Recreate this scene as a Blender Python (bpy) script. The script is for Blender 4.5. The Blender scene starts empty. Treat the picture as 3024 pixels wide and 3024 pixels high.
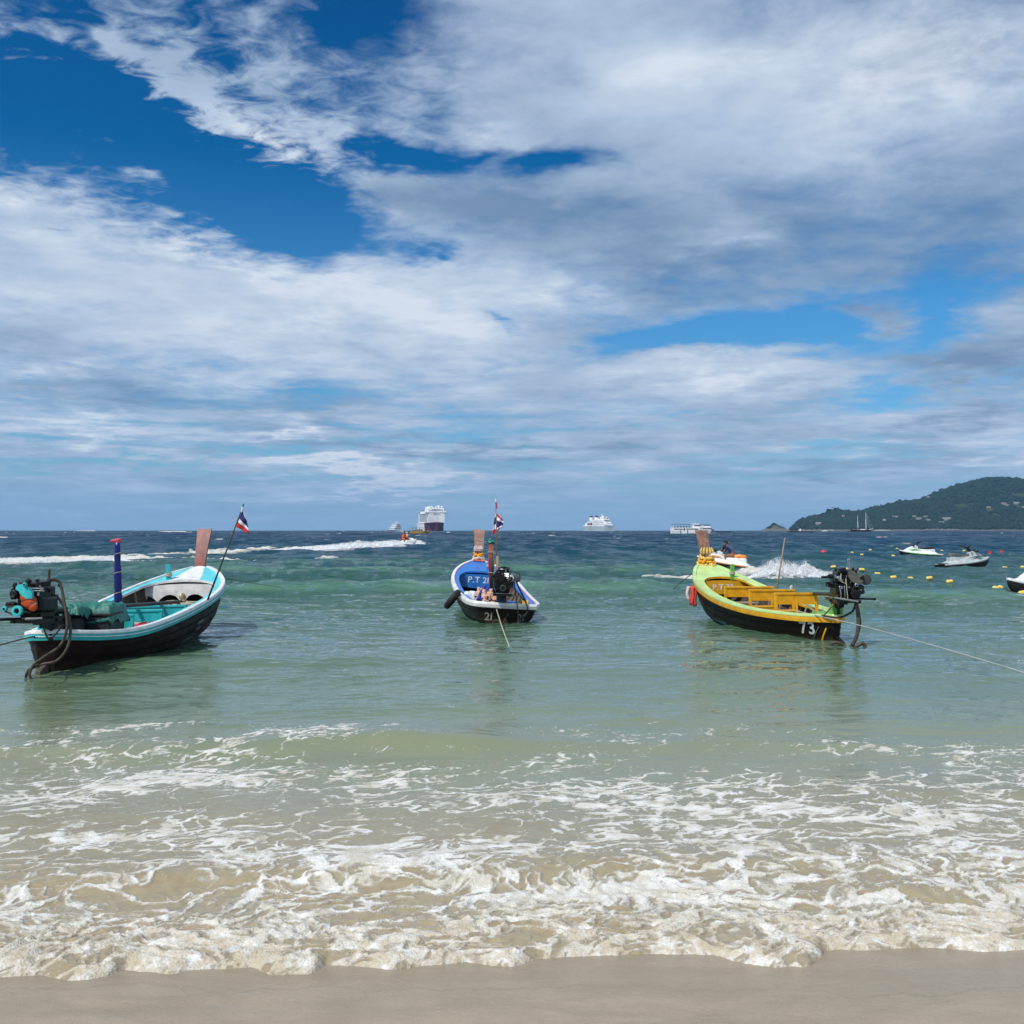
import bpy, bmesh, math, random
import numpy as np
from mathutils import Vector, Matrix

random.seed(7)
scene = bpy.context.scene
COL = scene.collection
R = math.radians

# ------------------------------------------------------------------ camera
CAM_H = 2.2
FPX = 3028.0            # focal length in pixels of the 3024 px photograph
HORIZON = 1565.5
PITCH = math.atan((HORIZON - 1512.0) / FPX)
cam_data = bpy.data.cameras.new('camera')
cam_data.sensor_width = 36.0
cam_data.lens = 36.0 * FPX / 3024.0
cam_data.clip_start = 0.05
cam_data.clip_end = 40000
cam = bpy.data.objects.new('camera', cam_data)
COL.objects.link(cam)
cam.location = (0, 0, CAM_H)
cam.rotation_euler = (R(90) + PITCH, 0, 0)
scene.camera = cam

# ------------------------------------------------------------------ render settings
scene.view_settings.view_transform = 'Standard'
scene.view_settings.look = 'None'
scene.view_settings.exposure = 0.0
scene.view_settings.gamma = 1.0
scene.view_settings.use_curve_mapping = False
scene.cycles.max_bounces = 6
scene.cycles.diffuse_bounces = 2
scene.cycles.glossy_bounces = 3
scene.cycles.transparent_max_bounces = 8
scene.cycles.volume_bounces = 0
scene.cycles.use_denoising = True

# ------------------------------------------------------------------ sun
SUN_EL, SUN_AZ = 53.0, -138.0       # degrees; azimuth measured from the view direction (+Y) towards +X
sl = bpy.data.lights.new('sun', 'SUN')
sl.energy = 3.6
sl.angle = R(0.53)
sl.color = (1.0, 0.955, 0.88)
sun = bpy.data.objects.new('sun', sl)
COL.objects.link(sun)
sd = Vector((math.sin(R(SUN_AZ)) * math.cos(R(SUN_EL)), math.cos(R(SUN_AZ)) * math.cos(R(SUN_EL)), math.sin(R(SUN_EL))))
sun.rotation_euler = (-sd).to_track_quat('-Z', 'Y').to_euler()

# ------------------------------------------------------------------ node helper
class NT:
    def __init__(self, tree):
        self.t = tree
        self.n = tree.nodes
        self.l = tree.links
    def node(self, typ, **kw):
        nd = self.n.new(typ)
        for k, v in kw.items():
            setattr(nd, k, v)
        return nd
    def put(self, sock, v):
        if v is None:
            return
        if isinstance(v, bpy.types.NodeSocket):
            self.l.new(v, sock)
        else:
            if isinstance(v, (tuple, list)) and len(v) == 3 and sock.type == 'RGBA':
                v = (*v, 1)
            sock.default_value = v
    def math(self, op, a, b=None, c=None, clamp=False):
        nd = self.node('ShaderNodeMath', operation=op, use_clamp=clamp)
        self.put(nd.inputs[0], a); self.put(nd.inputs[1], b); self.put(nd.inputs[2], c)
        return nd.outputs[0]
    def mix(self, f, a, b, blend='MIX'):
        nd = self.node('ShaderNodeMix', data_type='RGBA', blend_type=blend)
        self.put(nd.inputs[0], f); self.put(nd.inputs[6], a); self.put(nd.inputs[7], b)
        return nd.outputs[2]
    def noise(self, vec, scale=5.0, detail=4.0, rough=0.5, dist=0.0, lac=2.0):
        nd = self.node('ShaderNodeTexNoise')
        self.put(nd.inputs['Vector'], vec)
        nd.inputs['Scale'].default_value = scale
        nd.inputs['Detail'].default_value = detail
        nd.inputs['Roughness'].default_value = rough
        nd.inputs['Lacunarity'].default_value = lac
        nd.inputs['Distortion'].default_value = dist
        return nd.outputs[0]
    def smooth(self, v, lo, hi, a=0.0, b=1.0):
        nd = self.node('ShaderNodeMapRange', interpolation_type='SMOOTHSTEP')
        self.put(nd.inputs[0], v)
        nd.inputs[1].default_value = lo; nd.inputs[2].default_value = hi
        nd.inputs[3].default_value = a; nd.inputs[4].default_value = b
        return nd.outputs[0]
    def ramp(self, v, stops):
        nd = self.node('ShaderNodeValToRGB')
        cr = nd.color_ramp
        while len(cr.elements) < len(stops):
            cr.elements.new(0.5)
        for e, (p, c) in zip(cr.elements, stops):
            e.position = p
            e.color = (*c, 1) if len(c) == 3 else c
        self.put(nd.inputs[0], v)
        return nd.outputs[0]
    def xyz(self, v):
        nd = self.node('ShaderNodeSeparateXYZ')
        self.put(nd.inputs[0], v)
        return nd.outputs
    def cxyz(self, x, y, z):
        nd = self.node('ShaderNodeCombineXYZ')
        self.put(nd.inputs[0], x); self.put(nd.inputs[1], y); self.put(nd.inputs[2], z)
        return nd.outputs[0]
    def mapping(self, v, loc=(0, 0, 0), rot=(0, 0, 0), scale=(1, 1, 1), typ='POINT'):
        nd = self.node('ShaderNodeMapping', vector_type=typ)
        self.put(nd.inputs[0], v)
        nd.inputs[1].default_value = loc; nd.inputs[2].default_value = rot; nd.inputs[3].default_value = scale
        return nd.outputs[0]

def lin(r, g, b):
    """sRGB 0-255 to linear"""
    f = lambda c: (c / 12.92) if c <= 0.04045 else ((c + 0.055) / 1.055) ** 2.4
    return tuple(f(v / 255.0) for v in (r, g, b))

# ------------------------------------------------------------------ world: sky and clouds
world = bpy.data.worlds.new('World')
scene.world = world
world.use_nodes = True
world.cycles.sampling_method = 'MANUAL'
world.cycles.sample_map_resolution = 256
w = NT(world.node_tree)
w.n.clear()
wout = w.node('ShaderNodeOutputWorld')
bg = w.node('ShaderNodeBackground')
SKY_STRENGTH = 0.1
bg.inputs[1].default_value = SKY_STRENGTH
w.l.new(bg.outputs[0], wout.inputs[0])
sky = w.node('ShaderNodeTexSky', sky_type='NISHITA')
sky.sun_disc = False
sky.sun_elevation = R(SUN_EL)
sky.sun_rotation = R(SUN_AZ)
sky.air_density = 1.0
sky.dust_density = 0.6
sky.ozone_density = 2.0
tc = w.node('ShaderNodeTexCoord')
D = tc.outputs['Generated']
dx, dy, dz = w.xyz(D)
AZ = w.math('ARCTAN2', dx, dy)
EL = w.math('ARCSINE', dz)
UV = w.cxyz(AZ, EL, 0.0)
# the clouds lie in a flat layer overhead, so they flatten into streaks towards the horizon
zc = w.math('ADD', w.math('MAXIMUM', dz, 0.0), 0.10)
PL = w.cxyz(w.math('DIVIDE', dx, zc), w.math('DIVIDE', dy, zc), 0.0)
K = 1932.0 / 3024.0
def blob(cx, cy, rx, ry, rot=0.0, quad=True):
    """soft elliptical patch of sky centred on an azimuth / elevation"""
    a = math.atan((cx / K - 1512) / FPX)
    e = math.atan((HORIZON - cy / K) / math.hypot(FPX, cx / K - 1512))
    m = w.mapping(UVW, (a, e, 0), (0, 0, R(rot)), (rx / K / FPX, ry / K / FPX, 1), 'TEXTURE')
    g = w.node('ShaderNodeTexGradient', gradient_type='QUADRATIC_SPHERE' if quad else 'SPHERICAL')
    w.l.new(m, g.inputs[0])
    return g.outputs['Fac']
# warp the patches so that none reads as an ellipse
n1 = w.node('ShaderNodeTexNoise'); w.put(n1.inputs['Vector'], PL)
n1.inputs['Scale'].default_value = 1.5; n1.inputs['Detail'].default_value = 5; n1.inputs['Roughness'].default_value = 0.6
cc = w.node('ShaderNodeVectorMath', operation='SUBTRACT'); w.l.new(n1.outputs['Color'], cc.inputs[0]); cc.inputs[1].default_value = (0.5, 0.5, 0.5)
vm = w.node('ShaderNodeVectorMath', operation='MULTIPLY'); w.l.new(cc.outputs[0], vm.inputs[0]); vm.inputs[1].default_value = (0.30, 0.12, 0.0)
va = w.node('ShaderNodeVectorMath', operation='ADD'); w.l.new(UV, va.inputs[0]); w.l.new(vm.outputs[0], va.inputs[1])
UVW = va.outputs[0]
def total(items, base):
    acc = base
    for it in items:
        acc = w.math('MULTIPLY_ADD', blob(*it[1:]), it[0], acc)
    return acc
big = w.noise(PL, 1.1, 8.0, 0.55, 0.35)
fine = w.noise(w.mapping(PL, (3, 7, 1)), 6.0, 7.0, 0.62, 0.3)
dapple = w.noise(w.mapping(PL, (9, 2, 1), (0, 0, 0.5), (1.0, 1.3, 1.0)), 13.0, 5.0, 0.6, 0.5)
lowf = w.smooth(dz, 0.0, 0.10)
COVER = [
    (-2.15, 150, 170, 660, 320, -14), (-1.7, 640, 50, 360, 190, 0), (-1.7, 520, 370, 380, 150, -20), (-0.8, 520, 210, 330, 160, 0),
    (-1.7, 740, 258, 230, 62, -8), (-1.7, 1040, 302, 210, 62, 4), (-1.0, 900, 270, 160, 40, 10), (0.7, 1000, 255, 60, 26, 30), (-1.0, 620, 430, 200, 80, -20), (-1.0, 820, 495, 95, 42, -10), (-0.7, 960, 620, 70, 40, 0),
    (-1.9, 1260, 640, 330, 95, 6), (-1.5, 1520, 610, 330, 110, 6), (-1.3, 1800, 560, 260, 170, 30), (-0.9, 1700, 720, 360, 60, 0),
    (-0.9, 180, 862, 420, 26, 0), (-0.8, 560, 870, 300, 20, 0), (-0.6, 60, 725, 90, 26, 0), (-0.5, 560, 765, 260, 36, 0),
    (1.5, 430, 195, 300, 120, -16), (1.0, 330, 110, 170, 90, -40), (0.9, 560, 130, 160, 60, 10), (0.7, 480, 60, 60, 70, 20), (0.5, 220, 250, 160, 40, 20), (0.9, 590, 200, 220, 70, 8), (1.0, 60, 28, 90, 55, 30), (0.9, 160, 50, 70, 60, -40), (0.8, 262, 55, 50, 60, 0), (0.7, 110, 90, 120, 50, 0),
    (0.8, 262, 322, 60, 28, 15), (0.6, 560, 75, 90, 70, 20), (0.9, 700, 330, 330, 60, -12),
    (0.9, 1650, 600, 150, 42, 4), (0.9, 1880, 660, 190, 80, 8), (0.5, 1830, 780, 120, 30, 0),
    (0.8, 200, 480, 520, 160, -18), (0.8, 760, 590, 460, 120, -10), (1.1, 1350, 720, 520, 80, 0), (0.6, 1300, 200, 620, 260, 0),
    (0.5, 700, 905, 420, 26, 0), (0.5, 1500, 820, 520, 40, 0), (-0.5, 1000, 975, 1400, 40, 0),
]
cover = total(COVER, 0.62)
cover = w.math('MULTIPLY_ADD', w.math('SUBTRACT', big, 0.5), 1.6, cover)
cover = w.math('MULTIPLY_ADD', w.math('SUBTRACT', fine, 0.5), 1.0, cover)
dapm = w.math('MULTIPLY', blob(330, 190, 760, 400, -10), 5.0)
cover = w.math('MULTIPLY_ADD', w.math('SUBTRACT', dapple, 0.5), w.math('ADD', dapm, 0.12), cover)
streak = w.noise(w.cxyz(w.math('MULTIPLY', AZ, 5.0), w.math('MULTIPLY', EL, 90.0), 0.0), 1.0, 6.0, 0.6, 0.6)
lowb = w.math('MULTIPLY', w.smooth(EL, 0.0, 0.05, 0.3, 1.0), w.smooth(EL, 0.06, 0.17, 1.0, 0.0))
cover = w.math('MULTIPLY_ADD', w.math('SUBTRACT', streak, 0.52), w.math('MULTIPLY', lowb, 2.2), cover)
alpha = w.smooth(cover, -0.25, 0.85)
BRIGHT = [
    (0.55, 60, 360, 420, 110, -22), (0.55, 430, 500, 470, 110, -16), (0.50, 800, 590, 400, 110, -12), (0.35, 1050, 560, 260, 60, 0),
    (0.50, 1750, 90, 520, 190, 0), (0.35, 1250, 120, 420, 120, 10), (0.45, 900, 210, 220, 60, -15), (0.35, 1320, 470, 260, 60, 0), (0.45, 1350, 720, 420, 55, 0),
    (0.60, 190, 805, 140, 26, 0), (0.55, 560, 820, 170, 24, 0), (0.7, 700, 900, 420, 26, 0), (0.35, 1700, 840, 400, 30, 0), (0.35, 100, 700, 300, 50, 0),
    (0.5, 480, 210, 260, 80, -10), (0.4, 60, 28, 100, 60, 0),
    (-0.8, 980, 400, 460, 110, -12), (-0.65, 1230, 510, 420, 100, 0), (-0.55, 1500, 420, 460, 170, 0), (-0.55, 1880, 470, 330, 300, 0), (-0.45, 300, 470, 420, 60, -14), (0.4, 1330, 470, 230, 50, 0), (-0.4, 720, 360, 300, 60, -10),
    (-0.5, 1650, 600, 170, 60, 0), (-0.55, 1880, 670, 240, 100, 0), (0.35, 350, 600, 800, 200, -10), (-0.2, 150, 690, 420, 60, -10), (-0.6, 400, 760, 700, 50, 0), (-0.6, 900, 850, 800, 34, 0), (-0.5, 1500, 880, 500, 40, 0),
    (-0.4, 1830, 780, 160, 40, 0), (-0.25, 300, 900, 330, 30, 0), (-0.2, 1850, 350, 300, 200, 0),
]
br = total(BRIGHT, 0.56)
big2 = w.noise(w.mapping(PL, (5, 1, 3)), 1.7, 7.0, 0.55, 0.5)
br = w.math('MULTIPLY_ADD', w.math('SUBTRACT', big2, 0.5), 1.1, br)
br = w.math('MULTIPLY_ADD', w.math('SUBTRACT', fine, 0.5), 0.42, br)
br = w.math('MULTIPLY_ADD', w.math('SUBTRACT', dapple, 0.5), 0.18, br)
br = w.math('MULTIPLY_ADD', w.math('SUBTRACT', streak, 0.5), w.math('MULTIPLY', lowb, 0.95), br)
S = 1.0 / SKY_STRENGTH
sc3 = lambda c, k=1.0: tuple(v * S * k for v in c)
cloud = w.ramp(w.math('MULTIPLY', br, 1.0, clamp=True), [
    (0.0, lin(118, 146, 180)), (0.30, lin(144, 168, 196)), (0.60, lin(170, 191, 217)), (0.85, lin(197, 212, 231)), (1.0, lin(216, 226, 239))])
cloudS = w.node('ShaderNodeVectorMath', operation='SCALE'); w.l.new(cloud, cloudS.inputs[0]); cloudS.inputs[3].default_value = S
# clear sky: the Nishita colour pulled towards the deep polarised blue of the photograph
elr = w.math('DIVIDE', EL, R(90), clamp=True)
tint = w.ramp(elr, [(0.0, (0.50, 0.82, 1.20)), (0.05, (0.42, 0.80, 1.10)), (0.13, (0.28, 0.80, 1.16)), (0.22, (0.012, 0.48, 0.86)), (0.32, (0.002, 0.40, 0.78)), (1.0, (0.004, 0.36, 0.70))])
clear = w.mix(1.0, sky.outputs[0], tint, 'MULTIPLY')
CLEAR_SC = w.node('ShaderNodeVectorMath', operation='SCALE'); w.l.new(clear, CLEAR_SC.inputs[0]); CLEAR_SC.inputs[3].default_value = 1.0
skyc = w.mix(alpha, CLEAR_SC.outputs[0], cloudS.outputs[0])
# pale air near the horizon
hz = w.smooth(dz, -0.01, 0.085, 0.85, 0.0)
skyc = w.mix(hz, skyc, sc3(lin(132, 170, 208)))
w.l.new(skyc, bg.inputs[0])
# ------------------------------------------------------------------ measuring helper: where a photo pixel meets a level plane
CP, SP = math.cos(PITCH), math.sin(PITCH)
def ray(px, py):
    u, v = (px - 1512.0) / FPX, -(py - 1512.0) / FPX
    return Vector((u, CP - v * SP, SP + v * CP))
def at_z(px, py, z=0.0):
    r = ray(px, py)
    t = (z - CAM_H) / r.z
    return Vector((r.x * t, r.y * t, z))
def at_y(px, py, y):
    r = ray(px, py)
    t = y / r.y
    return Vector((r.x * t, y, CAM_H + r.z * t))

# ------------------------------------------------------------------ object helpers
def tag(o, label=None, cat=None, group=None, kind=None):
    if label: o['label'] = label
    if cat: o['category'] = cat
    if group: o['group'] = group
    if kind: o['kind'] = kind
    return o
def empty(name, loc=(0, 0, 0), rz=0.0, label=None, cat=None, group=None, rx=0.0, ry=0.0):
    o = bpy.data.objects.new(name, None)
    COL.objects.link(o)
    o.location = loc
    o.rotation_euler = (rx, ry, rz)
    o.empty_display_size = 0.1
    return tag(o, label, cat, group)
def link_mesh(name, me, mat=None, parent=None, smooth=False):
    if mat is not None:
        for m in (mat if isinstance(mat, (list, tuple)) else [mat]):
            me.materials.append(m)
    if smooth:
        me.polygons.foreach_set('use_smooth', [True] * len(me.polygons))
    o = bpy.data.objects.new(name, me)
    COL.objects.link(o)
    if parent is not None:
        o.parent = parent
    return o
def copy_tree(o, parent=None):
    c = o.copy()
    COL.objects.link(c)
    if parent is not None:
        c.parent = parent
    for ch in list(o.children):
        copy_tree(ch, c)
    return c

class MB:
    """collects shapes, then links them as one mesh object"""
    def __init__(self):
        self.v = []; self.f = []; self.mi = []
    def add(self, vs, fs, mi=0):
        b = len(self.v)
        self.v += [tuple(p) for p in vs]
        self.f += [tuple(i + b for i in f) for f in fs]
        self.mi += [mi] * len(fs)
        return self
    def box(self, c, s, rot=None, mi=0, taper=1.0, bev=0.0):
        """centre, full size; optional rotation matrix; bevelled along its edges when bev > 0"""
        hx, hy, hz = s[0] / 2, s[1] / 2, s[2] / 2
        if bev > 0:
            bev = min(bev, hx * .9, hy * .9, hz * .9)
            bm = bmesh.new()
            bmesh.ops.create_cube(bm, size=1.0)
            for vv in bm.verts:
                vv.co = Vector((vv.co.x * s[0], vv.co.y * s[1], vv.co.z * s[2]))
            bmesh.ops.bevel(bm, geom=list(bm.edges), offset=bev, segments=1, affect='EDGES')
            bm.verts.index_update()
            vs = [vv.co.copy() for vv in bm.verts]
            fs = [[vv.index for vv in f.verts] for f in bm.faces]
            bm.free()
        else:
            vs = [Vector((x * hx, y * hy, z * hz)) for x in (-1, 1) for y in (-1, 1) for z in (-1, 1)]
            fs = [(0, 1, 3, 2), (4, 6, 7, 5), (0, 4, 5, 1), (2, 3, 7, 6), (0, 2, 6, 4), (1, 5, 7, 3)]
        out = []
        for p in vs:
            if taper != 1.0 and p.z > 0:
                p.x *= taper; p.y *= taper
            if rot is not None:
                p = rot @ p
            out.append(p + Vector(c))
        return self.add(out, fs, mi)
    def bar(self, a, b, w_, h_=None, mi=0, up=(0, 0, 1)):
        """rectangular bar from a to b"""
        a, b = Vector(a), Vector(b)
        h_ = h_ or w_
        d = (b - a).normalized()
        u = Vector(up)
        if abs(d.dot(u)) > 0.97:
            u = Vector((1, 0, 0))
        s = d.cross(u).normalized()
        t = s.cross(d)
        vs = []
        for p in (a, b):
            for (i, j) in ((-1, -1), (1, -1), (1, 1), (-1, 1)):
                vs.append(p + s * (i * w_ / 2) + t * (j * h_ / 2))
        return self.add(vs, [(0, 1, 2, 3)[::-1], (4, 5, 6, 7), (0, 1, 5, 4), (1, 2, 6, 5), (2, 3, 7, 6), (3, 0, 4, 7)], mi)
    def tube(self, pts, r, n=10, mi=0, caps=True):
        """round tube through points; r number or list"""
        pts = [Vector(p) for p in pts]
        m = len(pts)
        rs = r if isinstance(r, (list, tuple)) else [r] * m
        t0 = (pts[1] - pts[0]).normalized()
        u = Vector((0, 0, 1)) if abs(t0.z) < 0.9 else Vector((1, 0, 0))
        s = t0.cross(u).normalized()
        vs = []
        for i, p in enumerate(pts):
            t = (pts[min(i + 1, m - 1)] - pts[max(i - 1, 0)])
            if t.length < 1e-9: t = t0.copy()
            t.normalize()
            s = (s - t * s.dot(t))
            if s.length < 1e-6: s = t.orthogonal()
            s.normalize()
            b = t.cross(s)
            for k in range(n):
                a = 2 * math.pi * k / n
                vs.append(p + (s * math.cos(a) + b * math.sin(a)) * rs[i])
        fs = []
        for i in range(m - 1):
            for k in range(n):
                k2 = (k + 1) % n
                fs.append((i * n + k, i * n + k2, (i + 1) * n + k2, (i + 1) * n + k))
        if caps:
            fs.append(tuple(range(n))[::-1])
            fs.append(tuple((m - 1) * n + k for k in range(n)))
        return self.add(vs, fs, mi)
    def lathe(self, prof, c=(0, 0, 0), axis='Z', n=16, mi=0, rot=None):
        """profile of (radius, height)"""
        vs, fs = [], []
        for (r_, h_) in prof:
            for k in range(n):
                a = 2 * math.pi * k / n
                p = Vector((math.cos(a) * r_, math.sin(a) * r_, h_))
                if axis == 'X': p = Vector((p.z, p.x, p.y))
                elif axis == 'Y': p = Vector((p.x, p.z, -p.y))
                if rot is not None: p = rot @ p
                vs.append(p + Vector(c))
        m = len(prof)
        for i in range(m - 1):
            for k in range(n):
                k2 = (k + 1) % n
                fs.append((i * n + k, i * n + k2, (i + 1) * n + k2, (i + 1) * n + k))
        fs.append(tuple(range(n))[::-1]); fs.append(tuple((m - 1) * n + k for k in range(n)))
        return self.add(vs, fs, mi)
    def prism(self, poly, a, b, mi=0):
        """polygon of 3-D points (list) extruded by vector: a = offset start, b = offset end"""
        n = len(poly)
        a, b = Vector(a), Vector(b)
        vs = [Vector(p) + a for p in poly] + [Vector(p) + b for p in poly]
        fs = [tuple(range(n))[::-1], tuple(range(n, 2 * n))]
        for k in range(n):
            k2 = (k + 1) % n
            fs.append((k, k2, n + k2, n + k))
        return self.add(vs, fs, mi)
    def grid(self, rows, mi=0, closed=False):
        """rows of equal-length point lists"""
        m, n = len(rows), len(rows[0])
        vs = [p for r_ in rows for p in r_]
        fs = []
        for i in range(m - 1):
            for k in range(n - (0 if closed else 1)):
                k2 = (k + 1) % n
                fs.append((i * n + k, i * n + k2, (i + 1) * n + k2, (i + 1) * n + k))
        return self.add(vs, fs, mi)
    def ball(self, c, r, sub=1, mi=0, sc=(1, 1, 1), rot=None):
        vs, fs = ICO[sub]
        out = []
        for p in vs:
            q = Vector((p[0] * sc[0] * r, p[1] * sc[1] * r, p[2] * sc[2] * r))
            if rot is not None: q = rot @ q
            out.append(q + Vector(c))
        return self.add(out, fs, mi)
    def mesh(self, name='m'):
        me = bpy.data.meshes.new(name)
        me.from_pydata([tuple(p) for p in self.v], [], self.f)
        if self.mi and max(self.mi) > 0:
            me.polygons.foreach_set('material_index', self.mi)
        bm = bmesh.new(); bm.from_mesh(me)
        bmesh.ops.recalc_face_normals(bm, faces=bm.faces)
        bm.to_mesh(me); bm.free()
        me.validate()
        return me
    def build(self, name, mat, parent=None, smooth=False, auto=None):
        me = self.mesh(name)
        o = link_mesh(name, me, mat, parent, smooth)
        if auto:
            me.polygons.foreach_set('use_smooth', [True] * len(me.polygons))
            me.set_sharp_from_angle(angle=R(auto))
        return o
def _ico(sub):
    bm = bmesh.new()
    bmesh.ops.create_icosphere(bm, subdivisions=sub, radius=1.0)
    vs = [tuple(v.co) for v in bm.verts]
    fs = [tuple(v.index for v in f.verts) for f in bm.faces]
    bm.free()
    return vs, fs
ICO = {1: _ico(1), 2: _ico(2), 3: _ico(3)}

def crom(pts, n=8):
    """smooth curve through points"""
    P = [Vector(p) for p in pts]
    P = [P[0] * 2 - P[1]] + P + [P[-1] * 2 - P[-2]]
    out = []
    for i in range(1, len(P) - 2):
        for k in range(n):
            t = k / n
            a, b, c, d = P[i - 1], P[i], P[i + 1], P[i + 2]
            out.append(0.5 * ((2 * b) + (c - a) * t + (2 * a - 5 * b + 4 * c - d) * t * t + (3 * b - 3 * c + d - a) * t ** 3))
    out.append(P[-2])
    return out
def lerp_table(x, tab):
    """monotone smooth interpolation in a table of (x, value)"""
    xs = [t[0] for t in tab]
    if x <= xs[0]: return tab[0][1]
    if x >= xs[-1]: return tab[-1][1]
    for i in range(len(tab) - 1):
        if xs[i] <= x <= xs[i + 1]:
            x0, y0 = tab[i]; x1, y1 = tab[i + 1]
            h = x1 - x0
            m0 = ((y1 - tab[i - 1][1]) / (x1 - tab[i - 1][0])) if i > 0 else (y1 - y0) / h
            m1 = ((tab[i + 2][1] - y0) / (tab[i + 2][0] - x0)) if i + 2 < len(tab) else (y1 - y0) / h
            t = (x - x0) / h
            return (2 * t ** 3 - 3 * t * t + 1) * y0 + (t ** 3 - 2 * t * t + t) * h * m0 + (-2 * t ** 3 + 3 * t * t) * y1 + (t ** 3 - t * t) * h * m1

# ------------------------------------------------------------------ numpy noise
def _h(ix, iy, seed):
    n = (ix.astype(np.int64) * 374761393 + iy.astype(np.int64) * 668265263 + seed * 1442695041) & 0xFFFFFFFF
    n = ((n ^ (n >> 13)) * 1274126177) & 0xFFFFFFFF
    n = ((n ^ (n >> 16)) * 2246822519) & 0xFFFFFFFF
    return ((n ^ (n >> 15)) & 0xFFFFFF).astype(np.float32) / np.float32(0xFFFFFF)
def perlin(x, y, seed=0):
    ix, iy = np.floor(x), np.floor(y)
    fx, fy = x - ix, y - iy
    ux, uy = fx * fx * fx * (fx * (fx * 6 - 15) + 10), fy * fy * fy * (fy * (fy * 6 - 15) + 10)
    def g(ox, oy):
        a = _h(ix + ox, iy + oy, seed) * 2 * np.pi
        return np.cos(a) * (fx - ox) + np.sin(a) * (fy - oy)
    a, b, c, d = g(0, 0), g(1, 0), g(0, 1), g(1, 1)
    return (a + (b - a) * ux) * (1 - uy) + (c + (d - c) * ux) * uy
def fbm(x, y, octv=4, seed=0, gain=0.5, lac=2.03):
    s = 0; a = 1.0
    for o in range(octv):
        s = s + a * perlin(x, y, seed + o * 17)
        x = x * lac + 13.7; y = y * lac + 5.3
        a *= gain
    return s
def worley(x, y, seed=0):
    ix, iy = np.floor(x), np.floor(y)
    f1 = np.full(x.shape, 9.0); f2 = np.full(x.shape, 9.0)
    for ox in (-1, 0, 1):
        for oy in (-1, 0, 1):
            cx, cy = ix + ox, iy + oy
            px = cx + _h(cx, cy, seed); py = cy + _h(cx, cy, seed + 99)
            d = np.hypot(px - x, py - y)
            f2 = np.minimum(f2, np.maximum(f1, d))
            f1 = np.minimum(f1, d)
    return f1, f2
def sstep(a, b, x):
    t = np.clip((x - a) / (b - a), 0, 1)
    return t * t * (3 - 2 * t)

# ------------------------------------------------------------------ materials
def new_mat(name):
    m = bpy.data.materials.new(name)
    m.use_nodes = True
    t = NT(m.node_tree)
    p = m.node_tree.nodes.get('Principled BSDF')
    return m, t, p
_mats = {}
def paint(name, col, rough=0.45, wear=0.25, metal=0.0, spec=0.5, scale=6.0, bump=0.15, dirt=(0.16, 0.13, 0.10), stretch=(1, 1, 1)):
    """painted or worn surface: slight tone changes, worn spots and fine unevenness"""
    if name in _mats: return _mats[name]
    m, t, p = new_mat(name)
    oc = t.node('ShaderNodeTexCoord').outputs['Object']
    v = t.mapping(oc, scale=stretch)
    n = t.noise(v, scale, 6, 0.6, 0.2)
    n2 = t.noise(v, scale * 5.5, 5, 0.7)
    tone = t.smooth(n, 0.3, 0.7, 0.82, 1.12)
    base = t.node('ShaderNodeVectorMath', operation='SCALE'); t.put(base.inputs[0], tuple(col)); t.l.new(tone, base.inputs[3])
    wm = t.smooth(t.math('ADD', t.math('MULTIPLY', n, 0.55), t.math('MULTIPLY', n2, 0.45)), 0.56, 0.68)
    c = t.mix(t.math('MULTIPLY', wm, wear), base.outputs[0], dirt)
    t.l.new(c, p.inputs['Base Color'])
    t.l.new(t.smooth(n2, 0.3, 0.7, rough * 0.8, min(1, rough * 1.25)), p.inputs['Roughness'])
    p.inputs['Metallic'].default_value = metal
    p.inputs['Specular IOR Level'].default_value = spec
    if bump:
        b = t.node('ShaderNodeBump'); b.inputs['Strength'].default_value = bump; b.inputs['Distance'].default_value = 0.01
        t.l.new(n2, b.inputs['Height']); t.l.new(b.outputs[0], p.inputs['Normal'])
    _mats[name] = m
    return m
def wood(name, col, dark, rough=0.6, scale=3.0, stretch=(1, 14, 14), bump=0.3):
    if name in _mats: return _mats[name]
    m, t, p = new_mat(name)
    oc = t.node('ShaderNodeTexCoord').outputs['Object']
    v = t.mapping(oc, scale=stretch)
    n = t.noise(v, scale, 6, 0.65, 0.6)
    n2 = t.noise(oc, 4.0, 5, 0.6)
    c = t.mix(t.smooth(n, 0.35, 0.65), dark, col)
    c = t.mix(t.smooth(n2, 0.45, 0.7, 0, 0.5), c, tuple(v * 0.55 for v in col))
    t.l.new(c, p.inputs['Base Color'])
    p.inputs['Roughness'].default_value = rough
    b = t.node('ShaderNodeBump'); b.inputs['Strength'].default_value = bump; b.inputs['Distance'].default_value = 0.004
    t.l.new(n, b.inputs['Height']); t.l.new(b.outputs[0], p.inputs['Normal'])
    _mats[name] = m
    return m
# ================================================================== beach and sea
EDGE = [(-900, 2930), (-300, 2900), (0, 2891), (117, 2883), (207, 2905), (313, 2892), (360, 2866), (509, 2880), (548, 2865), (736, 2853), (798, 2882),
        (923, 2878), (963, 2845), (1111, 2858), (1166, 2865), (1283, 2845), (1377, 2836), (1512, 2853), (1590, 2823), (1747, 2814), (1903, 2806),
        (2107, 2808), (2177, 2837), (2295, 2853), (2396, 2849), (2424, 2826), (2432, 2796), (2475, 2787), (2569, 2790), (2764, 2783), (2905, 2798), (3024, 2787),
        (3400, 2800), (4000, 2780)]
_e = [at_z(a, b, 0.02) for a, b in EDGE]
_ex = np.array([p.x for p in _e]); _ey = np.array([p.y for p in _e])
def sand_z(y):
    near = 0.085 * (5.35 - y)
    return np.where(y < 5.35, near, near * 1.0 - 0.012 * np.maximum(y - 9, 0) * 0) .clip(-6, 1.2)
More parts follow.
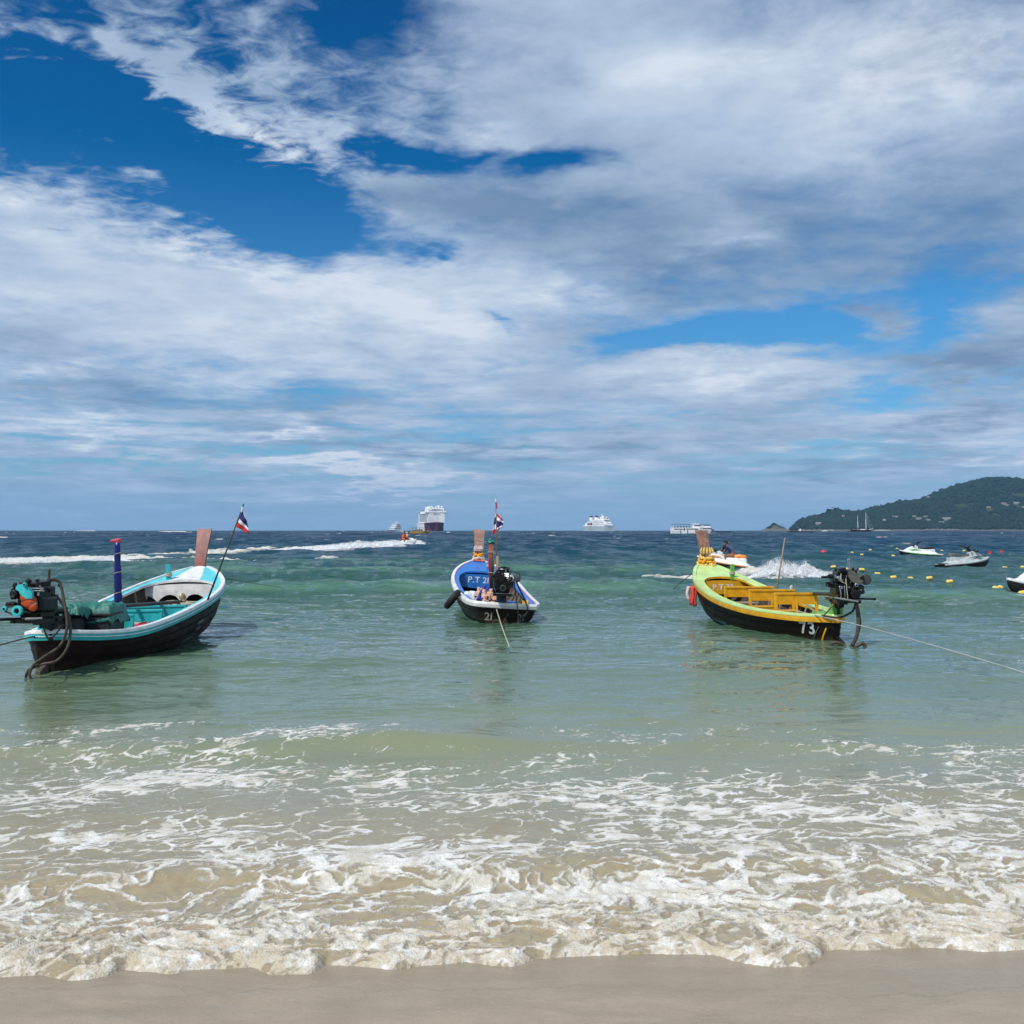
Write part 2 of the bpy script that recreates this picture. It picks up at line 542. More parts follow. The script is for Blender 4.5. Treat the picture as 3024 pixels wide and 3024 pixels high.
def edge_y(x):
    e = np.interp(x, _ex, _ey)
    return e + 0.022 * fbm(x * 7.0, x * 0 + 3.3, 4, 5) + 0.008 * fbm(x * 40.0, x * 0 + 1.3, 2, 8)

def waves(X, Y):
    """sea surface height: swell parallel to the beach, chop and the few bigger rollers of the photograph"""
    wob = 1.6 * perlin(X * 0.05, Y * 0.05, 3) + 0.7 * perlin(X * 0.2, Y * 0.2, 4)
    far = sstep(14, 60, Y)
    a = 0.0
    wx, wy = X + 0.25 * Y * 0, Y + wob * 2
    a = a + (0.05 + 0.17 * far) * 2 * perlin(X * 0.045 + 0.13 * wy * 0, wy * 0.16, 11)
    a = a + (0.042 + 0.12 * far) * 2 * perlin(X * 0.16 + 4, wy * 0.42, 12)
    a = a + (0.022 + 0.057 * far) * 2 * (0.5 - np.abs(perlin(X * 0.35 - 0.1 * wy, wy * 0.9, 13)) * 1.6)
    near = sstep(2.5, 8, Y - 5.0)
    a = a + near * (0.012 + 0.028 * far) * 2 * (0.4 - np.abs(perlin(X * 0.9 + 0.25 * wy, wy * 2.1, 14)) * 1.6)
    a = a + near * (0.006 + 0.008 * far) * 2 * (0.4 - np.abs(perlin(X * 2.2 - 0.4 * wy, wy * 4.6, 15)) * 1.6)
    a = a + near * (0.0018 + 0.002 * far) * 2 * perlin(X * 6, wy * 11, 16)
    return a
ROLLERS = [   # (x centre, half length, y, height, front width, back width)
    (at_z(1000, 1745, 0.15), 9.0, 0.36, 0.8, 3.0), (at_z(1750, 1740, 0.15), 5.0, 0.22, 0.8, 3.0), (at_z(2700, 1770, 0.1), 7.0, 0.26, 1.0, 2.6), (at_z(-50, 1760, 0.1), 7.0, 0.12, 1.0, 2.4),
    (at_z(300, 1672, 0.2), 16.0, 0.40, 1.6, 5.0), (at_z(1250, 1690, 0.2), 16.0, 0.34, 1.5, 5.0), (at_z(2200, 1700, 0.1), 8.0, 0.12, 1.2, 3.5),
    (at_z(1130, 2170, 0.12), 1.5, 0.13, 0.34, 1.1), (at_z(1900, 2190, 0.06), 2.6, 0.05, 0.35, 1.0), (at_z(120, 2200, 0.06), 2.0, 0.05, 0.4, 1.2), (at_z(700, 1950, 0.05), 3.5, 0.06, 0.6, 1.5),
    (at_z(2000, 1890, 0.05), 3.5, 0.04, 0.6, 1.6), (at_z(2900, 2330, 0.05), 1.5, 0.03, 0.3, 0.8), (at_z(1700, 2560, 0.04), 2.2, 0.05, 0.16, 0.7), (at_z(2700, 2620, 0.04), 1.4, 0.045, 0.15, 0.6), (at_z(500, 2600, 0.04), 2.4, 0.05, 0.15, 0.7),
]
def rollers(X, Y):
    a = 0.0
    for i, (c, L, h, wf, wb) in enumerate(ROLLERS):
        yc = c.y + 0.35 * L * 0.3 * perlin((X - c.x) / L * 1.3, X * 0 + i * 3.1, 40 + i) + (X - c.x) * 0.04
        d = Y - yc
        prof = np.where(d < 0, np.exp(-(d / wf) ** 2 * 1.6), np.exp(-(d / wb) ** 2 * 1.6))
        a = a + h * prof * np.exp(-((X - c.x) / L) ** 2 * 1.2) * (1 + 0.5 * perlin(X * 1.5 / max(L * .3, 1), Y * 0, 60 + i))
    return a

NR, NC = 900, 1040
t_ = np.linspace(0, 1, NR)
s_ = 1380.0 * (1 - t_) ** 1.22 + 1.15
yrow = CAM_H * FPX / s_
u_ = np.linspace(-1, 1, NC)
Yg = np.repeat(yrow[:, None], NC, 1)
Xg = (0.57 * Yg + 2.6) * u_[None, :]
Hg = waves(Xg, Yg)
Ry = rollers(Xg, Yg)
shore = sstep(0.3, 3.5, Yg - 5.3)
Hg = Hg * (0.12 + 0.88 * shore) * (1 - 0.9 * sstep(700, 3000, Yg)) + Ry
# swash: churned foam front running up the sand
ey = edge_y(Xg)
T = Yg - ey
near = Yg < 16
Xn, Yn, Tn = Xg[near], Yg[near], T[near]
wx = Xn + 0.38 * fbm(Xn * 1.3, Yn * 1.3, 4, 21) ; wy = Yn + 0.32 * fbm(Xn * 1.6, Yn * 1.6, 3, 31)
wx2 = wx + 0.05 * fbm(Xn * 7, Yn * 9, 3, 22); wy2 = wy + 0.05 * fbm(Xn * 7, Yn * 9, 3, 32)
sh = 0.28   # the lace is drawn out along the shore and slightly upwards to the right
f1a, f2a = worley(wx2 * 2.5, (wy2 - sh * wx2) * 3.9, 51)
f1b, f2b = worley(wx2 * 7.0 + 3, (wy2 - sh * wx2) * 10.0, 52)
f1c, f2c = worley(wx2 * 13 + 3, (wy2 - 0.1 * wx2) * 18.0, 53)
ea, eb, ec = f2a - f1a, f2b - f1b, f2c - f1c
patch = fbm(Xn * 0.55 + 2, (Yn - 0.25 * Xn) * 1.0, 4, 71)
patch2 = fbm(Xn * 2.2 + 2, (Yn - 0.35 * Xn) * 4.2, 4, 72)
# how foamy the water is, by distance up the beach
dens = np.interp(Tn, [-0.1, 0.0, 0.25, 0.6, 1.1, 1.9, 2.8, 4.0, 6.0, 9.0, 12], [1.0, 0.94, 0.74, 0.54, 0.48, 0.38, 0.16, -0.14, -0.62, -1.05, -1.3])
for (px, py, rx, ry, a_) in [(150, 2340, 1.8, 0.7, .45), (620, 2250, 1.9, 0.9, .62), (900, 2180, 1.0, 0.6, .5), (450, 2160, 1.0, 0.35, .75), (80, 2150, 2.0, .5, .35), (330, 2430, 1.6, .4, .2), (2330, 2330, 1.3, 0.55, .55), (2900, 2400, 1.6, .6, .35), (2750, 2350, .8, .3, .3),
                             (1700, 2250, 2.0, .7, .15), (1350, 2180, 1.4, .5, .2), (2800, 2230, 1.2, .35, .35), (1100, 2430, 1.8, .35, .2), (1950, 2480, 1.0, .3, .1), (1550, 2450, .8, .25, -.12), (2250, 2210, 1.6, .4, .2), (1800, 2570, .6, .2, -.3), (650, 2480, .6, .2, -.2)]:
    c = at_z(px, py, 0)
    dens = dens + a_ * np.exp(-((Xn - c.x) / rx) ** 2 - ((Yn - c.y - 0.25 * (Xn - c.x)) / ry) ** 2)
la = 1 - sstep(0.0, 0.36, ea); lb = 1 - sstep(0.0, 0.40, eb); lc = 1 - sstep(0.0, 0.45, ec)
field = dens * 1.05 + 0.70 * (la - 0.38) + 0.60 * (lb - 0.40) + 0.40 * (lc - 0.45) + 1.0 * patch + 0.50 * patch2
foam_n = sstep(0.30, 0.78, field)
foam = np.zeros_like(Xg); foam[near] = foam_n
fsoft = np.zeros_like(Xg); fsoft[near] = field
# relief of the foam and of the broken front
lump = fbm(wx2 * 9, wy2 * 13, 4, 81)
lump2 = 0.5 - np.abs(fbm(wx * 3.2, wy * 5.5, 3, 82))
bore = np.exp(-((Tn - 0.35) / 0.55) ** 2) + 0.55 * np.exp(-((Tn - 1.25) / 0.45) ** 2)
rel = foam_n * (0.007 + 0.008 * np.clip(lump, -1, 1)) * (0.10 + bore * 1.2) + bore * (0.015 * lump + 0.030 * (lump2 - 0.3))
rel = rel + 0.007 * np.exp(-np.maximum(Tn - 1, 0) / 3) * fbm(Xn * 4.5, (Yn - .3 * Xn) * 9, 3, 83)
Hg[near] += rel * sstep(0, 0.12, Tn)
zs = sand_z(Yg)
thick = np.where(T > 0, 0.034 * np.sqrt(np.clip(T / 0.10, 0, 1)) + 0.020 * sstep(0.05, 0.5, T), T * 0.9)
swl = np.maximum(Hg, zs + thick + np.where(T > 0, np.maximum(Hg, 0) * 0.9, 0))
blend = sstep(0.6, 1.6, T)
Zg = np.where(T < 2.0, (zs + thick + Hg * sstep(0, .1, T)) * (1 - blend) + np.maximum(Hg, zs + thick) * blend, Hg)
Zg = np.where(T < 0, np.minimum(zs + T * 0.9, zs - 0.004), Zg)
# white wakes and breaking crests out at sea: (pixel polyline with half width in px, strength)
Sg = CAM_H * FPX / Yg
def line_mask(pts):
    """foam along a track on the water; its width shrinks with distance as a wake seen across the water does"""
    P = [at_z(a, b, 0.0) for a, b, _ in pts]
    xs = np.array([p.x for p in P]); us = np.array([(a - 1512) / FPX for a, _, _ in pts])
    sl_ = np.array([b - HORIZON for _, b, _ in pts]); hw = np.array([c_ for _, _, c_ in pts])
    U = Xg / Yg
    ss_ = np.interp(U, us, sl_); hh = np.interp(U, us, hw)
    inside = (U > us[0]) & (U < us[-1])
    ss_ = ss_ + hh * 0.5 * perlin(Xg * 0.4, Yg * 0.05, 91)
    return np.where(inside, np.exp(-((Sg - ss_) / np.maximum(hh, .3)) ** 2), 0)
LINES = [
    ([(-300, 1659, 7), (60, 1660, 8), (220, 1657, 7), (320, 1651, 5), (420, 1656, 3), (600, 1658, 2.4), (760, 1659, 1.5)], 1.0),
    ([(330, 1645, 1.5), (560, 1639, 2.5), (700, 1634, 2.6), (820, 1628, 4.0), (1000, 1620, 6.5), (1180, 1608, 7), (1245, 1602, 4)], 1.0),
    ([(560, 1634, 1.2), (700, 1625, 2.2), (820, 1620, 2.0), (900, 1619, 1.0)], 0.8),
    ([(930, 1655, 1.3), (965, 1655, 2), (1000, 1656, 1.0)], 0.8), ([(1895, 1708, 0.8), (1960, 1711, 1.8), (2060, 1712, 1.8), (2160, 1706, 2.4), (2270, 1700, 5), (2370, 1697, 6), (2450, 1699, 3), (2500, 1704, 1)], 1.0),
    ([(225, 1566.6, 1.0), (280, 1567.5, 1.1)], 1.0), ([(470, 1569.5, .8), (535, 1569.6, 1.4), (566, 1570.6, 1.4)], 1.0), ([(-20, 1586, 1.2), (22, 1587, 1.2)], 0.9),
    ([(1184, 1571.2, .8), (1205, 1572.2, 1.2)], 0.8),
]
fl = np.zeros_like(Xg)
for pts, st in LINES:
    fl = np.maximum(fl, st * line_mask(pts))
brk = fbm(Xg * 0.9, Yg * 0.35, 3, 95)
fl2 = sstep(0.32, 0.62, fl + 0.38 * brk)
# scattered whitecaps on the open water
cap = sstep(0.60, 0.75, fbm(Xg * 0.10, Yg * 0.055, 3, 97) + 0.35 * perlin(Xg * 0.5, Yg * 0.15, 98)) * sstep(40, 120, Yg) * 0.8
foam = np.maximum(foam, np.maximum(fl2, cap))
fsoft = np.maximum(fsoft, fl2 * 1.2)
Zg = Zg + 0.16 * fl2 * sstep(20, 40, Yg) * (0.7 + brk)
co = np.empty((NR * NC, 3), np.float32)
co[:, 0] = Xg.ravel(); co[:, 1] = Yg.ravel(); co[:, 2] = Zg.ravel()
ii = np.arange(NR * NC, dtype=np.int32).reshape(NR, NC)
quads = np.stack([ii[:-1, :-1], ii[:-1, 1:], ii[1:, 1:], ii[1:, :-1]], -1).reshape(-1, 4)
# the part that would lie buried under the dry sand is left out
keepv = (T > -0.06).ravel()
quads = quads[keepv[quads].any(axis=1)]
sea_me = bpy.data.meshes.new('sea')
sea_me.vertices.add(len(co)); sea_me.vertices.foreach_set('co', co.ravel())
sea_me.loops.add(quads.size); sea_me.loops.foreach_set('vertex_index', quads.ravel())
sea_me.polygons.add(len(quads))
sea_me.polygons.foreach_set('loop_start', np.arange(0, quads.size, 4, dtype=np.int32))
sea_me.polygons.foreach_set('loop_total', np.full(len(quads), 4, np.int32))
sea_me.polygons.foreach_set('use_smooth', np.ones(len(quads), bool))
sea_me.update()
for nm, arr in (('foam', foam), ('foam_field', fsoft), ('swash', T)):
    at = sea_me.attributes.new(nm, 'FLOAT', 'POINT')
    at.data.foreach_set('value', arr.ravel().astype(np.float32))

def sea_height(x, y):
    X = np.array([float(x)]); Y = np.array([float(y)])
    return float((waves(X, Y) * (0.12 + 0.88 * sstep(0.3, 3.5, Y - 5.3)) + rollers(X, Y))[0])

m, t, p = new_mat('sea_water')
geo = t.node('ShaderNodeNewGeometry')
P = geo.outputs['Position']
px_, py_, pz_ = t.xyz(P)
af = t.node('ShaderNodeAttribute', attribute_name='foam').outputs['Fac']
aff = t.node('ShaderNodeAttribute', attribute_name='foam_field').outputs['Fac']
asw = t.node('ShaderNodeAttribute', attribute_name='swash').outputs['Fac']
# colour of the water body: stirred sand near the beach, green over the shallows, deep blue beyond
ly = t.math('LOGARITHM', t.math('MAXIMUM', py_, 1.0), 10.0)
patchy = t.noise(t.mapping(P, scale=(0.10, 0.16, 0.1)), 1.0, 4, 0.5, 0.4)
lyn = t.math('MULTIPLY_ADD', t.math('SUBTRACT', patchy, 0.5), 0.30, ly)
sub = t.math('DIVIDE', lyn, 3.5)
def q(d): return math.log10(d) / 3.5
body = t.ramp(sub, [
    (q(5.0), lin(164, 149, 121)), (q(7.5), lin(152, 143, 116)), (q(10.0), lin(129, 135, 108)), (q(14), lin(96, 115, 88)), (q(22), lin(76, 104, 84)),
    (q(36), lin(56, 92, 80)), (q(60), lin(40, 80, 82)), (q(110), lin(16, 64, 84)), (q(300), lin(8, 52, 78)), (q(2500), lin(5, 38, 62))])
# glow of light through the thin roller crests, painted into the body colour
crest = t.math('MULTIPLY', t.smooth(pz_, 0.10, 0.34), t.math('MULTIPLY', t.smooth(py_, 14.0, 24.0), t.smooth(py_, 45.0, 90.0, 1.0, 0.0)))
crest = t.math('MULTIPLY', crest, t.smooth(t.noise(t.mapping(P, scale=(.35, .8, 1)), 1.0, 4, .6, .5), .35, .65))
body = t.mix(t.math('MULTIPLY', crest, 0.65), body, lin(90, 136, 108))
sandy = t.noise(t.mapping(P, scale=(1.0, 1.6, 1)), 3.5, 6, 0.62, 0.8)
nearm = t.smooth(py_, 6.0, 13.0, 1.0, 0.0)
body = t.mix(t.math('MULTIPLY', t.smooth(sandy, 0.42, 0.66), t.math('MULTIPLY', nearm, 0.45)), body, lin(138, 120, 92))
# foam mask gets its lace edge here, finer than the mesh
fn = t.noise(t.mapping(P, scale=(1, 1.5, 1)), 38.0, 6, 0.72, 0.5)
fn2 = t.noise(P, 130.0, 3, 0.6)
fsum = t.math('MULTIPLY_ADD', t.math('SUBTRACT', fn, 0.5), 1.15, aff)
fsum = t.math('MULTIPLY_ADD', t.math('SUBTRACT', fn2, 0.5), 0.25, fsum)
fine_foam = t.smooth(fsum, 0.22, 0.90)
farf = t.smooth(py_, 16.0, 20.0)
fm = t.mix(farf, fine_foam, af)
fmx = t.node('ShaderNodeRGBToBW'); t.l.new(fm, fmx.inputs[0]); fmv = fmx.outputs[0]
bub = t.node('ShaderNodeTexVoronoi', feature='F1'); t.l.new(P, bub.inputs['Vector']); bub.inputs['Scale'].default_value = 70.0
bubv = t.smooth(bub.outputs['Distance'], 0.1, 0.75)
fcol = t.mix(t.smooth(t.noise(P, 6.0, 5, 0.6), 0.35, 0.65), lin(204, 197, 182), lin(232, 231, 227))
edgeb = t.smooth(asw, 0.0, 1.1, 0.62, 0.0)
fcol = t.mix(t.math('MULTIPLY', edgeb, t.smooth(t.noise(t.mapping(P, (2, 1, 0)), 16.0, 6, 0.7), 0.38, 0.58)), fcol, lin(184, 166, 132))
fcol = t.mix(t.math('MULTIPLY', t.math('SUBTRACT', 1.0, bubv), 0.12), fcol, lin(150, 140, 120))
base = t.mix(fmv, body, fcol)

# ripples
r1 = t.noise(t.mapping(P, (0, 0, 0), (0, 0, 0.15), (0.8, 1.9, 1)), 2.2, 5, 0.62, 0.6)
r2 = t.noise(t.mapping(P, (3, 0, 0), (0, 0, -0.2), (0.8, 1.7, 1)), 11.0, 4, 0.6, 0.5)
r3 = t.noise(t.mapping(P, (3, 5, 0), (0, 0, 0.1), (0.5, 1.3, 1)), 0.45, 4, 0.6, 0.4)
b0 = t.node('ShaderNodeBump'); b0.inputs['Distance'].default_value = 1.0
t.l.new(t.smooth(ly, 1.0, 1.8, 0.05, 0.9), b0.inputs['Strength']); t.l.new(r3, b0.inputs['Height'])
b1 = t.node('ShaderNodeBump'); b1.inputs['Distance'].default_value = 0.19
t.l.new(t.smooth(py_, 14.0, 55.0, 0.12, 0.85), b1.inputs['Strength']); t.l.new(r1, b1.inputs['Height']); t.l.new(b0.outputs[0], b1.inputs['Normal'])
b2 = t.node('ShaderNodeBump'); b2.inputs['Distance'].default_value = 0.03; b2.inputs['Strength'].default_value = 0.20
t.l.new(r2, b2.inputs['Height']); t.l.new(b1.outputs[0], b2.inputs['Normal'])
b3 = t.node('ShaderNodeBump'); b3.inputs['Distance'].default_value = 0.008; b3.inputs['Strength'].default_value = 0.8
hh = t.math('ADD', t.math('MULTIPLY', fmv, t.math('MULTIPLY_ADD', fn, 0.8, 0.6)), t.math('MULTIPLY', fmv, t.math('ADD', t.math('MULTIPLY', fn2, 0.7), t.math('MULTIPLY', bubv, -0.5))))
t.l.new(hh, b3.inputs['Height']); t.l.new(b2.outputs[0], b3.inputs['Normal'])
m.node_tree.nodes.remove(p)
dif = t.node('ShaderNodeBsdfDiffuse'); t.l.new(base, dif.inputs['Color']); t.l.new(b3.outputs[0], dif.inputs['Normal'])
gl = t.node('ShaderNodeBsdfGlossy'); gl.distribution = 'GGX'; t.l.new(b3.outputs[0], gl.inputs['Normal'])
gl.inputs['Color'].default_value = (1, 1, 1, 1)
t.l.new(t.math('MULTIPLY_ADD', fmv, 0.5, t.smooth(ly, 1.2, 2.6, 0.05, 0.22)), gl.inputs['Roughness'])
fr = t.node('ShaderNodeFresnel'); fr.inputs['IOR'].default_value = 1.333; t.l.new(b2.outputs[0], fr.inputs['Normal'])
# far off, steep little wave faces hide the flat water between them, so less sky is mirrored
att = t.math('MULTIPLY', t.smooth(ly, 1.40, 2.25, 1.0, 0.44), t.math('MULTIPLY_ADD', fmv, -0.85, 1.0))
gA = t.noise(t.mapping(P, scale=(1.1, 0.55, 1)), 1.0, 4, .65, .5); gB = t.noise(t.mapping(P, scale=(.30, .075, 1)), 1.0, 4, .7, .5); gC = t.noise(t.mapping(P, scale=(.07, .010, 1)), 1.0, 4, .7, .5)
gust = t.mix(t.smooth(ly, 1.6, 2.0), gA, gB); gust = t.mix(t.smooth(ly, 2.25, 2.7), gust, gC)
gbw = t.node('ShaderNodeRGBToBW'); t.l.new(gust, gbw.inputs[0])
gf = t.math('MULTIPLY_ADD', t.smooth(gbw.outputs[0], .38, .66, -0.65, 1.1), t.smooth(ly, 1.25, 1.8), 1.0)
att = t.math('MULTIPLY', att, gf, clamp=True)
mx = t.node('ShaderNodeMixShader'); t.l.new(t.math('MULTIPLY', fr.outputs[0], att), mx.inputs[0]); t.l.new(dif.outputs[0], mx.inputs[1]); t.l.new(gl.outputs[0], mx.inputs[2])
t.l.new(mx.outputs[0], m.node_tree.nodes['Material Output'].inputs['Surface'])
sea_mat = m
sea = link_mesh('sea', sea_me, sea_mat)
tag(sea, 'sea with green shallows, foam near the beach and deep blue water beyond', kind='structure')

# ------------------------------------------------------------------ sand
ys = np.concatenate([np.linspace(-12, 3.6, 30), np.linspace(3.62, 6.2, 190), np.linspace(6.3, 70, 60)])
xs = np.concatenate([np.linspace(-60, -4.6, 30), np.linspace(-4.5, 4.5, 620), np.linspace(4.6, 60, 30)])
Xs, Ys = np.meshgrid(xs, ys)
Zs = sand_z(Ys)
vis = np.exp(-((Ys - 4.7) / 1.2) ** 2)
Zs = Zs + vis * (0.006 * fbm(Xs * 1.3, Ys * 2.5, 4, 141) + 0.0016 * fbm(Xs * 14, Ys * 26, 3, 143))
for (px, py, r_, d_) in [(520, 2975, .11, .007), (640, 2968, .12, .008), (760, 2985, .10, .006), (300, 2985, .12, .007), (980, 2960, .09, .004), (430, 2935, .08, .004)]:
    c = at_z(px, py, 0.05)
    Zs = Zs - d_ * np.exp(-((Xs - c.x) / (r_ * 1.6)) ** 2 - ((Ys - c.y) / (r_ * .5)) ** 2)
co = np.stack([Xs.ravel(), Ys.ravel(), Zs.ravel()], -1).astype(np.float32)
nr, nc = Xs.shape
ii = np.arange(nr * nc, dtype=np.int32).reshape(nr, nc)
quads = np.stack([ii[:-1, :-1], ii[:-1, 1:], ii[1:, 1:], ii[1:, :-1]], -1).reshape(-1, 4)
me = bpy.data.meshes.new('beach')
me.vertices.add(len(co)); me.vertices.foreach_set('co', co.ravel())
me.loops.add(quads.size); me.loops.foreach_set('vertex_index', quads.ravel())
me.polygons.add(len(quads))
me.polygons.foreach_set('loop_start', np.arange(0, quads.size, 4, dtype=np.int32))
me.polygons.foreach_set('loop_total', np.full(len(quads), 4, np.int32))
me.polygons.foreach_set('use_smooth', np.ones(len(quads), bool))
me.update()
m, t, p = new_mat('wet_sand')
P = t.node('ShaderNodeNewGeometry').outputs['Position']
px_, py_, pz_ = t.xyz(P)
g1 = t.noise(P, 420.0, 3, 0.7)
g2 = t.noise(t.mapping(P, scale=(1, 2.2, 1)), 2.3, 6, 0.62, 0.3)
g3 = t.noise(t.mapping(P, scale=(1, 2.5, 1)), 22.0, 5, 0.6, 0.2)
c = t.mix(t.smooth(g2, 0.3, 0.7), lin(168, 154, 131), lin(187, 173, 150))
c = t.mix(t.smooth(g1, 0.35, 0.65, 0, 0.75), c, lin(132, 118, 96))
c = t.mix(t.smooth(g3, 0.60, 0.75, 0, 0.35), c, lin(120, 106, 88))
sp = t.node('ShaderNodeTexVoronoi', feature='F1'); t.l.new(P, sp.inputs['Vector']); sp.inputs['Scale'].default_value = 16.0
c = t.mix(t.smooth(sp.outputs['Distance'], 0.035, 0.05, 0.75, 0.0), c, lin(215, 205, 190))
# faint lines left by earlier swashes, and the wetter sand along the foam
lw = t.noise(t.mapping(P, scale=(1, 0, 0)), 0.9, 4, 0.6)
yl = t.math('MULTIPLY_ADD', t.math('SUBTRACT', lw, 0.5), 0.9, py_)
for y0_, k_ in ((4.86, 0.30),):
    c = t.mix(t.smooth(t.math('ABSOLUTE', t.math('SUBTRACT', yl, y0_)), 0.0, 0.022, k_, 0.0), c, lin(134, 120, 98))
wet = t.smooth(yl, 4.62, 5.0)
c = t.mix(t.math('MULTIPLY', wet, 0.30), c, lin(140, 128, 108))
t.l.new(c, p.inputs['Base Color'])
t.l.new(t.math('MULTIPLY_ADD', wet, -0.14, t.smooth(g2, 0.3, 0.7, 0.27, 0.44)), p.inputs['Roughness'])
p.inputs['Specular IOR Level'].default_value = 0.4
b = t.node('ShaderNodeBump'); b.inputs['Strength'].default_value = 0.6; b.inputs['Distance'].default_value = 0.004
t.l.new(g1, b.inputs['Height'])
b1 = t.node('ShaderNodeBump'); b1.inputs['Strength'].default_value = 0.4; b1.inputs['Distance'].default_value = 0.008
t.l.new(g3, b1.inputs['Height']); t.l.new(b.outputs[0], b1.inputs['Normal'])
t.l.new(b1.outputs[0], p.inputs['Normal'])
beach = link_mesh('beach', me, m)
tag(beach, 'smooth wet sand sloping down under the foam', kind='structure')
# ================================================================== long-tail boats
W_ROPE = paint('rope_cream', (0.50, 0.45, 0.34), 0.9, 0.2, scale=30)
W_BLACK = paint('engine_black', (0.006, 0.006, 0.006), 0.35, 0.3, dirt=(0.03, 0.022, 0.016), spec=0.35, scale=9, bump=0.4)
W_STEEL = paint('worn_steel', (0.42, 0.42, 0.42), 0.3, 0.5, metal=0.9, dirt=(0.10, 0.07, 0.05), scale=12)
W_RUBBER = paint('rubber_hose', (0.035, 0.028, 0.022), 0.6, 0.6, dirt=(0.12, 0.09, 0.06), scale=12)
W_HOSE = paint('brown_hose', (0.06, 0.043, 0.028), 0.6, 0.5, dirt=(0.25, 0.19, 0.13), scale=8)
W_WOOD = wood('old_plank', (0.34, 0.28, 0.21), (0.16, 0.12, 0.085), 0.8)
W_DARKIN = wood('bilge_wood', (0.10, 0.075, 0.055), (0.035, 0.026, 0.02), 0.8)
W_WHITE = paint('white_gloss', (0.80, 0.80, 0.78), 0.35, 0.18, dirt=(0.45, 0.40, 0.33))
W_BAMBOO = wood('bamboo_pole', (0.36, 0.29, 0.17), (0.17, 0.13, 0.08), 0.6, 2.0, (14, 14, 1))

def hullpaint(name, col, scum, rough=0.5):
    m, t, p = new_mat(name)
    oc = t.node('ShaderNodeTexCoord').outputs['Object']
    z = t.xyz(oc)[2]
    n = t.noise(t.mapping(oc, scale=(1.0, 1.0, 2.5)), 3.0, 6, 0.65, 0.3)
    n2 = t.noise(t.mapping(oc, scale=(5, 5, 0.8)), 4.0, 5, 0.7, 0.2)
    c = t.mix(t.smooth(n, 0.45, 0.7, 0, 0.55), col, tuple(v * 1.7 + 0.003 for v in col))
    c = t.mix(t.smooth(n2, 0.60, 0.72, 0, 0.35), c, (0.06, 0.05, 0.04))
    zz = t.math('MULTIPLY_ADD', t.math('SUBTRACT', n2, 0.5), 0.25, z)
    c = t.mix(t.smooth(zz, 0.02, 0.15, 0.7, 0.0), c, scum)
    t.l.new(c, p.inputs['Base Color'])
    t.l.new(t.smooth(n, 0.3, 0.7, rough * .7, rough * 1.2), p.inputs['Roughness'])
    p.inputs['Specular IOR Level'].default_value = 0.14
    b = t.node('ShaderNodeBump'); b.inputs['Strength'].default_value = 0.4; b.inputs['Distance'].default_value = 0.01
    t.l.new(n2, b.inputs['Height']); t.l.new(b.outputs[0], p.inputs['Normal'])
    return m
G_F = [(0.0, 0.0), (0.05, 0.24), (0.14, 0.50), (0.28, 0.70), (0.45, 0.83), (0.65, 0.92), (0.83, 0.97), (1.0, 1.0)]
class Hull:
    def __init__(self, L, hw, zg, zk):
        self.L, self.HW, self.ZG, self.ZK = L, hw, zg, zk
    def hw(self, s): return lerp_table(s, self.HW)
    def zg(self, s): return lerp_table(s, self.ZG)
    def zk(self, s): return lerp_table(s, self.ZK)
    def pt(self, s, f, side=1, off=0.0):
        g = lerp_table(f, G_F)
        hw, zg, zk = self.hw(s), self.zg(s), self.zk(s)
        p = Vector((s, side * max(hw * g + off, 0.0), zk + (zg - zk) * f))
        return p
    def rail(self, s, out=0.0, dz=0.0, side=1):
        """point beside the gunwale, pushed outwards at right angles to it"""
        e = 0.02
        s0, s1 = max(0, s - e), min(self.L, s + e)
        t = Vector((s1 - s0, self.hw(s1) - self.hw(s0))).normalized()
        n = Vector((-t.y, t.x))
        return Vector((s + n.x * out, side * max(self.hw(s) + n.y * out, 0.0), self.zg(s) + dz))
    def ss(self, a, b, n):
        return [a + (b - a) * i / (n - 1) for i in range(n)]

def sweep_rail(h, prof, s0, s1, n=60, close_stern=False):
    """strip of closed cross-section prof [(outward, up)] along both gunwales, joined round the stern"""
    mb = MB()
    for side in (1, -1):
        rows = []
        for s in h.ss(s0, s1, n):
            rows.append([h.rail(s, o, z, side) for (o, z) in prof])
        mb.grid(rows, closed=True)
        k = len(prof)
        mb.f.append(tuple(range(len(mb.v) - k, len(mb.v)))); mb.mi.append(0)
        mb.f.append(tuple(range(len(mb.v) - k * n, len(mb.v) - k * n + k))); mb.mi.append(0)
    if close_stern:
        rows = []
        for j in range(13):
            a = -1 + 2 * j / 12
            rr = []
            for (o, z) in prof:
                p = h.rail(s0, o, z, 1)
                rr.append(Vector((s0 - o - 0.10 * (1 - a * a) * close_stern, a * (h.hw(s0) + o), p.z)))
            rows.append(rr)
        mb.grid(rows, closed=True)
    return mb

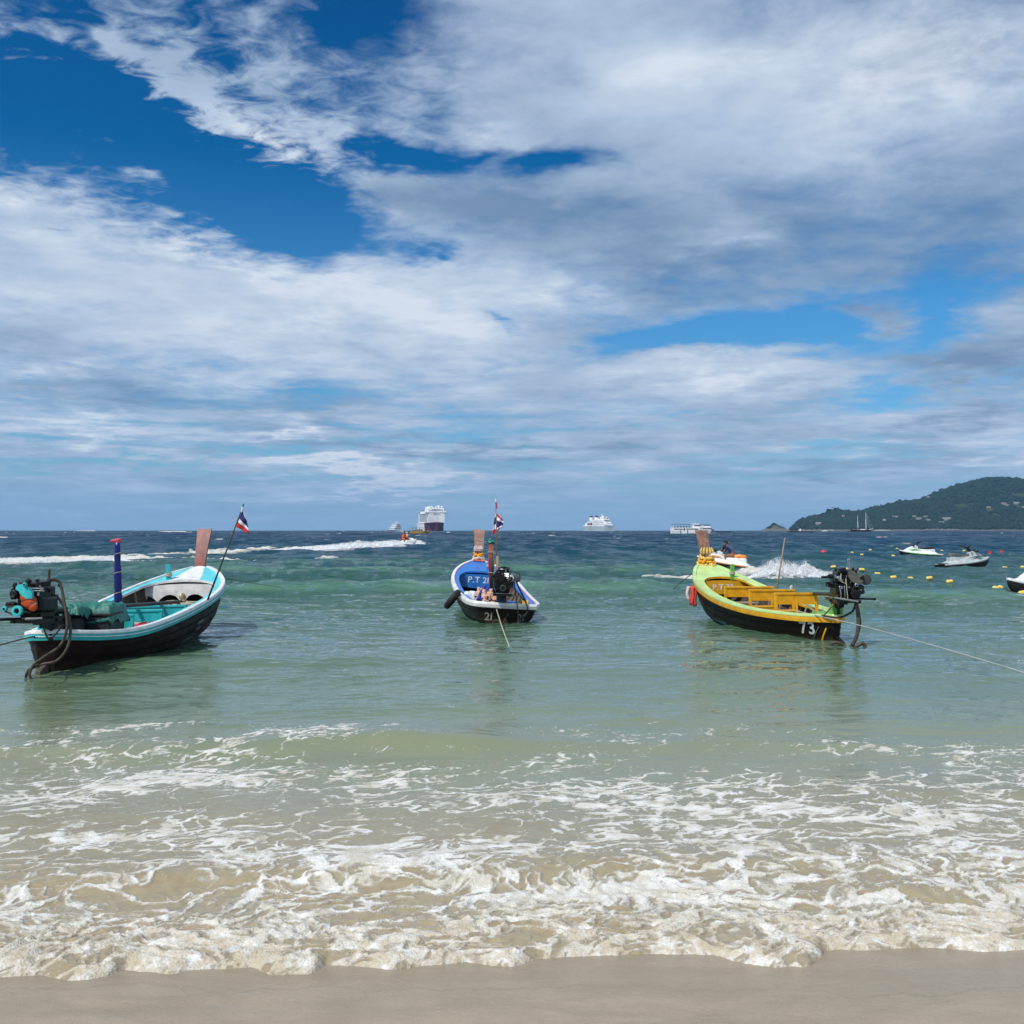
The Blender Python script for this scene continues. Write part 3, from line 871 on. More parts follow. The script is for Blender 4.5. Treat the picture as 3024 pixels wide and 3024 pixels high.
def longtail(name, label, loc, heading, h, C, roll=0.0, group='wooden long-tail boats moored off the beach'):
    root = empty(name, (loc[0], loc[1], 0.0), R(90 - heading), label, 'boat', group, rx=R(roll))
    L = h.L
    # outer skin
    mb = MB()
    SS = h.ss(0, L, 70)
    FF = [i / 22 for i in range(23)]
    rows = []
    for s in SS:
        rows.append([h.pt(s, f, 1) for f in FF[::-1]] + [h.pt(s, f, -1) for f in FF[1:]])
    mb.grid(rows)
    n = len(rows[0])
    mb.f.append(tuple(range(n))); mb.mi.append(0)
    # bottom paint and boot line are marked by face height
    hull = mb.build('hull', [C['hull'], C['boot']], root)
    me = hull.data
    for poly in me.polygons:
        zc_ = sum(me.vertices[i].co.z for i in poly.vertices) / len(poly.vertices)
        if zc_ < 0.07 and poly.center.x > L * C.get('boot_from', 0.45) and len(poly.vertices) == 4:
            poly.material_index = 1
    me.polygons.foreach_set('use_smooth', [len(p_.vertices) == 4 for p_ in me.polygons])
    for f_ in (0.30, 0.48, 0.66, 0.82):
        for side in (1, -1):
            mb = MB(); rr = []
            for s in h.ss(0.05, L - 0.3, 46):
                a = h.pt(s, f_, side, 0.012); b = h.pt(s, f_ - 0.022, side, 0.009)
                rr.append([h.pt(s, f_, side, -0.01), a, b, h.pt(s, f_ - 0.022, side, -0.01)])
            mb.grid(rr, closed=True)
            mb.build('plank_lap', C['hull'], root)
    # inner skin
    mb = MB(); rows = []
    for s in h.ss(0.05, L - 0.25, 40):
        rr = []
        for f in [0.98 - 0.06 * i for i in range(15)]:
            rr.append(h.pt(s, f, 1, -0.045))
        rows.append(rr + [Vector((p_.x, -p_.y, p_.z)) for p_ in rr[::-1]])
    mb.grid(rows)
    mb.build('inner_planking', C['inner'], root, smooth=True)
    # ribs
    for s in [0.5 + 0.52 * i for i in range(int((L - 1.6) / 0.52))]:
        for side in (1, -1):
            mb = MB(); rr = []
            for f in (0.95, 0.8, 0.62, 0.45, 0.3, 0.2):
                a = h.pt(s, f, side, -0.052); b = h.pt(s, f, side, -0.10)
                rr.append([a + Vector((-0.03, 0, 0)), a + Vector((0.03, 0, 0)), b + Vector((0.03, 0, 0)), b + Vector((-0.03, 0, 0))])
            mb.grid(rr, closed=True)
            mb.build('rib', C['rib'], root)
    # floor boards: one object each
    zf = 0.10
    nb = 7
    for k in range(nb):
        mb = MB()
        y0 = -0.62 + k * (1.24 / nb)
        rows = []
        for s in h.ss(0.9, L - 1.9, 6):
            lim = h.hw(s) * 0.68
            a, b = max(-lim, min(lim, y0 + 0.01)), max(-lim, min(lim, y0 + 1.24 / nb - 0.01))
            if b - a < 0.02: b = a + 0.02
            rows.append([Vector((s, a, zf)), Vector((s, b, zf)), Vector((s, b, zf - 0.02)), Vector((s, a, zf - 0.02))])
        mb.grid(rows, closed=True)
        mb.f += [(0, 1, 2, 3), tuple(len(mb.v) - 4 + i for i in range(4))]; mb.mi += [0, 0]
        mb.build('floor_board', C['floor'], root)
    # fore deck with side decks
    sd_, ar = L * C.get('deck_at', 0.745), C.get('arc', 0.75)
    wdk = C.get('side_deck', 0.13)
    def y_in(s):
        lim = h.hw(s) - wdk
        if s <= sd_: return max(lim, 0)
        t_ = (s - sd_) / ar
        return 0.0 if t_ >= 1 else max(0.0, min(lim, (h.hw(sd_) - wdk) * (1 - t_ ** 2.6) ** (1 / 2.6)))
    def deck_pt(s, y):
        hwv = h.hw(s)
        cam_ = sstep(sd_, sd_ + ar, np.float64(s)) * 0.05 * (1 - min(1, (y / max(hwv, .01)) ** 2))
        return Vector((s, y, h.zg(s) + 0.004 + float(cam_)))
    mb = MB()
    NS = sorted(set(h.ss(0.0, sd_, 34) + h.ss(sd_, sd_ + ar, 26) + h.ss(sd_ + ar, L, 20)))
    for side in (1, -1):
        rows = []
        for s in NS:
            a, b = h.hw(s) - 0.005, y_in(s)
            rows.append([deck_pt(s, side * (a + (b - a) * k / 10)) for k in range(11)])
        mb.grid(rows)
    # lip under the inner edge
    for side in (1, -1):
        rows = []
        for s in NS:
            if s > sd_ + ar: break
            b = y_in(s)
            p_ = deck_pt(s, side * b)
            rows.append([p_, p_ - Vector((0, 0, 0.05))])
        mb.grid(rows, mi=2)
    dk = mb.build('deck', [C['deck'], C.get('deck2', C['deck']), C.get('lip', C['deck'])], root)
    if 'deck2' in C:
        for poly in dk.data.polygons:
            c = poly.center
            if poly.material_index == 0 and c.x > sd_ - 0.1 and abs(c.y) < 0.10 + (L - c.x) * 0.22 and abs(c.y) < h.hw(c.x) - 0.04:
                poly.material_index = 1
    dk.data.polygons.foreach_set('use_smooth', [True] * len(dk.data.polygons)); dk.data.set_sharp_from_angle(angle=R(40))
    # rails
    sweep_rail(h, [(-0.035, 0.008), (-0.03, 0.038), (0.045, 0.038), (0.058, 0.015), (0.058, -0.02), (0.0, -0.02)], 0.0, L - 0.05, close_stern=C.get('round', 0.6)).build('gunwale_rail', C['rail'], root, auto=40)
    if 'stripe' in C:
        sweep_rail(h, [(-0.050, 0.006), (-0.050, 0.020), (-0.036, 0.020), (-0.036, 0.006)], 0.0, L - 0.1, close_stern=C.get('round', .6)).build('rail_stripe', C['stripe'], root)
    sweep_rail(h, [(0.0, -0.022), (0.052, -0.022), (0.058, -0.06), (0.046, -C.get('strake_h', .125)), (0.0, -C.get('strake_h', .125) - .005)], 0.0, L - 0.08, close_stern=C.get('round', .6)).build('rubbing_strake', C['strake'], root, auto=50)
    if 'line' in C:
        sweep_rail(h, [(0.054, -0.055), (0.066, -0.055), (0.066, -0.068), (0.054, -0.068)], 0.0, L - 0.1, close_stern=C.get('round', .6)).build('strake_line', C['line'], root)
    # bulkhead under the aft edge of the fore deck
    sb = sd_ + ar - C.get('bulk_in', 0.12)
    hb, hwb = h.zg(sb) - 0.055, h.hw(sb) * 0.92
    poly = []
    lowz = hb - C.get('bulk_h', 0.30)
    NY = 25
    for k in range(NY):
        y = -hwb + 2 * hwb * k / (NY - 1)
        poly.append(Vector((0, y, hb + 0.045 * (1 - (y / hwb) ** 2))))
    for k in range(NY)[::-1]:
        y = -hwb + 2 * hwb * k / (NY - 1)
        a = abs(y) / hwb
        if C.get('scallop'):
            z = lowz + (0.16 * abs(math.sin(a * math.pi * 1.5)) ** 0.8 if a < 0.98 else 0.0) - (0.03 if a < 0.12 else 0)
        else:
            z = lowz + 0.10 * a ** 4
        poly.append(Vector((0, y, z)))
    mb = MB().prism(poly, (sb - 0.012, 0, 0), (sb + 0.012, 0, 0))
    mb.build('bulkhead', C['bulkhead'], root)
    # prow board
    zt = C['prow_top']
    x0, z0 = L - 0.06, h.zg(L) - 0.22
    rk = C.get('rake', 0.42)
    mb = MB(); rows = []
    for k in range(9):
        t_ = k / 8
        wv = C.get('prow_w0', 0.105) + (C.get('prow_w1', 0.165) - C.get('prow_w0', 0.105)) * t_ ** 1.3
        th = 0.09 - 0.04 * t_
        c = Vector((x0 + rk * t_ ** 1.4, 0, z0 + (zt - z0) * t_))
        rows.append([c + Vector((dx_, dy_, 0)) for dx_, dy_ in ((-th, -wv), (-th, wv), (-th * .2, wv * 1.02), (th * 2.2, wv * .35), (th * 2.2, -wv * .35), (-th * .2, -wv * 1.02))])
    mb.grid(rows, closed=True)
    mb.f += [tuple(range(6)), tuple(len(mb.v) - 6 + i for i in range(6))]; mb.mi += [0, 0]
    mb.build('prow', C['prow'], root, auto=30)
    # mooring post on the fore deck
    sp_ = L - 1.05
    zpp = h.zg(sp_)
    pst = MB().box((sp_, C.get('post_y', 0.12), zpp + 0.17), (0.07, 0.10, 0.40), bev=0.008).build('mooring_post', C['post'], root)
    mb = MB()
    for k in range(4):
        zz = zpp + 0.12 + 0.018 * k
        e_ = 0.062
        mb.tube([(sp_ + e_ * math.cos(a) * .85, C.get('post_y', 0.12) + e_ * math.sin(a) * 1.1, zz + 0.004 * math.sin(3 * a + k)) for a in [i * math.pi / 8 for i in range(17)]], 0.010, 6)
    mb.build('rope_wrap', W_ROPE, pst, smooth=True)
    # stern post that carries the engine
    MB().box((0.02, C.get('pivot_y', 0), h.zg(0) + 0.06), (0.16, 0.22, 0.36), bev=0.015).build('engine_post', C['sternpost'], root)
    MB().prism([Vector((0.02, 0, -0.25)), Vector((-0.34, 0, -0.22)), Vector((-0.28, 0, 0.04)), Vector((0.02, 0, 0.16))], (0, -0.035, 0), (0, 0.035, 0)).build('skeg', C['skeg'], root)
    return root

def bench(root, s, z, wdt, mat, back_h=0.42, depth=0.34, yoff=0.0, mid=False, rails=True):
    """seat box with an open framed backrest"""
    b = empty('bench', (s, yoff, z))
    b.parent = root
    hw2 = wdt / 2
    MB().box((0.0, 0, 0.26), (depth, wdt, 0.03), bev=0.004).build('seat', mat, b)
    MB().box((-depth / 2 + 0.02, 0, 0.13), (0.022, wdt - 0.04, 0.22)).build('seat_front', mat, b)
    for side in (1, -1):
        MB().bar((depth / 2, side * hw2, 0.0), (depth / 2 + 0.03, side * hw2, 0.26 + back_h), 0.05, 0.06).build('post', mat, b)
    if mid:
        MB().bar((depth / 2, 0, 0.26), (depth / 2 + 0.03, 0, 0.26 + back_h), 0.04, 0.04).build('post', mat, b)
    MB().box((depth / 2 + 0.03, 0, 0.26 + back_h), (0.08, wdt + 0.06, 0.045), bev=0.006).build('top_rail', mat, b)
    MB().box((depth / 2 + 0.018, 0, 0.26 + back_h * 0.72), (0.02, wdt - 0.05, back_h * 0.46)).build('back_panel', mat, b)
    return b

# ------------------------------------------------------------------ engine
def engine(name, label, loc, rot, V, group='long-tail engines on the sterns'):
    """diesel engine on a swivel frame with its long propeller shaft. local x = along the shaft, forwards; the belt side faces aft"""
    e = empty(name, loc, rot[2], label, 'engine', group, rx=rot[0], ry=rot[1])
    rnd = random.Random(V['seed'])
    bx = -0.42
    # swivel and frame
    MB().lathe([(0.05, -0.16), (0.05, 0.02), (0.09, 0.03), (0.09, 0.09)], n=12).box((-0.1, 0, 0.13), (0.62, 0.16, 0.05)).box((-0.1, 0, 0.075), (0.34, 0.10, 0.06)).build('swivel', W_BLACK, e)
    mb = MB()
    for sd_ in (1, -1):
        mb.bar((bx - 0.36, sd_ * 0.20, 0.17), (0.42, sd_ * 0.10, 0.21), 0.05, 0.05)
    mb.bar((bx - 0.3, -0.2, 0.17), (bx - 0.3, 0.2, 0.17), 0.05).bar((bx + .25, -0.2, 0.18), (bx + .25, 0.2, 0.18), 0.05)
    mb.build('engine_frame', W_BLACK, e)
    # block: sump, crank case, cylinder head, intake lumps
    mb = MB()
    mb.box((bx, 0, 0.26), (0.46, 0.30, 0.14), bev=0.03, taper=1.15)
    mb.box((bx, 0, 0.42), (0.48, 0.40, 0.22), bev=0.03)
    mb.box((bx, 0.02, 0.60), (0.48, 0.34, 0.18), bev=0.02)
    mb.box((bx, 0.03, 0.715), (0.44, 0.24, 0.07), bev=0.02)
    mb.build('engine_block', V.get('block', W_BLACK), e)
    # orange or plain front casting
    if 'front' in V:
        mb = MB()
        mb.ball((bx - 0.27, -0.02, 0.46), 0.115, 2, sc=(0.5, 1.0, 1.0)).ball((bx - 0.28, 0.03, 0.53), 0.09, 2, sc=(0.6, 1.1, .9)).ball((bx - 0.27, -0.07, 0.39), 0.075, 2, sc=(0.7, 1, 1))
        mb.box((bx - 0.25, 0.02, 0.48), (0.06, 0.2, 0.16), bev=0.02)
        mb.build('front_casting', V['front'], e, smooth=False)
    # many small fittings
    mb = MB()
    for k in range(34):
        a = rnd.uniform(-0.26, 0.26); b_ = rnd.uniform(0.34, 0.78); x = bx + rnd.choice([-0.27, -0.24, 0.0, 0.22]) + rnd.uniform(-0.03, 0.05)
        if abs(a) < 0.15 and b_ > 0.4 and x < bx - .2 and b_ < .7: x += 0.08
        r_ = rnd.uniform(0.018, 0.05)
        k_ = rnd.random()
        if k_ < 0.4: mb.box((x, a, b_), (r_ * 2, r_ * rnd.uniform(1, 2.6), r_ * rnd.uniform(1, 2)), bev=0.006, rot=Matrix.Rotation(rnd.uniform(-.6, .6), 3, 'X'))
        elif k_ < 0.75: mb.lathe([(r_ * .7, -r_), (r_, -r_ * .8), (r_, r_ * .8), (r_ * .7, r_)], (x, a, b_), rnd.choice('XYZ'), 10)
        else: mb.ball((x, a, b_), r_, 1)
    tag(mb.build('engine_fittings', W_BLACK, e), kind='stuff')
    mb = MB()
    for k in range(12):
        a = rnd.uniform(-0.24, 0.24); b_ = rnd.uniform(0.36, 0.80); r_ = rnd.uniform(0.008, 0.018)
        mb.lathe([(r_, -r_), (r_, r_ * 2)], (bx - 0.30 + rnd.uniform(0, .04), a, b_), rnd.choice('XZ'), 8)
    for k in range(V.get('tubes', 4)):
        zz = 0.66 - k * 0.035
        mb.tube([(bx - 0.30, -0.02 - 0.02 * k, zz), (bx - 0.32, -0.12, zz + .004), (bx - 0.28, -0.24, zz)], 0.009, 6)
    tag(mb.build('bright_fittings', W_STEEL, e), kind='stuff')
    # timing cover on the belt side
    cov = [Vector((0, -a, b)) for a, b in V['cover']]
    mb = MB().prism(cov, (bx - 0.335, 0, 0), (bx - 0.285, 0, 0))
    o = mb.build('timing_cover', V['cover_mat'], e)
    bm = bmesh.new(); bm.from_mesh(o.data); bmesh.ops.bevel(bm, geom=list(bm.edges), offset=0.008, segments=2, affect='EDGES'); bm.to_mesh(o.data); bm.free()
    if V.get('cover_ribs'):
        for k in range(6):
            zz = 0.665 - k * 0.026
            MB().box((bx - 0.3355, -0.045 + 0.004 * k - .02 * (k > 3), zz), (0.008, 0.15 - .02 * abs(k - 2), 0.006)).build('cover_rib', V['cover_mat'], e)
    # pulleys and belt
    for (a, b, r_, mt) in V['pulleys']:
        c = (bx - 0.33, -a, b)
        pl = MB().lathe([(r_ * .5, -0.03), (r_ * 0.55, -0.045), (r_ * .78, -0.045), (r_, -0.04), (r_, -0.022), (r_ * .86, -0.012), (r_, 0.0), (r_, 0.014), (r_ * .3, 0.02)], c, 'X', 20).build('pulley', mt, e, auto=40)
        MB().lathe([(r_ * .22, -0.06), (r_ * .24, -0.032), (r_ * .5, -0.031), (r_ * .5, -0.02)], c, 'X', 12).build('pulley_hub', W_BLACK, pl)
    pa, pb = V['pulleys'][0], V['pulleys'][1]
    A, B = Vector((bx - 0.325, -pa[0], pa[1])), Vector((bx - 0.325, -pb[0], pb[1]))
    d = (B - A); dn = d.normalized(); nn = Vector((0, -dn.z, dn.y))
    mb = MB()
    for sgn in (1, -1):
        mb.bar(A + nn * sgn * pa[2], B + nn * sgn * pb[2], 0.022, 0.008, up=(0, 1, 0.1))
    mb.build('belt', W_RUBBER, e)
    # alternator or air filter at the side
    for (a, b, r_, l_, mt) in V['cans']:
        MB().lathe([(r_ * .6, -l_ / 2), (r_, -l_ / 2 + .01), (r_, l_ / 2 - .01), (r_ * .6, l_ / 2)], (bx - 0.2, -a, b), V.get('can_axis', 'X'), 16).build('air_filter' if r_ > 0.06 else 'alternator', mt, e, auto=40)
    # exhaust
    for pts, r_, mt in V['pipes']:
        MB().tube(crom(pts, 5), r_, 10).build('exhaust_pipe', mt, e, smooth=True)
    for pts, r_, mt in V['hoses']:
        MB().tube(crom(pts, 8), r_, 9).build('hose', mt, e, smooth=True)
    # steering handle
    for a_, b_, r_, mt in V['handles']:
        hd = MB().tube([a_, b_], r_, 10).build('steering_handle', mt, e, smooth=False)
        MB().lathe([(r_ * .6, -r_ * 1.2), (r_ * 1.5, -r_ * .6), (r_ * 1.5, r_ * .6), (r_ * .6, r_ * 1.2)], b_, 'Y', 10).build('handle_end', W_STEEL if V.get('bright_ends') else W_BLACK, hd)
    # shaft and propeller
    x1 = V.get('shaft', 3.6)
    MB().tube([(-0.1, 0, 0.30), (0.5, 0, 0.29), (0.52, 0, 0.29), (x1 - 0.15, 0, 0.26)], [0.06, 0.055, 0.038, 0.036], 12).build('shaft_tube', W_BLACK, e)
    MB().tube([(x1 - 0.16, 0, 0.26), (x1 + 0.06, 0, 0.26)], 0.018, 8).build('propeller_shaft', W_STEEL, e)
    pr = MB().lathe([(0.02, -0.05), (0.035, -0.03), (0.035, 0.03), (0.015, 0.06)], (x1, 0, 0.26), 'X', 12).build('propeller', V['prop'], e)
    for k in range(2):
        mb = MB(); rows = []
        for j in range(7):
            t_ = j / 6
            r_ = 0.03 + 0.155 * t_
            wd = 0.075 * math.sin(math.pi * (0.18 + 0.78 * t_)) ** 0.8
            tw = R(55 - 25 * t_)
            ang = R(V.get('prop_ang', 80)) + math.pi * k
            rad = Vector((0, math.cos(ang), math.sin(ang))); tan = Vector((0, -math.sin(ang), math.cos(ang)))
            c = Vector((x1, 0, 0.26)) + rad * r_
            wv = tan * math.cos(tw) * wd + Vector((math.sin(tw) * wd, 0, 0))
            rows.append([c - wv + Vector((.006, 0, 0)), c + Vector((0.012, 0, 0)), c + wv + Vector((.006, 0, 0)), c + wv - Vector((.006, 0, 0)), c - Vector((0.01, 0, 0)), c - wv - Vector((.006, 0, 0))])
        mb.grid(rows, closed=True)
        mb.f.append(tuple(len(mb.v) - 6 + i for i in range(6))); mb.mi.append(0)
        mb.build('blade', V['prop'], pr, smooth=True)
    MB().prism([Vector((x1 - 0.75, 0, 0.23)), Vector((x1 - 0.35, 0, -0.02)), Vector((x1 - 0.28, 0, -0.02)), Vector((x1 - 0.20, 0, 0.23)), Vector((x1 - 0.28, 0, 0.23)), Vector((x1 - 0.36, 0, 0.06)), Vector((x1 - 0.66, 0, 0.23))], (0, -0.008, 0), (0, 0.008, 0)).build('shaft_fin', W_BLACK, e)
    return e

def text_mesh(s, size, bold=0.0):
    cu = bpy.data.curves.new('lettering', 'FONT')
    cu.body = s; cu.size = size; cu.offset = bold; cu.align_x = 'CENTER'; cu.align_y = 'CENTER'
    cu.extrude = 0.0
    o = bpy.data.objects.new('lettering', cu)
    COL.objects.link(o)
    dg = bpy.context.evaluated_depsgraph_get()
    me = bpy.data.meshes.new_from_object(o.evaluated_get(dg))
    bpy.data.objects.remove(o); bpy.data.curves.remove(cu)
    return me
def letter_on(root, s, size, place, mat, bold=0.006):
    """lettering laid onto a surface, one object a letter: place(u, v) gives the point for text coordinates"""
    ms, x = [], 0.0
    for ch in s:
        if ch == ' ':
            x += size * 0.28; continue
        me = text_mesh(ch, size, bold)
        xs_ = [v.co.x for v in me.vertices]
        if not xs_: continue
        w_ = max(xs_) - min(xs_)
        ms.append((me, x - min(xs_))); x += w_ + size * 0.09
    ref = text_mesh('H', size, bold)
    y0 = min(v.co.y for v in ref.vertices); h0 = max(v.co.y for v in ref.vertices) - y0
    for me, dx_ in ms:
        bm = bmesh.new(); bm.from_mesh(me)
        bmesh.ops.subdivide_edges(bm, edges=[e for e in bm.edges if e.calc_length() > 0.05], cuts=1)
        bm.to_mesh(me); bm.free()
        low = max(v.co.y for v in me.vertices) - min(v.co.y for v in me.vertices) < h0 * 0.4
        m0 = (min(v.co.y for v in me.vertices) + max(v.co.y for v in me.vertices)) / 2
        for v in me.vertices:
            v.co = place(v.co.x + dx_ - x / 2, v.co.y - m0 - (h0 * 0.42 if low else 0))
        link_mesh('letter', me, mat, root)

def pole(name, label, cat, a, b, r0, r1, mat, group=None, n=10):
    o = empty(name, a, 0, label, cat, group)
    mb = MB().tube([(0, 0, 0), (Vector(b) - Vector(a)) * 0.5 + Vector((0.006, 0, 0)), Vector(b) - Vector(a)], [r0, (r0 + r1) / 2, r1], n)
    mb.build('shaft', mat, o, smooth=True)
    return o

RED_F = paint('flag_red', (0.55, 0.03, 0.03), 0.8, 0.1, bump=0.05)
WHITE_F = paint('flag_white', (0.75, 0.75, 0.78), 0.8, 0.1, bump=0.05)
BLUE_F = paint('flag_blue', (0.02, 0.02, 0.13), 0.8, 0.1, bump=0.05)
def flag(parent, pts, cuts, mats, folds=0.02, name='flag'):
    """cloth between four corners (hoist top, hoist bottom, fly bottom, fly top) with stripes across the hoist"""
    ht, hb, fb, ft = [Vector(p) for p in pts]
    mb = MB(); n, m_ = 16, 24
    vs = []
    for i in range(m_ + 1):
        v = i / m_
        for j in range(n + 1):
            u = j / n
            p = (ht * (1 - v) + hb * v) * (1 - u) + (ft * (1 - v) + fb * v) * u
            p = p + Vector((0, folds * math.sin(u * 9 + v * 4) * (0.3 + u), folds * .3 * math.sin(v * 7 + u * 5) * u))
            vs.append(p)
    fs, mi = [], []
    for i in range(m_):
        vv = (i + 0.5) / m_
        k = sum(vv > c for c in cuts)
        for j in range(n):
            a = i * (n + 1) + j
            fs.append((a, a + 1, a + n + 2, a + n + 1)); mi.append(mats[k])
    mb.v = [tuple(q) for q in vs]; mb.f = fs; mb.mi = mi
    # two thin sides
    o = mb.build(name, [RED_F, WHITE_F, BLUE_F], parent, smooth=True)
    sol = o.modifiers.new('thickness', 'SOLIDIFY'); sol.thickness = 0.003
    return o

# ================================================================== the turquoise boat
TQ = paint('turquoise_paint', (0.025, 0.42, 0.44), 0.4, 0.3, dirt=(0.10, 0.16, 0.15))
TQL = paint('light_turquoise_paint', (0.12, 0.62, 0.70), 0.4, 0.15, dirt=(0.3, 0.4, 0.4))
MAROON = hullpaint('dark_maroon_hull', (0.014, 0.005, 0.005), (0.035, 0.030, 0.018))
GREYBOOT = paint('grey_weathered_hull', (0.12, 0.11, 0.12), 0.5, 0.4, dirt=(0.22, 0.2, 0.2), scale=4)
REDWOOD = wood('red_prow', (0.25, 0.045, 0.035), (0.11, 0.014, 0.012), 0.5, 1.6, (6, 6, 0.7))
BROWNWOOD = wood('brown_prow', (0.30, 0.16, 0.11), (0.16, 0.08, 0.05), 0.55, 1.8, (6, 6, 0.7))
PINKWOOD = wood('pink_prow', (0.40, 0.23, 0.18), (0.28, 0.14, 0.10), 0.55, 1.8, (6, 6, 0.7))
HULL_A = Hull(7.35,
    [(0, .15), (0.35, .44), (1.0, .76), (2.1, .98), (3.8, 1.06), (5.2, 1.04), (6.1, .88), (6.75, .60), (7.1, .36), (7.35, .12)],
    [(0, .62), (0.6, .54), (1.4, .51), (2.6, .59), (4.2, .75), (5.5, .94), (6.5, 1.14), (7.35, 1.36)],
    [(0, -.16), (3, -.30), (5, -.24), (6.0, -.06), (6.7, .30), (7.1, .72), (7.35, 1.14)])
boatA = longtail('longtail_boat', 'turquoise and white long-tail boat with dark maroon hull and red prow board', (-7.22, 15.95), 1.5, HULL_A, dict(
    hull=MAROON, boot=GREYBOOT, inner=W_DARKIN, rib=W_WOOD, floor=paint('pink_boards', (0.42, 0.22, 0.20), 0.7, 0.5), deck=TQL, deck2=W_WHITE, lip=W_WHITE, rail=W_WHITE, strake=TQ,
    line=W_WHITE, bulkhead=W_WHITE, scallop=True, bulk_h=0.34, prow=REDWOOD, prow_top=2.23, post=TQ, sternpost=TQ, skeg=W_DARKIN, side_deck=0.15, post_y=0.36, boot_from=0.5), roll=-1.5)
for s_b, w_b in ((1.75, 1.15), (2.85, 1.35), (4.0, 1.45)):
    bench(boatA, s_b, 0.06, w_b, TQ, back_h=0.38, yoff=0.0, mid=True)
def hullA_side(s0, f0, hull, side=-1, off=0.012):
    def pl(u, v):
        # letters run aft-to-fore on the starboard side, fore-to-aft on the port side
        s = s0 + (u if side < 0 else -u)
        return hull.pt(s, f0 + v / (hull.zg(s0) - hull.zk(s0)), side, off)
    return pl
LET = paint('white_lettering', (0.44, 0.49, 0.47), 0.6, 0.5, scale=20)
letter_on(boatA, 'ลพถ 119', 0.10, hullA_side(4.35, 0.62, HULL_A), LET, 0.001)
letter_on(boatA, 'ซดค 118', 0.09, hullA_side(4.33, 0.50, HULL_A), LET, 0.001)
# things lying in it
o = empty('board', (-7.0, 20.35, 0.34), R(4), 'pink and cream board lying across the turquoise boat amidships', 'board')
MB().box((0, 0, 0.0), (1.3, 0.9, 0.04), bev=0.01).build('panel', paint('pink_panel', (0.65, 0.05, 0.14), 0.5, 0.1), o)
MB().box((-0.55, 0, 0.035), (0.5, 0.6, 0.03), bev=0.01).build('panel', paint('cream_panel', (0.62, 0.50, 0.36), 0.6, 0.2), o)
mb = MB()
rr = random.Random(3)
for k in range(9):
    r_ = 0.22 + 0.05 * rr.random(); cx_, cy_ = rr.uniform(-.12, .12), rr.uniform(-.08, .08)
    mb.tube([(cx_ + r_ * 1.7 * math.cos(a), cy_ + r_ * math.sin(a), 0.03 + k * 0.018 + .012 * math.sin(a * 3 + k)) for a in [i * math.pi / 12 for i in range(25)]], 0.012, 6)
rope = mb.build('coiled_rope', W_ROPE, None, smooth=True)
rope.location = (-6.78, 21.2, 0.54)
tag(rope, 'cream rope coiled under the fore deck of the turquoise boat', 'rope')
mb = MB(); MB().box((0, 0, 0.0), (0.9, 0.8, 0.05), bev=.01)
o = empty('fish_box', (-6.9, 21.25, 0.34), 0, 'pale wooden box in the bow of the turquoise boat under coiled rope', 'box')
MB().box((0, 0, 0.1), (1.25, 0.8, 0.16), bev=0.01).build('side_panel', W_WOOD, o)
MB().box((0, 0, 0.19), (1.29, 0.84, 0.02)).build('lid', W_WOOD, o)
# poles bundled in blue plastic
o = empty('pole_bundle', (-7.68, 20.1, 0.62), 0, 'pole bundle wrapped in blue plastic standing in the turquoise boat', 'poles')
mb = MB(); rows = []
for k in range(15):
    t_ = k / 14
    r_ = 0.082 - 0.026 * t_ + 0.004 * math.sin(t_ * 40)
    if k in (4, 10): r_ -= 0.008
    rows.append([Vector((-0.03 - 0.02 * t_ + r_ * math.cos(a) * (1 + .1 * math.sin(3 * a + k * .3)), r_ * math.sin(a), 1.34 * t_)) for a in [i * math.pi / 8 for i in range(16)]])
mb.grid(rows, closed=True); mb.f += [tuple(range(16)), tuple(len(mb.v) - 16 + i for i in range(16))]; mb.mi += [0, 0]
mb.build('wrapping', paint('blue_plastic', (0.003, 0.008, 0.14), 0.3, 0.1, bump=0.5, scale=3), o, smooth=True)
MB().box((-0.08, 0, 1.38), (0.19, 0.12, 0.055), bev=0.015, rot=Matrix.Rotation(-.15, 3, 'Y')).box((-0.05, 0, 1.35), (0.1, 0.1, 0.05), bev=0.01).build('cap', paint('red_cap', (0.62, 0.08, 0.10), 0.5, 0.5, dirt=(.7, .5, .5)), o)
for zz in (0.35, 0.75, 1.12):
    MB().tube([(-0.04 + 0.073 * math.cos(a), 0.073 * math.sin(a), zz + .02 * math.cos(a)) for a in [i * math.pi / 8 for i in range(17)]], 0.006, 5).build('tie', W_ROPE, o)
# flag pole
fp = at_y(613, 1772, 19.9); ft_ = at_y(720, 1488, 19.9)
o = pole('flag_pole', 'leaning dark pole with a drooping striped flag on the turquoise boat', 'flag', fp, ft_, 0.018, 0.012, paint('dark_pole', (0.05, 0.045, 0.035), 0.6, 0.4))
lp = lambda x_, y_, d_=19.9: at_y(x_, y_, d_) - fp
flag(o, [lp(716, 1506), lp(697, 1556), lp(738, 1578), lp(731, 1544)], (0.02, 0.05, 0.48, 0.72), (0, 1, 2, 1, 0), 0.02)
MB().tube([lp(717, 1497), lp(713, 1512)], 0.02, 8).build('tape', WHITE_F, o)
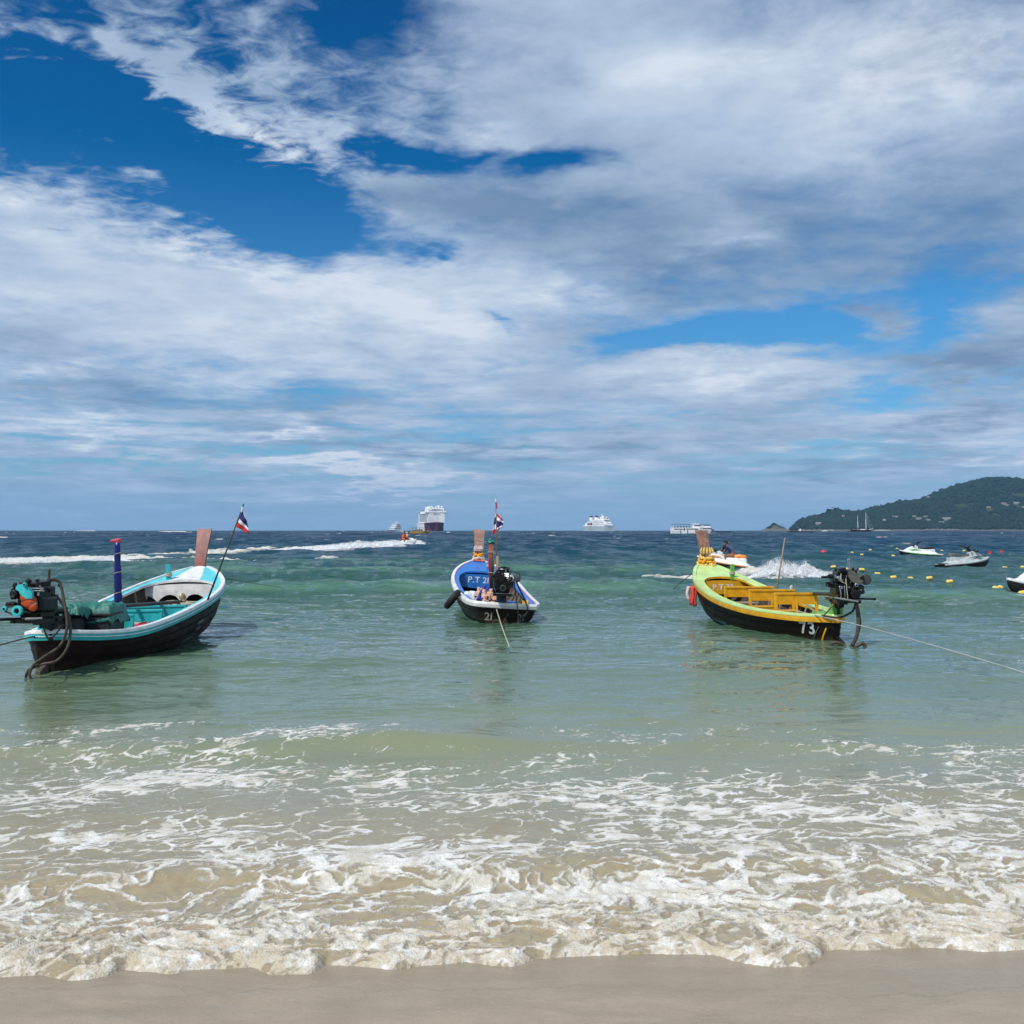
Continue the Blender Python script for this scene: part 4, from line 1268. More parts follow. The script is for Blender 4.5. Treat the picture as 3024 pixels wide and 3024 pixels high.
# tarpaulins over the gear at the stern
TARP = paint('green_tarpaulin', (0.02, 0.16, 0.13), 0.5, 0.3, bump=0.5, scale=5)
def drape(name, label, cat, c, sx, sy, h_, mat, seed, hang=0.2, rz=0):
    rr = np.random.RandomState(seed)
    n = 34
    X, Y = np.meshgrid(np.linspace(-1, 1, n), np.linspace(-1, 1, n))
    e_ = np.maximum(np.abs(X), np.abs(Y))
    Z = h_ * (1 - sstep(0.72, 1.0, e_)) - hang * sstep(0.8, 1, e_)
    Z = Z + 0.08 * fbm(X * 1.6 + seed, Y * 1.6, 3, seed) + 0.10 * (0.4 - np.abs(fbm(X * 2.6 + seed, Y * 2.6, 2, seed + 5))) + 0.05 * (0.4 - np.abs(fbm(X * 6 + seed, Y * 5, 2, seed + 9)))
    mb = MB(); mb.grid([[Vector((X[i, j] * sx * (1 - .12 * max(0, e_[i, j] - .75)), Y[i, j] * sy, Z[i, j])) for j in range(n)] for i in range(n)])
    o = mb.build(name, mat, None, smooth=True)
    sol = o.modifiers.new('thickness', 'SOLIDIFY'); sol.thickness = 0.006
    o.location = c; o.rotation_euler = (0, 0, rz)
    return tag(o, label, cat)
drape('tarpaulin', 'green tarpaulin over gear at the stern of the turquoise boat', 'tarpaulin', (-6.93, 17.15, 0.88), 0.42, 0.42, 0.05, TARP, 3, 0.22)
drape('tarpaulin', 'smaller crumpled green tarpaulin beside the engine of the turquoise boat', 'tarpaulin', (-7.1, 16.55, 0.90), 0.25, 0.3, 0.04, TARP, 9, 0.10)
o = empty('gear_box', (-6.93, 17.1, 0.25), R(3), 'black gear box under the green tarpaulin of the turquoise boat', 'box')
MB().box((0, 0, 0.3), (0.72, 0.72, 0.52), bev=0.03).build('body', paint('black_plastic', (0.008, 0.008, 0.009), 0.6, 0.1), o)
MB().box((0, 0, 0.57), (0.76, 0.76, 0.04), bev=0.01).build('lid', paint('black_plastic', (0, 0, 0)), o)
o = empty('fuel_drum', (-7.12, 16.55, 0.25), R(3), 'black fuel drum next to the engine of the turquoise boat', 'drum')
MB().lathe([(0.2, 0), (0.22, 0.02), (0.22, 0.2), (0.23, 0.22), (0.22, 0.24), (0.22, 0.5), (0.2, 0.54)], n=20).build('body', paint('black_plastic', (0, 0, 0)), o, auto=40)
MB().lathe([(0.04, 0.53), (0.04, 0.57)], (0.1, 0, 0), n=10).build('cap', W_BLACK, o)

TQE = paint('turquoise_engine_paint', (0.05, 0.52, 0.55), 0.35, 0.2, dirt=(0.05, 0.10, 0.10), scale=10)
ORANGE = paint('orange_engine_paint', (0.50, 0.07, 0.01), 0.4, 0.5, dirt=(0.05, 0.02, 0.01), scale=12)
hA = [ # hoses of the turquoise boat, seen looping behind the transom, in engine coordinates
    ([(-0.50, -0.22, 0.80), (-0.42, -0.33, 0.74), (-0.45, -0.42, 0.45), (-0.5, -0.5, 0.1), (-0.52, -0.42, -0.18), (-0.55, -0.20, -0.35), (-0.6, -0.05, -0.48), (-0.62, -0.02, -0.66), (-0.5, -0.20, -0.80), (-0.42, -0.33, -0.86), (-0.4, -0.37, -1.05)], 0.021, W_HOSE),
    ([(-0.45, -0.30, 0.55), (-0.42, -0.46, 0.3), (-0.45, -0.53, 0.0), (-0.5, -0.50, -0.25), (-0.52, -0.36, -0.42), (-0.55, -0.12, -0.48), (-0.55, 0.06, -0.58), (-0.5, 0.10, -0.76), (-0.45, -0.02, -0.86), (-0.42, -0.08, -1.05)], 0.021, W_HOSE),
    ([(-0.5, -0.1, 0.2), (-0.45, -0.14, 0.0), (-0.4, -0.2, -0.1), (-0.2, -0.3, 0.1)], 0.012, W_RUBBER),
]
engine('longtail_engine', 'long-tail engine with turquoise cover and orange casting on the turquoise boat', (-7.13, 15.9, 0.65), (0, R(2.0), R(90 - 3.4)), dict(seed=4, front=ORANGE,
    cover=[(-0.17, 0.69), (-0.11, 0.725), (-0.01, 0.70), (0.09, 0.61), (0.095, 0.51), (-0.01, 0.505), (-0.10, 0.57), (-0.12, 0.62), (-0.175, 0.64)], cover_mat=TQE, cover_ribs=True,
    pulleys=[(-0.125, 0.33, 0.078, TQE), (-0.32, 0.36, 0.036, TQE), (-0.02, 0.72, 0.028, TQE)], cans=[(-0.22, 0.58, 0.058, 0.22, W_BLACK), (-0.30, 0.42, 0.045, 0.2, W_BLACK), (-0.2, 0.7, 0.055, 0.15, W_BLACK)],
    pipes=[([(-0.3, -0.10, 0.74), (-0.3, -0.10, 0.80), (-0.3, -0.10, 0.95)], 0.020, W_HOSE), ([(-0.75, -0.2, 0.74), (-0.5, -0.22, 0.76), (-0.3, -0.1, 0.76)], 0.02, W_BLACK)], hoses=hA,
    handles=[((-0.2, 0.05, 0.20), (-1.9, 0.72, 0.22), 0.022, W_BLACK), ((-0.7, -0.22, 0.22), (-0.78, 0.02, 0.21), 0.022, W_STEEL)], prop=paint('bronze', (0.45, 0.36, 0.22), 0.45, 0.4, metal=0.5), shaft=5.4, prop_ang=75, tubes=2))
# ropes of the turquoise boat
def rope_thing(label, pts, r_=0.010, mat=W_ROPE, name='mooring_rope', group=None):
    o = MB().tube(crom(pts, 10), r_, 6).build(name, mat, None, smooth=True)
    return tag(o, label, 'rope', group)
DARKR = paint('dark_rope', (0.05, 0.055, 0.045), 0.9, 0.3, scale=20)
rope_thing('dark stern line running left from the turquoise boat to the beach', [(-7.3, 15.8, 0.55), at_y(0, 1905, 14.0), (-8.6, 9, 0.0)], 0.010, DARKR)
rope_thing('thin dark bow line of the turquoise boat slanting into the water', [(-6.9, 23.1, 1.2), at_y(700, 1715, 27.5), at_z(900, 1745, -0.1)], 0.008, DARKR)
rope_thing('thin line behind the engine of the turquoise boat', [at_y(-60, 1688, 21), at_y(150, 1716, 20.5), at_y(345, 1729, 19.6)], 0.006, DARKR)

# ================================================================== the blue boat
BLUE = paint('bright_blue_paint', (0.02, 0.18, 0.58), 0.35, 0.12, dirt=(0.05, 0.1, 0.25))
CORAL = paint('coral_paint', (0.60, 0.12, 0.10), 0.4, 0.15)
PINK = paint('pink_stripe', (0.55, 0.10, 0.22), 0.4, 0.1)
BROWNH = hullpaint('dark_brown_hull', (0.014, 0.010, 0.006), (0.04, 0.035, 0.018))
HULL_B = Hull(7.2,
    [(0, .66), (0.15, .73), (0.6, .83), (1.6, .89), (3.2, .93), (4.8, .91), (5.8, .79), (6.5, .56), (6.9, .34), (7.2, .12)],
    [(0, .46), (0.8, .46), (2.5, .53), (4.0, .66), (5.3, .84), (6.3, 1.06), (7.2, 1.27)],
    [(0, -.16), (3, -.30), (5, -.24), (6.0, -.04), (6.6, .32), (6.95, .7), (7.2, 1.06)])
boatB = longtail('longtail_boat', 'blue-decked long-tail boat with white rails seen from its square stern', (-0.16, 24.05), -7.6, HULL_B, dict(
    hull=BROWNH, boot=BROWNH, inner=W_DARKIN, rib=W_WOOD, floor=W_WOOD, deck=BLUE, rail=W_WHITE, strake=paint('weathered_white', (0.60, 0.60, 0.57), 0.5, 0.6, dirt=(0.30, 0.27, 0.22)), stripe=PINK, bulkhead=BLUE, bulk_h=0.36, prow=PINKWOOD, prow_top=2.22,
    post=BLUE, sternpost=paint('navy_paint', (0.01, 0.03, 0.10), 0.5, 0.3), skeg=BROWNH, side_deck=0.17, post_y=-0.22, round=0.9, pivot_y=0.13, strake_h=.09, boot_from=2, deck_at=0.70, arc=0.8), roll=4.0)
MB().box((7.02, 0, 1.275), (0.28, 0.36, 0.05), bev=0.02).build('deck_tip', CORAL, boatB)
sbB = 7.2 * 0.70 + 0.8 - 0.12
letter_on(boatB, 'P.T 21', 0.24, lambda u, v: Vector((sbB - 0.016, -u + 0.10, HULL_B.zg(sbB) - 0.17 + v)), paint('pale_lettering', (0.75, 0.78, 0.80), 0.5, 0.1), 0.004)
letter_on(boatB, '21', 0.26, lambda u, v: Vector((-0.012, -u + 0.40, 0.16 + v)), paint('faint_lettering', (0.26, 0.26, 0.23), 0.6, 0.5), 0.003)
letter_on(boatB, '21', 0.24, lambda u, v: Vector((-0.012, -u - 0.36, 0.17 + v + .05 * u)), paint('faint_lettering', (0, 0, 0)), -0.001)
letter_on(boatB, 'ซน', 0.10, lambda u, v: Vector((7.2 - 0.06 + 0.15, -u, 1.92 + v)), LET, 0.002)
letter_on(boatB, '๖๒๑', 0.09, lambda u, v: Vector((7.2 - 0.06 + 0.11, -u, 1.82 + v)), LET, 0.002)
def loc_of(root, p):
    """boat coordinates to world"""
    return Matrix.LocRotScale(root.location, root.rotation_euler, None) @ Vector(p)
for s_b in (1.2, 3.4):
    b = empty('bench', (s_b, 0, 0.16)); b.parent = boatB
    MB().box((0, 0, 0.16), (0.28, 1.45, 0.03), bev=0.005).build('seat', BLUE, b)
    MB().box((0.13, 0, 0.07), (0.02, 1.25, 0.15)).build('seat_front', BLUE, b)
# life jackets
JK_O = paint('life_jacket_fabric', (0.70, 0.42, 0.30), 0.8, 0.2, scale=5)
JK_B = paint('life_jacket_blue', (0.02, 0.05, 0.28), 0.8, 0.1)
JK_S = paint('black_strap', (0.012, 0.012, 0.012), 0.7, 0.0)
def jacket(label, root, p, rot, mat, mat2, sc=1.0):
    w_ = loc_of(root, p)
    o = empty('life_jacket', w_, rot[2] + root.rotation_euler.z, label, 'life jacket', 'life jackets heaped in the blue boat', rx=rot[0], ry=rot[1])
    o.scale = (sc, sc, sc)
    for sd_ in (1, -1):
        MB().box((0, sd_ * 0.13, 0.24), (0.09, 0.20, 0.40), bev=0.03).build('front_panel', mat, o)
    MB().box((0.10, 0, 0.27), (0.07, 0.42, 0.44), bev=0.03).build('back_panel', mat2, o)
    for sd_ in (1, -1):
        MB().tube(crom([(0.02, sd_ * 0.15, 0.42), (0.05, sd_ * 0.17, 0.52), (0.12, sd_ * 0.12, 0.5)], 4), 0.035, 8).build('collar', mat, o, smooth=True)
    for zz in (0.14, 0.30):
        MB().box((-0.048, 0, zz), (0.012, 0.46, 0.035)).build('strap', JK_S, o)
    MB().box((-0.048, 0.11, 0.22), (0.010, 0.03, 0.36)).build('strap', JK_S, o)
jacket('pale orange life jacket upright beside the red pole bundle of the blue boat', boatB, (0.75, 0.22, 0.13), (0.0, 0.1, 0.1), JK_O, JK_O, 1.15)
jacket('pale life jacket with blue back at the front of the blue boat heap', boatB, (1.9, 0.36, 0.18), (0.1, 0.15, -0.3), JK_O, JK_B)
jacket('tilted life jacket with blue panels left in the blue boat heap', boatB, (1.25, 0.44, 0.24), (0.5, 0.1, 0.3), JK_B, JK_O)
jacket('life jacket lying on its side behind the blue boat heap', boatB, (2.5, 0.05, 0.25), (-0.6, 0.2, 0.2), JK_B, JK_O)
jacket('small pale life jacket near the stern rail of the blue boat', boatB, (0.6, 0.36, 0.10), (0.25, 0.1, 0.5), JK_O, JK_B, 0.9)
o = empty('cool_box', loc_of(boatB, (2.0, 0.25, 0.28)), R(8), 'dark blue box amid the life jackets of the blue boat', 'box')
MB().box((0, 0, 0.14), (0.34, 0.5, 0.26), bev=0.02).build('body', JK_B, o)
MB().box((0, 0, 0.29), (0.36, 0.52, 0.05), bev=0.015).build('lid', BLUE, o)
o = drape('plastic_bag', 'white plastic bag on the port side bench of the blue boat', 'bag', loc_of(boatB, (2.3, 0.62, 0.40)), 0.20, 0.16, 0.12, paint('white_plastic_bag', (0.75, 0.8, 0.85), 0.25, 0.1, bump=0.6), 31, 0.05)
o = drape('cloth', 'pink cloth bundle hanging at the stern of the blue boat', 'cloth', loc_of(boatB, (0.12, 0.10, 0.52)), 0.14, 0.15, 0.06, paint('pink_cloth', (0.60, 0.14, 0.20), 0.9, 0.2), 12, 0.18)
o = drape('cloth', 'small yellow cloth by the starboard stern corner of the blue boat', 'cloth', loc_of(boatB, (0.7, -0.55, 0.42)), 0.09, 0.09, 0.06, paint('yellow_cloth', (0.70, 0.42, 0.03), 0.8, 0.1), 13, 0.06)
# tyre used as a fender
o = empty('tyre_fender', loc_of(boatB, (1.7, 1.14, 0.40)), R(-6), 'black tyre hung as a fender on the port side of the blue boat', 'tyre', rx=R(0), ry=R(0))
rotm = Matrix.Rotation(R(-52), 3, 'Y') @ Matrix.Rotation(R(14), 3, 'Z')
mb = MB(); rows = []
for i in range(29):
    a = 2 * math.pi * i / 28
    rr_ = []
    for k in range(12):
        b_ = 2 * math.pi * k / 12
        r_ = 0.235 + 0.055 * math.cos(b_)
        rr_.append(rotm @ Vector((r_ * math.cos(a), r_ * math.sin(a), 0.068 * math.sin(b_) * (1.05))))
    rows.append(rr_)
mb.grid(rows, closed=True)
mb.build('tread', paint('tyre_rubber', (0.012, 0.012, 0.012), 0.7, 0.3, dirt=(.05, .05, .05)), o, smooth=True)
MB().tube([(0.03, 0.0, 0.17), (0.18, 0.0, 0.22), (0.3, -0.05, 0.15)], 0.012, 6).build('hanging_rope', DARKR, o)
# red pole bundle with green caps, bamboo stump, flag
base = at_y(1453, 1738, 25.3)
o = empty('pole_bundle', base, 0, 'bundle of red and green poles with green wrapping on top in the blue boat', 'poles')
top = at_y(1450, 1603, base.y) - base
cols = [paint('red_pole', (0.28, 0.02, 0.02), 0.5, 0.3), paint('green_pole', (0.03, 0.10, 0.05), 0.5, 0.3), paint('orange_pole', (0.42, 0.10, 0.03), 0.5, 0.3)]
for k in range(9):
    a = k * 0.7; r_ = 0.055 if k else 0
    pd = MB().tube([Vector((r_ * .6 * math.cos(a), r_ * .6 * math.sin(a), 0)), top * 0.5 + Vector((r_ * 1.1 * math.cos(a + .2), r_ * math.sin(a + .2), 0)), top + Vector((r_ * .7 * math.cos(a), r_ * .7 * math.sin(a), -0.02 * (k % 3)))], 0.021, 7).build('pole', cols[(0, 0, 1, 0, 2, 0, 0, 1, 2)[k]], o, smooth=True)
mb = MB()
mb.ball(top + Vector((0, 0, 0.02)), 0.09, 1, sc=(1.35, 1, 0.55)).ball(top + Vector((-0.02, 0, 0.07)), 0.06, 1, sc=(1, 1, 0.7)).ball(top + Vector((0.06, 0, 0.0)), 0.06, 1, sc=(1.2, .8, .6))
mb.build('wrapping', paint('green_wrap', (0.02, 0.22, 0.15), 0.5, 0.3), o)
for zz in (0.35, 0.8):
    MB().tube([Vector((top.x * zz, top.y * zz, top.z * zz)) + Vector((0.085 * math.cos(a), 0.085 * math.sin(a), 0)) for a in [i * math.pi / 6 for i in range(13)]], 0.008, 5).build('tie', W_ROPE, o)
fb0 = at_y(1467, 1715, 26.6); ftp = at_y(1464, 1480, fb0.y)
o = pole('flag_pole', 'upright pole with a wrapped striped flag on the blue boat', 'flag', fb0, ftp, 0.018, 0.010, paint('pole_brown', (0.20, 0.10, 0.06), 0.6, 0.3))
lp = lambda x_, y_: at_y(x_, y_, fb0.y) - fb0
flag(o, [lp(1467, 1516), lp(1467, 1570), lp(1484, 1554), lp(1489, 1538)], (0.16, 0.36, 0.80, 0.93), (0, 1, 2, 1, 0), 0.02)
flag(o, [lp(1467, 1514), lp(1466, 1574), lp(1454, 1577), lp(1462, 1520)], (0.05, 0.18, 0.55, 0.80), (1, 1, 2, 1, 0), 0.015)
MB().tube([lp(1465.5, 1484), lp(1466, 1502)], 0.028, 8).build('ribbon', paint('pink_ribbon', (0.5, 0.12, 0.13), 0.7, 0.3), o)
MB().tube([lp(1464, 1472), lp(1464, 1482)], 0.02, 8).build('pole_top', WHITE_F, o)
st = at_y(1469, 1722, 26.5)
o = pole('bamboo_post', 'short bamboo post beside the flag pole of the blue boat', 'post', st, st + Vector((0, 0, 0.70)), 0.045, 0.04, W_BAMBOO)
MB().lathe([(0.046, 0.30), (0.05, 0.31), (0.046, 0.32)], n=10).build('node', W_BAMBOO, o)
# garlands
def garland(label, c, cols_, r_, n, seed, tail=0.0):
    o = empty('garland', c, 0, label, 'garland', 'flower garlands tied round the prow boards')
    rr = random.Random(seed)
    for ring in range(n):
        mb = MB()
        zz = ring * 0.085
        for k in range(22):
            a = 2 * math.pi * k / 22 + rr.random() * .2
            sx_ = r_ * (1.08 - .16 * ring)
            mb.ball((sx_ * math.cos(a), sx_ * .7 * math.sin(a) - .02, zz + rr.uniform(-.02, .02) - (0.05 if math.sin(a) < -0.3 else 0)), 0.042 + rr.random() * .012, 1, sc=(1, 1, 0.9))
        mb.build('flower_ring', cols_[ring % len(cols_)], o)
    for k in range(5):
        a = -math.pi / 2 + (k - 2) * 0.42
        MB().tube([(r_ * math.cos(a), r_ * .7 * math.sin(a), n * 0.085), (r_ * 1.05 * math.cos(a), r_ * .75 * math.sin(a), n * .085 + .06), (r_ * .8 * math.cos(a), r_ * .6 * math.sin(a), n * .085 + .16)], [0.025, 0.03, 0.012], 6).build('petal', cols_[0], o)
    if tail:
        MB().tube([(0.1, -r_, 0), (0.12, -r_ - .05, -tail * .6), (0.1, -r_, -tail)], [0.04, 0.05, 0.03], 6).build('tail', cols_[-1], o)
    return o
MARI = paint('marigold', (0.85, 0.38, 0.02), 0.8, 0.3, dirt=(0.7, 0.5, 0.25), scale=14)
MARI2 = paint('pale_marigold', (0.78, 0.52, 0.12), 0.8, 0.3, dirt=(0.7, 0.25, 0.06), scale=14)
PALEF = paint('pale_flowers', (0.70, 0.55, 0.50), 0.8, 0.4, dirt=(0.5, 0.2, 0.15), scale=14)
pB = loc_of(boatB, (7.22, 0, 1.32)); garland('pale and yellow flower garland round the prow of the blue boat', pB, [PALEF, PALEF, MARI], 0.15, 3, 4)
# engine of the blue boat
hB = [([(-0.35, -0.26, 0.62), (-0.35, -0.38, 0.35), (-0.38, -0.54, 0.05), (-0.4, -0.60, -0.18), (-0.35, -0.52, -0.32), (-0.2, -0.42, -0.40)], 0.020, W_RUBBER),
      ([(-0.35, -0.26, 0.55), (-0.42, -0.33, 0.1), (-0.42, -0.38, -0.25), (-0.4, -0.38, -0.48), (-0.4, -0.28, -0.62), (-0.4, -0.12, -0.62), (-0.4, 0.0, -0.50), (-0.4, 0.10, -0.42), (-0.38, 0.18, -0.46), (-0.36, 0.2, -0.62)], 0.014, W_HOSE),
      ([(-0.3, -0.28, 0.7), (-0.32, -0.38, 0.66), (-0.32, -0.40, 0.52), (-0.3, -0.33, 0.46)], 0.014, W_RUBBER),
      ([(-0.4, -0.02, -0.62), (-0.42, -0.04, -0.48), (-0.4, -0.10, -0.36), (-0.34, -0.16, -0.28)], 0.008, W_HOSE)]
engine('longtail_engine', 'all-black long-tail engine with dull ring pulley on the blue boat', loc_of(boatB, (0.02, 0.13, 0.52)), (R(2), R(2), R(90 + 3)), dict(seed=11,
    cover=[(-0.20, 0.62), (-0.08, 0.64), (0.02, 0.60), (0.05, 0.52), (-0.02, 0.46), (-0.2, 0.48)], cover_mat=W_BLACK,
    pulleys=[(0.0, 0.33, 0.078, paint('dull_black', (0.03, 0.03, 0.032), 0.6, 0.1)), (0.20, 0.46, 0.04, W_BLACK), (-0.14, 0.50, 0.045, W_BLACK)], cans=[(0.33, 0.54, 0.07, 0.14, paint('grey_filter', (0.05, 0.05, 0.055), 0.4, 0.5, dirt=(.3, .3, .3))), (-0.2, 0.6, 0.05, 0.2, W_BLACK), (0.1, 0.74, 0.05, 0.2, W_BLACK)],
    pipes=[([(-0.7, 0.1, 0.78), (-0.4, 0.0, 0.80), (-0.3, -0.16, 0.78)], 0.022, W_BLACK)], hoses=hB,
    handles=[((-0.72, 0.28, 0.20), (-0.72, -0.26, 0.21), 0.010, W_STEEL), ((-0.15, 0.1, 0.2), (-0.95, 0.22, 0.24), 0.018, W_BLACK)], prop=paint('bronze', (0, 0, 0)), shaft=2.9, tubes=5))
rope_thing('pale stern line running from the blue boat down into the water', [loc_of(boatB, (0.0, 0.28, 0.50)), loc_of(boatB, (-0.1, 0.24, 0.34)), at_y(1482, 1850, 22.0), at_z(1505, 1912, 0.0), at_z(1512, 1935, -0.3)], 0.011)
rope_thing('thin grey line hanging from the mooring post of the blue boat', [loc_of(boatB, (6.1, -0.22, 1.15)), loc_of(boatB, (5.3, -0.25, 0.88)), loc_of(boatB, (4.6, -0.34, 0.45)), loc_of(boatB, (3.8, -0.4, 0.3))], 0.007)

# ================================================================== the yellow boat
YEL = paint('yellow_paint', (0.72, 0.36, 0.008), 0.42, 0.25, dirt=(0.36, 0.16, 0.02), scale=5)
LGREEN = paint('light_green_paint', (0.50, 0.69, 0.27), 0.42, 0.12, dirt=(0.5, 0.6, 0.2), scale=2)
GRN = paint('green_paint', (0.14, 0.42, 0.06), 0.45, 0.2)
BLACKH = hullpaint('black_hull', (0.009, 0.006, 0.005), (0.03, 0.028, 0.016))
BLUEBOOT = paint('blue_green_boot', (0.05, 0.16, 0.20), 0.5, 0.4)
HULL_C = Hull(6.95,
    [(0, .07), (0.35, .30), (1.0, .58), (2.1, .82), (3.6, .90), (5.0, .84), (5.9, .68), (6.5, .45), (6.8, .29), (6.95, .14)],
    [(0, .53), (0.8, .50), (2.5, .53), (4.0, .64), (5.3, .84), (6.2, 1.06), (6.95, 1.30)],
    [(0, -.16), (3, -.30), (4.8, -.24), (5.7, -.06), (6.3, .30), (6.7, .70), (6.95, 1.08)])
boatC = longtail('longtail_boat', 'yellow and light green long-tail boat with black hull numbered 73', (6.30, 19.95), -10.4, HULL_C, dict(
    hull=BLACKH, boot=BLUEBOOT, inner=W_DARKIN, rib=W_WOOD, floor=W_WOOD, deck=LGREEN, lip=YEL, rail=LGREEN, strake=YEL, bulkhead=YEL, bulk_h=0.30, prow=BROWNWOOD, prow_top=2.20,
    post=GRN, sternpost=GRN, skeg=BLACKH, side_deck=0.20, post_y=-0.30, round=0.5, boot_from=0.55, prow_w0=0.12), roll=0.5)
sbC = 6.95 * 0.745 + 0.75 - 0.12
letter_on(boatC, 'P.T.73', 0.19, lambda u, v: Vector((sbC - 0.016, -u - 0.02, HULL_C.zg(sbC) - 0.18 + v)), paint('pale_lettering', (0, 0, 0)), 0.005)
letter_on(boatC, '73', 0.34, hullA_side(0.50, 0.64, HULL_C, 1), LET, 0.006)
letter_on(boatC, 'P.T.73', 0.15, hullA_side(5.4, 0.62, HULL_C, 1), paint('faded_lettering', (0.12, 0.13, 0.11), 0.6, 0.3), 0.002)
MB().box((0.35, 0, 0.535), (0.55, 0.50, 0.10), bev=0.045).build('stern_deck', GRN, boatC)
def on_hull(h_, s, f, off=0.02, side=1): return h_.pt(s, f, side, off)
MB().tube([on_hull(HULL_C, 0.10 + .035 * k, 0.66 - .11 * k, 0.03) for k in range(6)], 0.017, 6).build('side_batten', YEL, boatC)
MB().tube([on_hull(HULL_C, 0.24 + .05 * k, 0.70 - .11 * k, 0.02) for k in range(6)], 0.010, 6).build('side_rod', W_STEEL, boatC)
for s_b, w_b, md in ((1.55, 0.92, True), (2.75, 1.02, False), (4.0, 1.16, False)):
    bench(boatC, s_b, 0.16, w_b, YEL, back_h=0.44, depth=0.30, mid=md)
o = empty('seat_board', loc_of(boatC, (4.95, 0.1, 0.44)), boatC.rotation_euler.z, 'grey bare plank seat under the fore deck of the yellow boat', 'plank')
for k in range(3):
    MB().box((-0.17 + k * 0.17, 0, 0), (0.16, 1.18, 0.03), bev=0.004).build('plank', W_WOOD, o)
o = empty('toolbox', loc_of(boatC, (2.1, 0.12, 0.14)), boatC.rotation_euler.z, 'small red box on the floor of the yellow boat', 'box')
MB().box((0, 0, 0.05), (0.2, 0.3, 0.1), bev=0.01).build('body', paint('red_plastic', (0.6, 0.04, 0.02), 0.4, 0.1), o)
MB().box((0, 0, 0.115), (0.21, 0.31, 0.02), bev=0.005).build('lid', paint('red_plastic', (0, 0, 0)), o)
pp = loc_of(boatC, (4.15, -0.60, 0.35))
o = pole('bamboo_pole', 'pale leaning bamboo pole standing in the yellow boat', 'pole', pp, at_y(2318, 1588, pp.y), 0.026, 0.015, W_BAMBOO)
pC = loc_of(boatC, (6.92, 0.0, 1.34)); garland('big marigold garland round the prow of the yellow boat', pC, [MARI2, MARI, MARI2], 0.20, 3, 8, 0.25)
# red strips hanging under the bow
o = empty('hanging_ribbons', loc_of(boatC, (5.75, 0.80, 0.80)), 0, 'orange red cloth strips hanging from the bow rail of the yellow boat', 'cloth')
for k, cm in enumerate([paint('red_cloth', (0.70, 0.07, 0.05), 0.8, 0.2), paint('red_cloth', (0, 0, 0)), paint('pale_cloth', (0.72, 0.55, 0.50), 0.8, 0.2)]):
    mb = MB(); rows = []
    for j in range(9):
        t_ = j / 8
        rows.append([Vector((-0.09 + (0.07, 0.15, -0.02)[k] - 0.05 + 0.1 * u + 0.02 * math.sin(5 * t_ + k), -0.02 + 0.02 * math.sin(u * 6 + k), -(0.46, 0.5, 0.34)[k] * t_)) for u in (0, .25, .5, .75, 1.0)])
    mb.grid(rows)
    q = mb.build('strip', cm, o, smooth=True)
    sol = q.modifiers.new('thickness', 'SOLIDIFY'); sol.thickness = 0.004
hC = [([(-0.55, -0.20, 0.14), (-0.58, -0.22, -0.2), (-0.58, -0.18, -0.5), (-0.5, -0.06, -0.72), (-0.45, 0.10, -0.84), (-0.5, 0.28, -0.68), (-0.55, 0.22, -0.60), (-0.55, 0.05, -0.66), (-0.6, -0.02, -0.80)], 0.034, W_HOSE),
      ([(-0.5, -0.22, 0.12), (-0.54, -0.25, -0.25), (-0.55, -0.14, -0.6), (-0.5, 0.0, -0.80), (-0.62, -0.18, -0.66), (-0.62, -0.30, -0.62), (-0.62, -0.34, -0.80)], 0.034, W_HOSE),
      ([(-0.5, -0.20, 0.14), (-0.45, -0.15, -0.02), (-0.3, 0.05, -0.14), (-0.1, 0.3, -0.12)], 0.02, W_RUBBER),
      ([(-0.5, 0.05, 0.75), (-0.7, 0.12, 0.68), (-0.74, 0.13, 0.55), (-0.72, 0.02, 0.5)], 0.007, W_ROPE), ([(-0.76, 0.05, 0.6), (-0.78, 0.04, 0.4), (-0.76, 0.02, 0.22)], 0.007, W_ROPE),
      ([(-0.76, 0.17, 0.46), (-0.77, 0.15, 0.34), (-0.75, 0.14, 0.24)], 0.012, W_STEEL), ([(-0.76, 0.08, 0.46), (-0.77, 0.075, 0.34), (-0.75, 0.07, 0.24)], 0.010, W_STEEL),
      ([(-0.35, 0.18, 0.10), (0.0, 0.26, -0.10), (0.2, 0.30, -0.1), (0.5, 0.45, 0.02), (0.55, 0.5, -0.1)], 0.016, W_BAMBOO)]
COVG = paint('grey_cover', (0.10, 0.095, 0.08), 0.45, 0.3, dirt=(0.16, 0.13, 0.09))
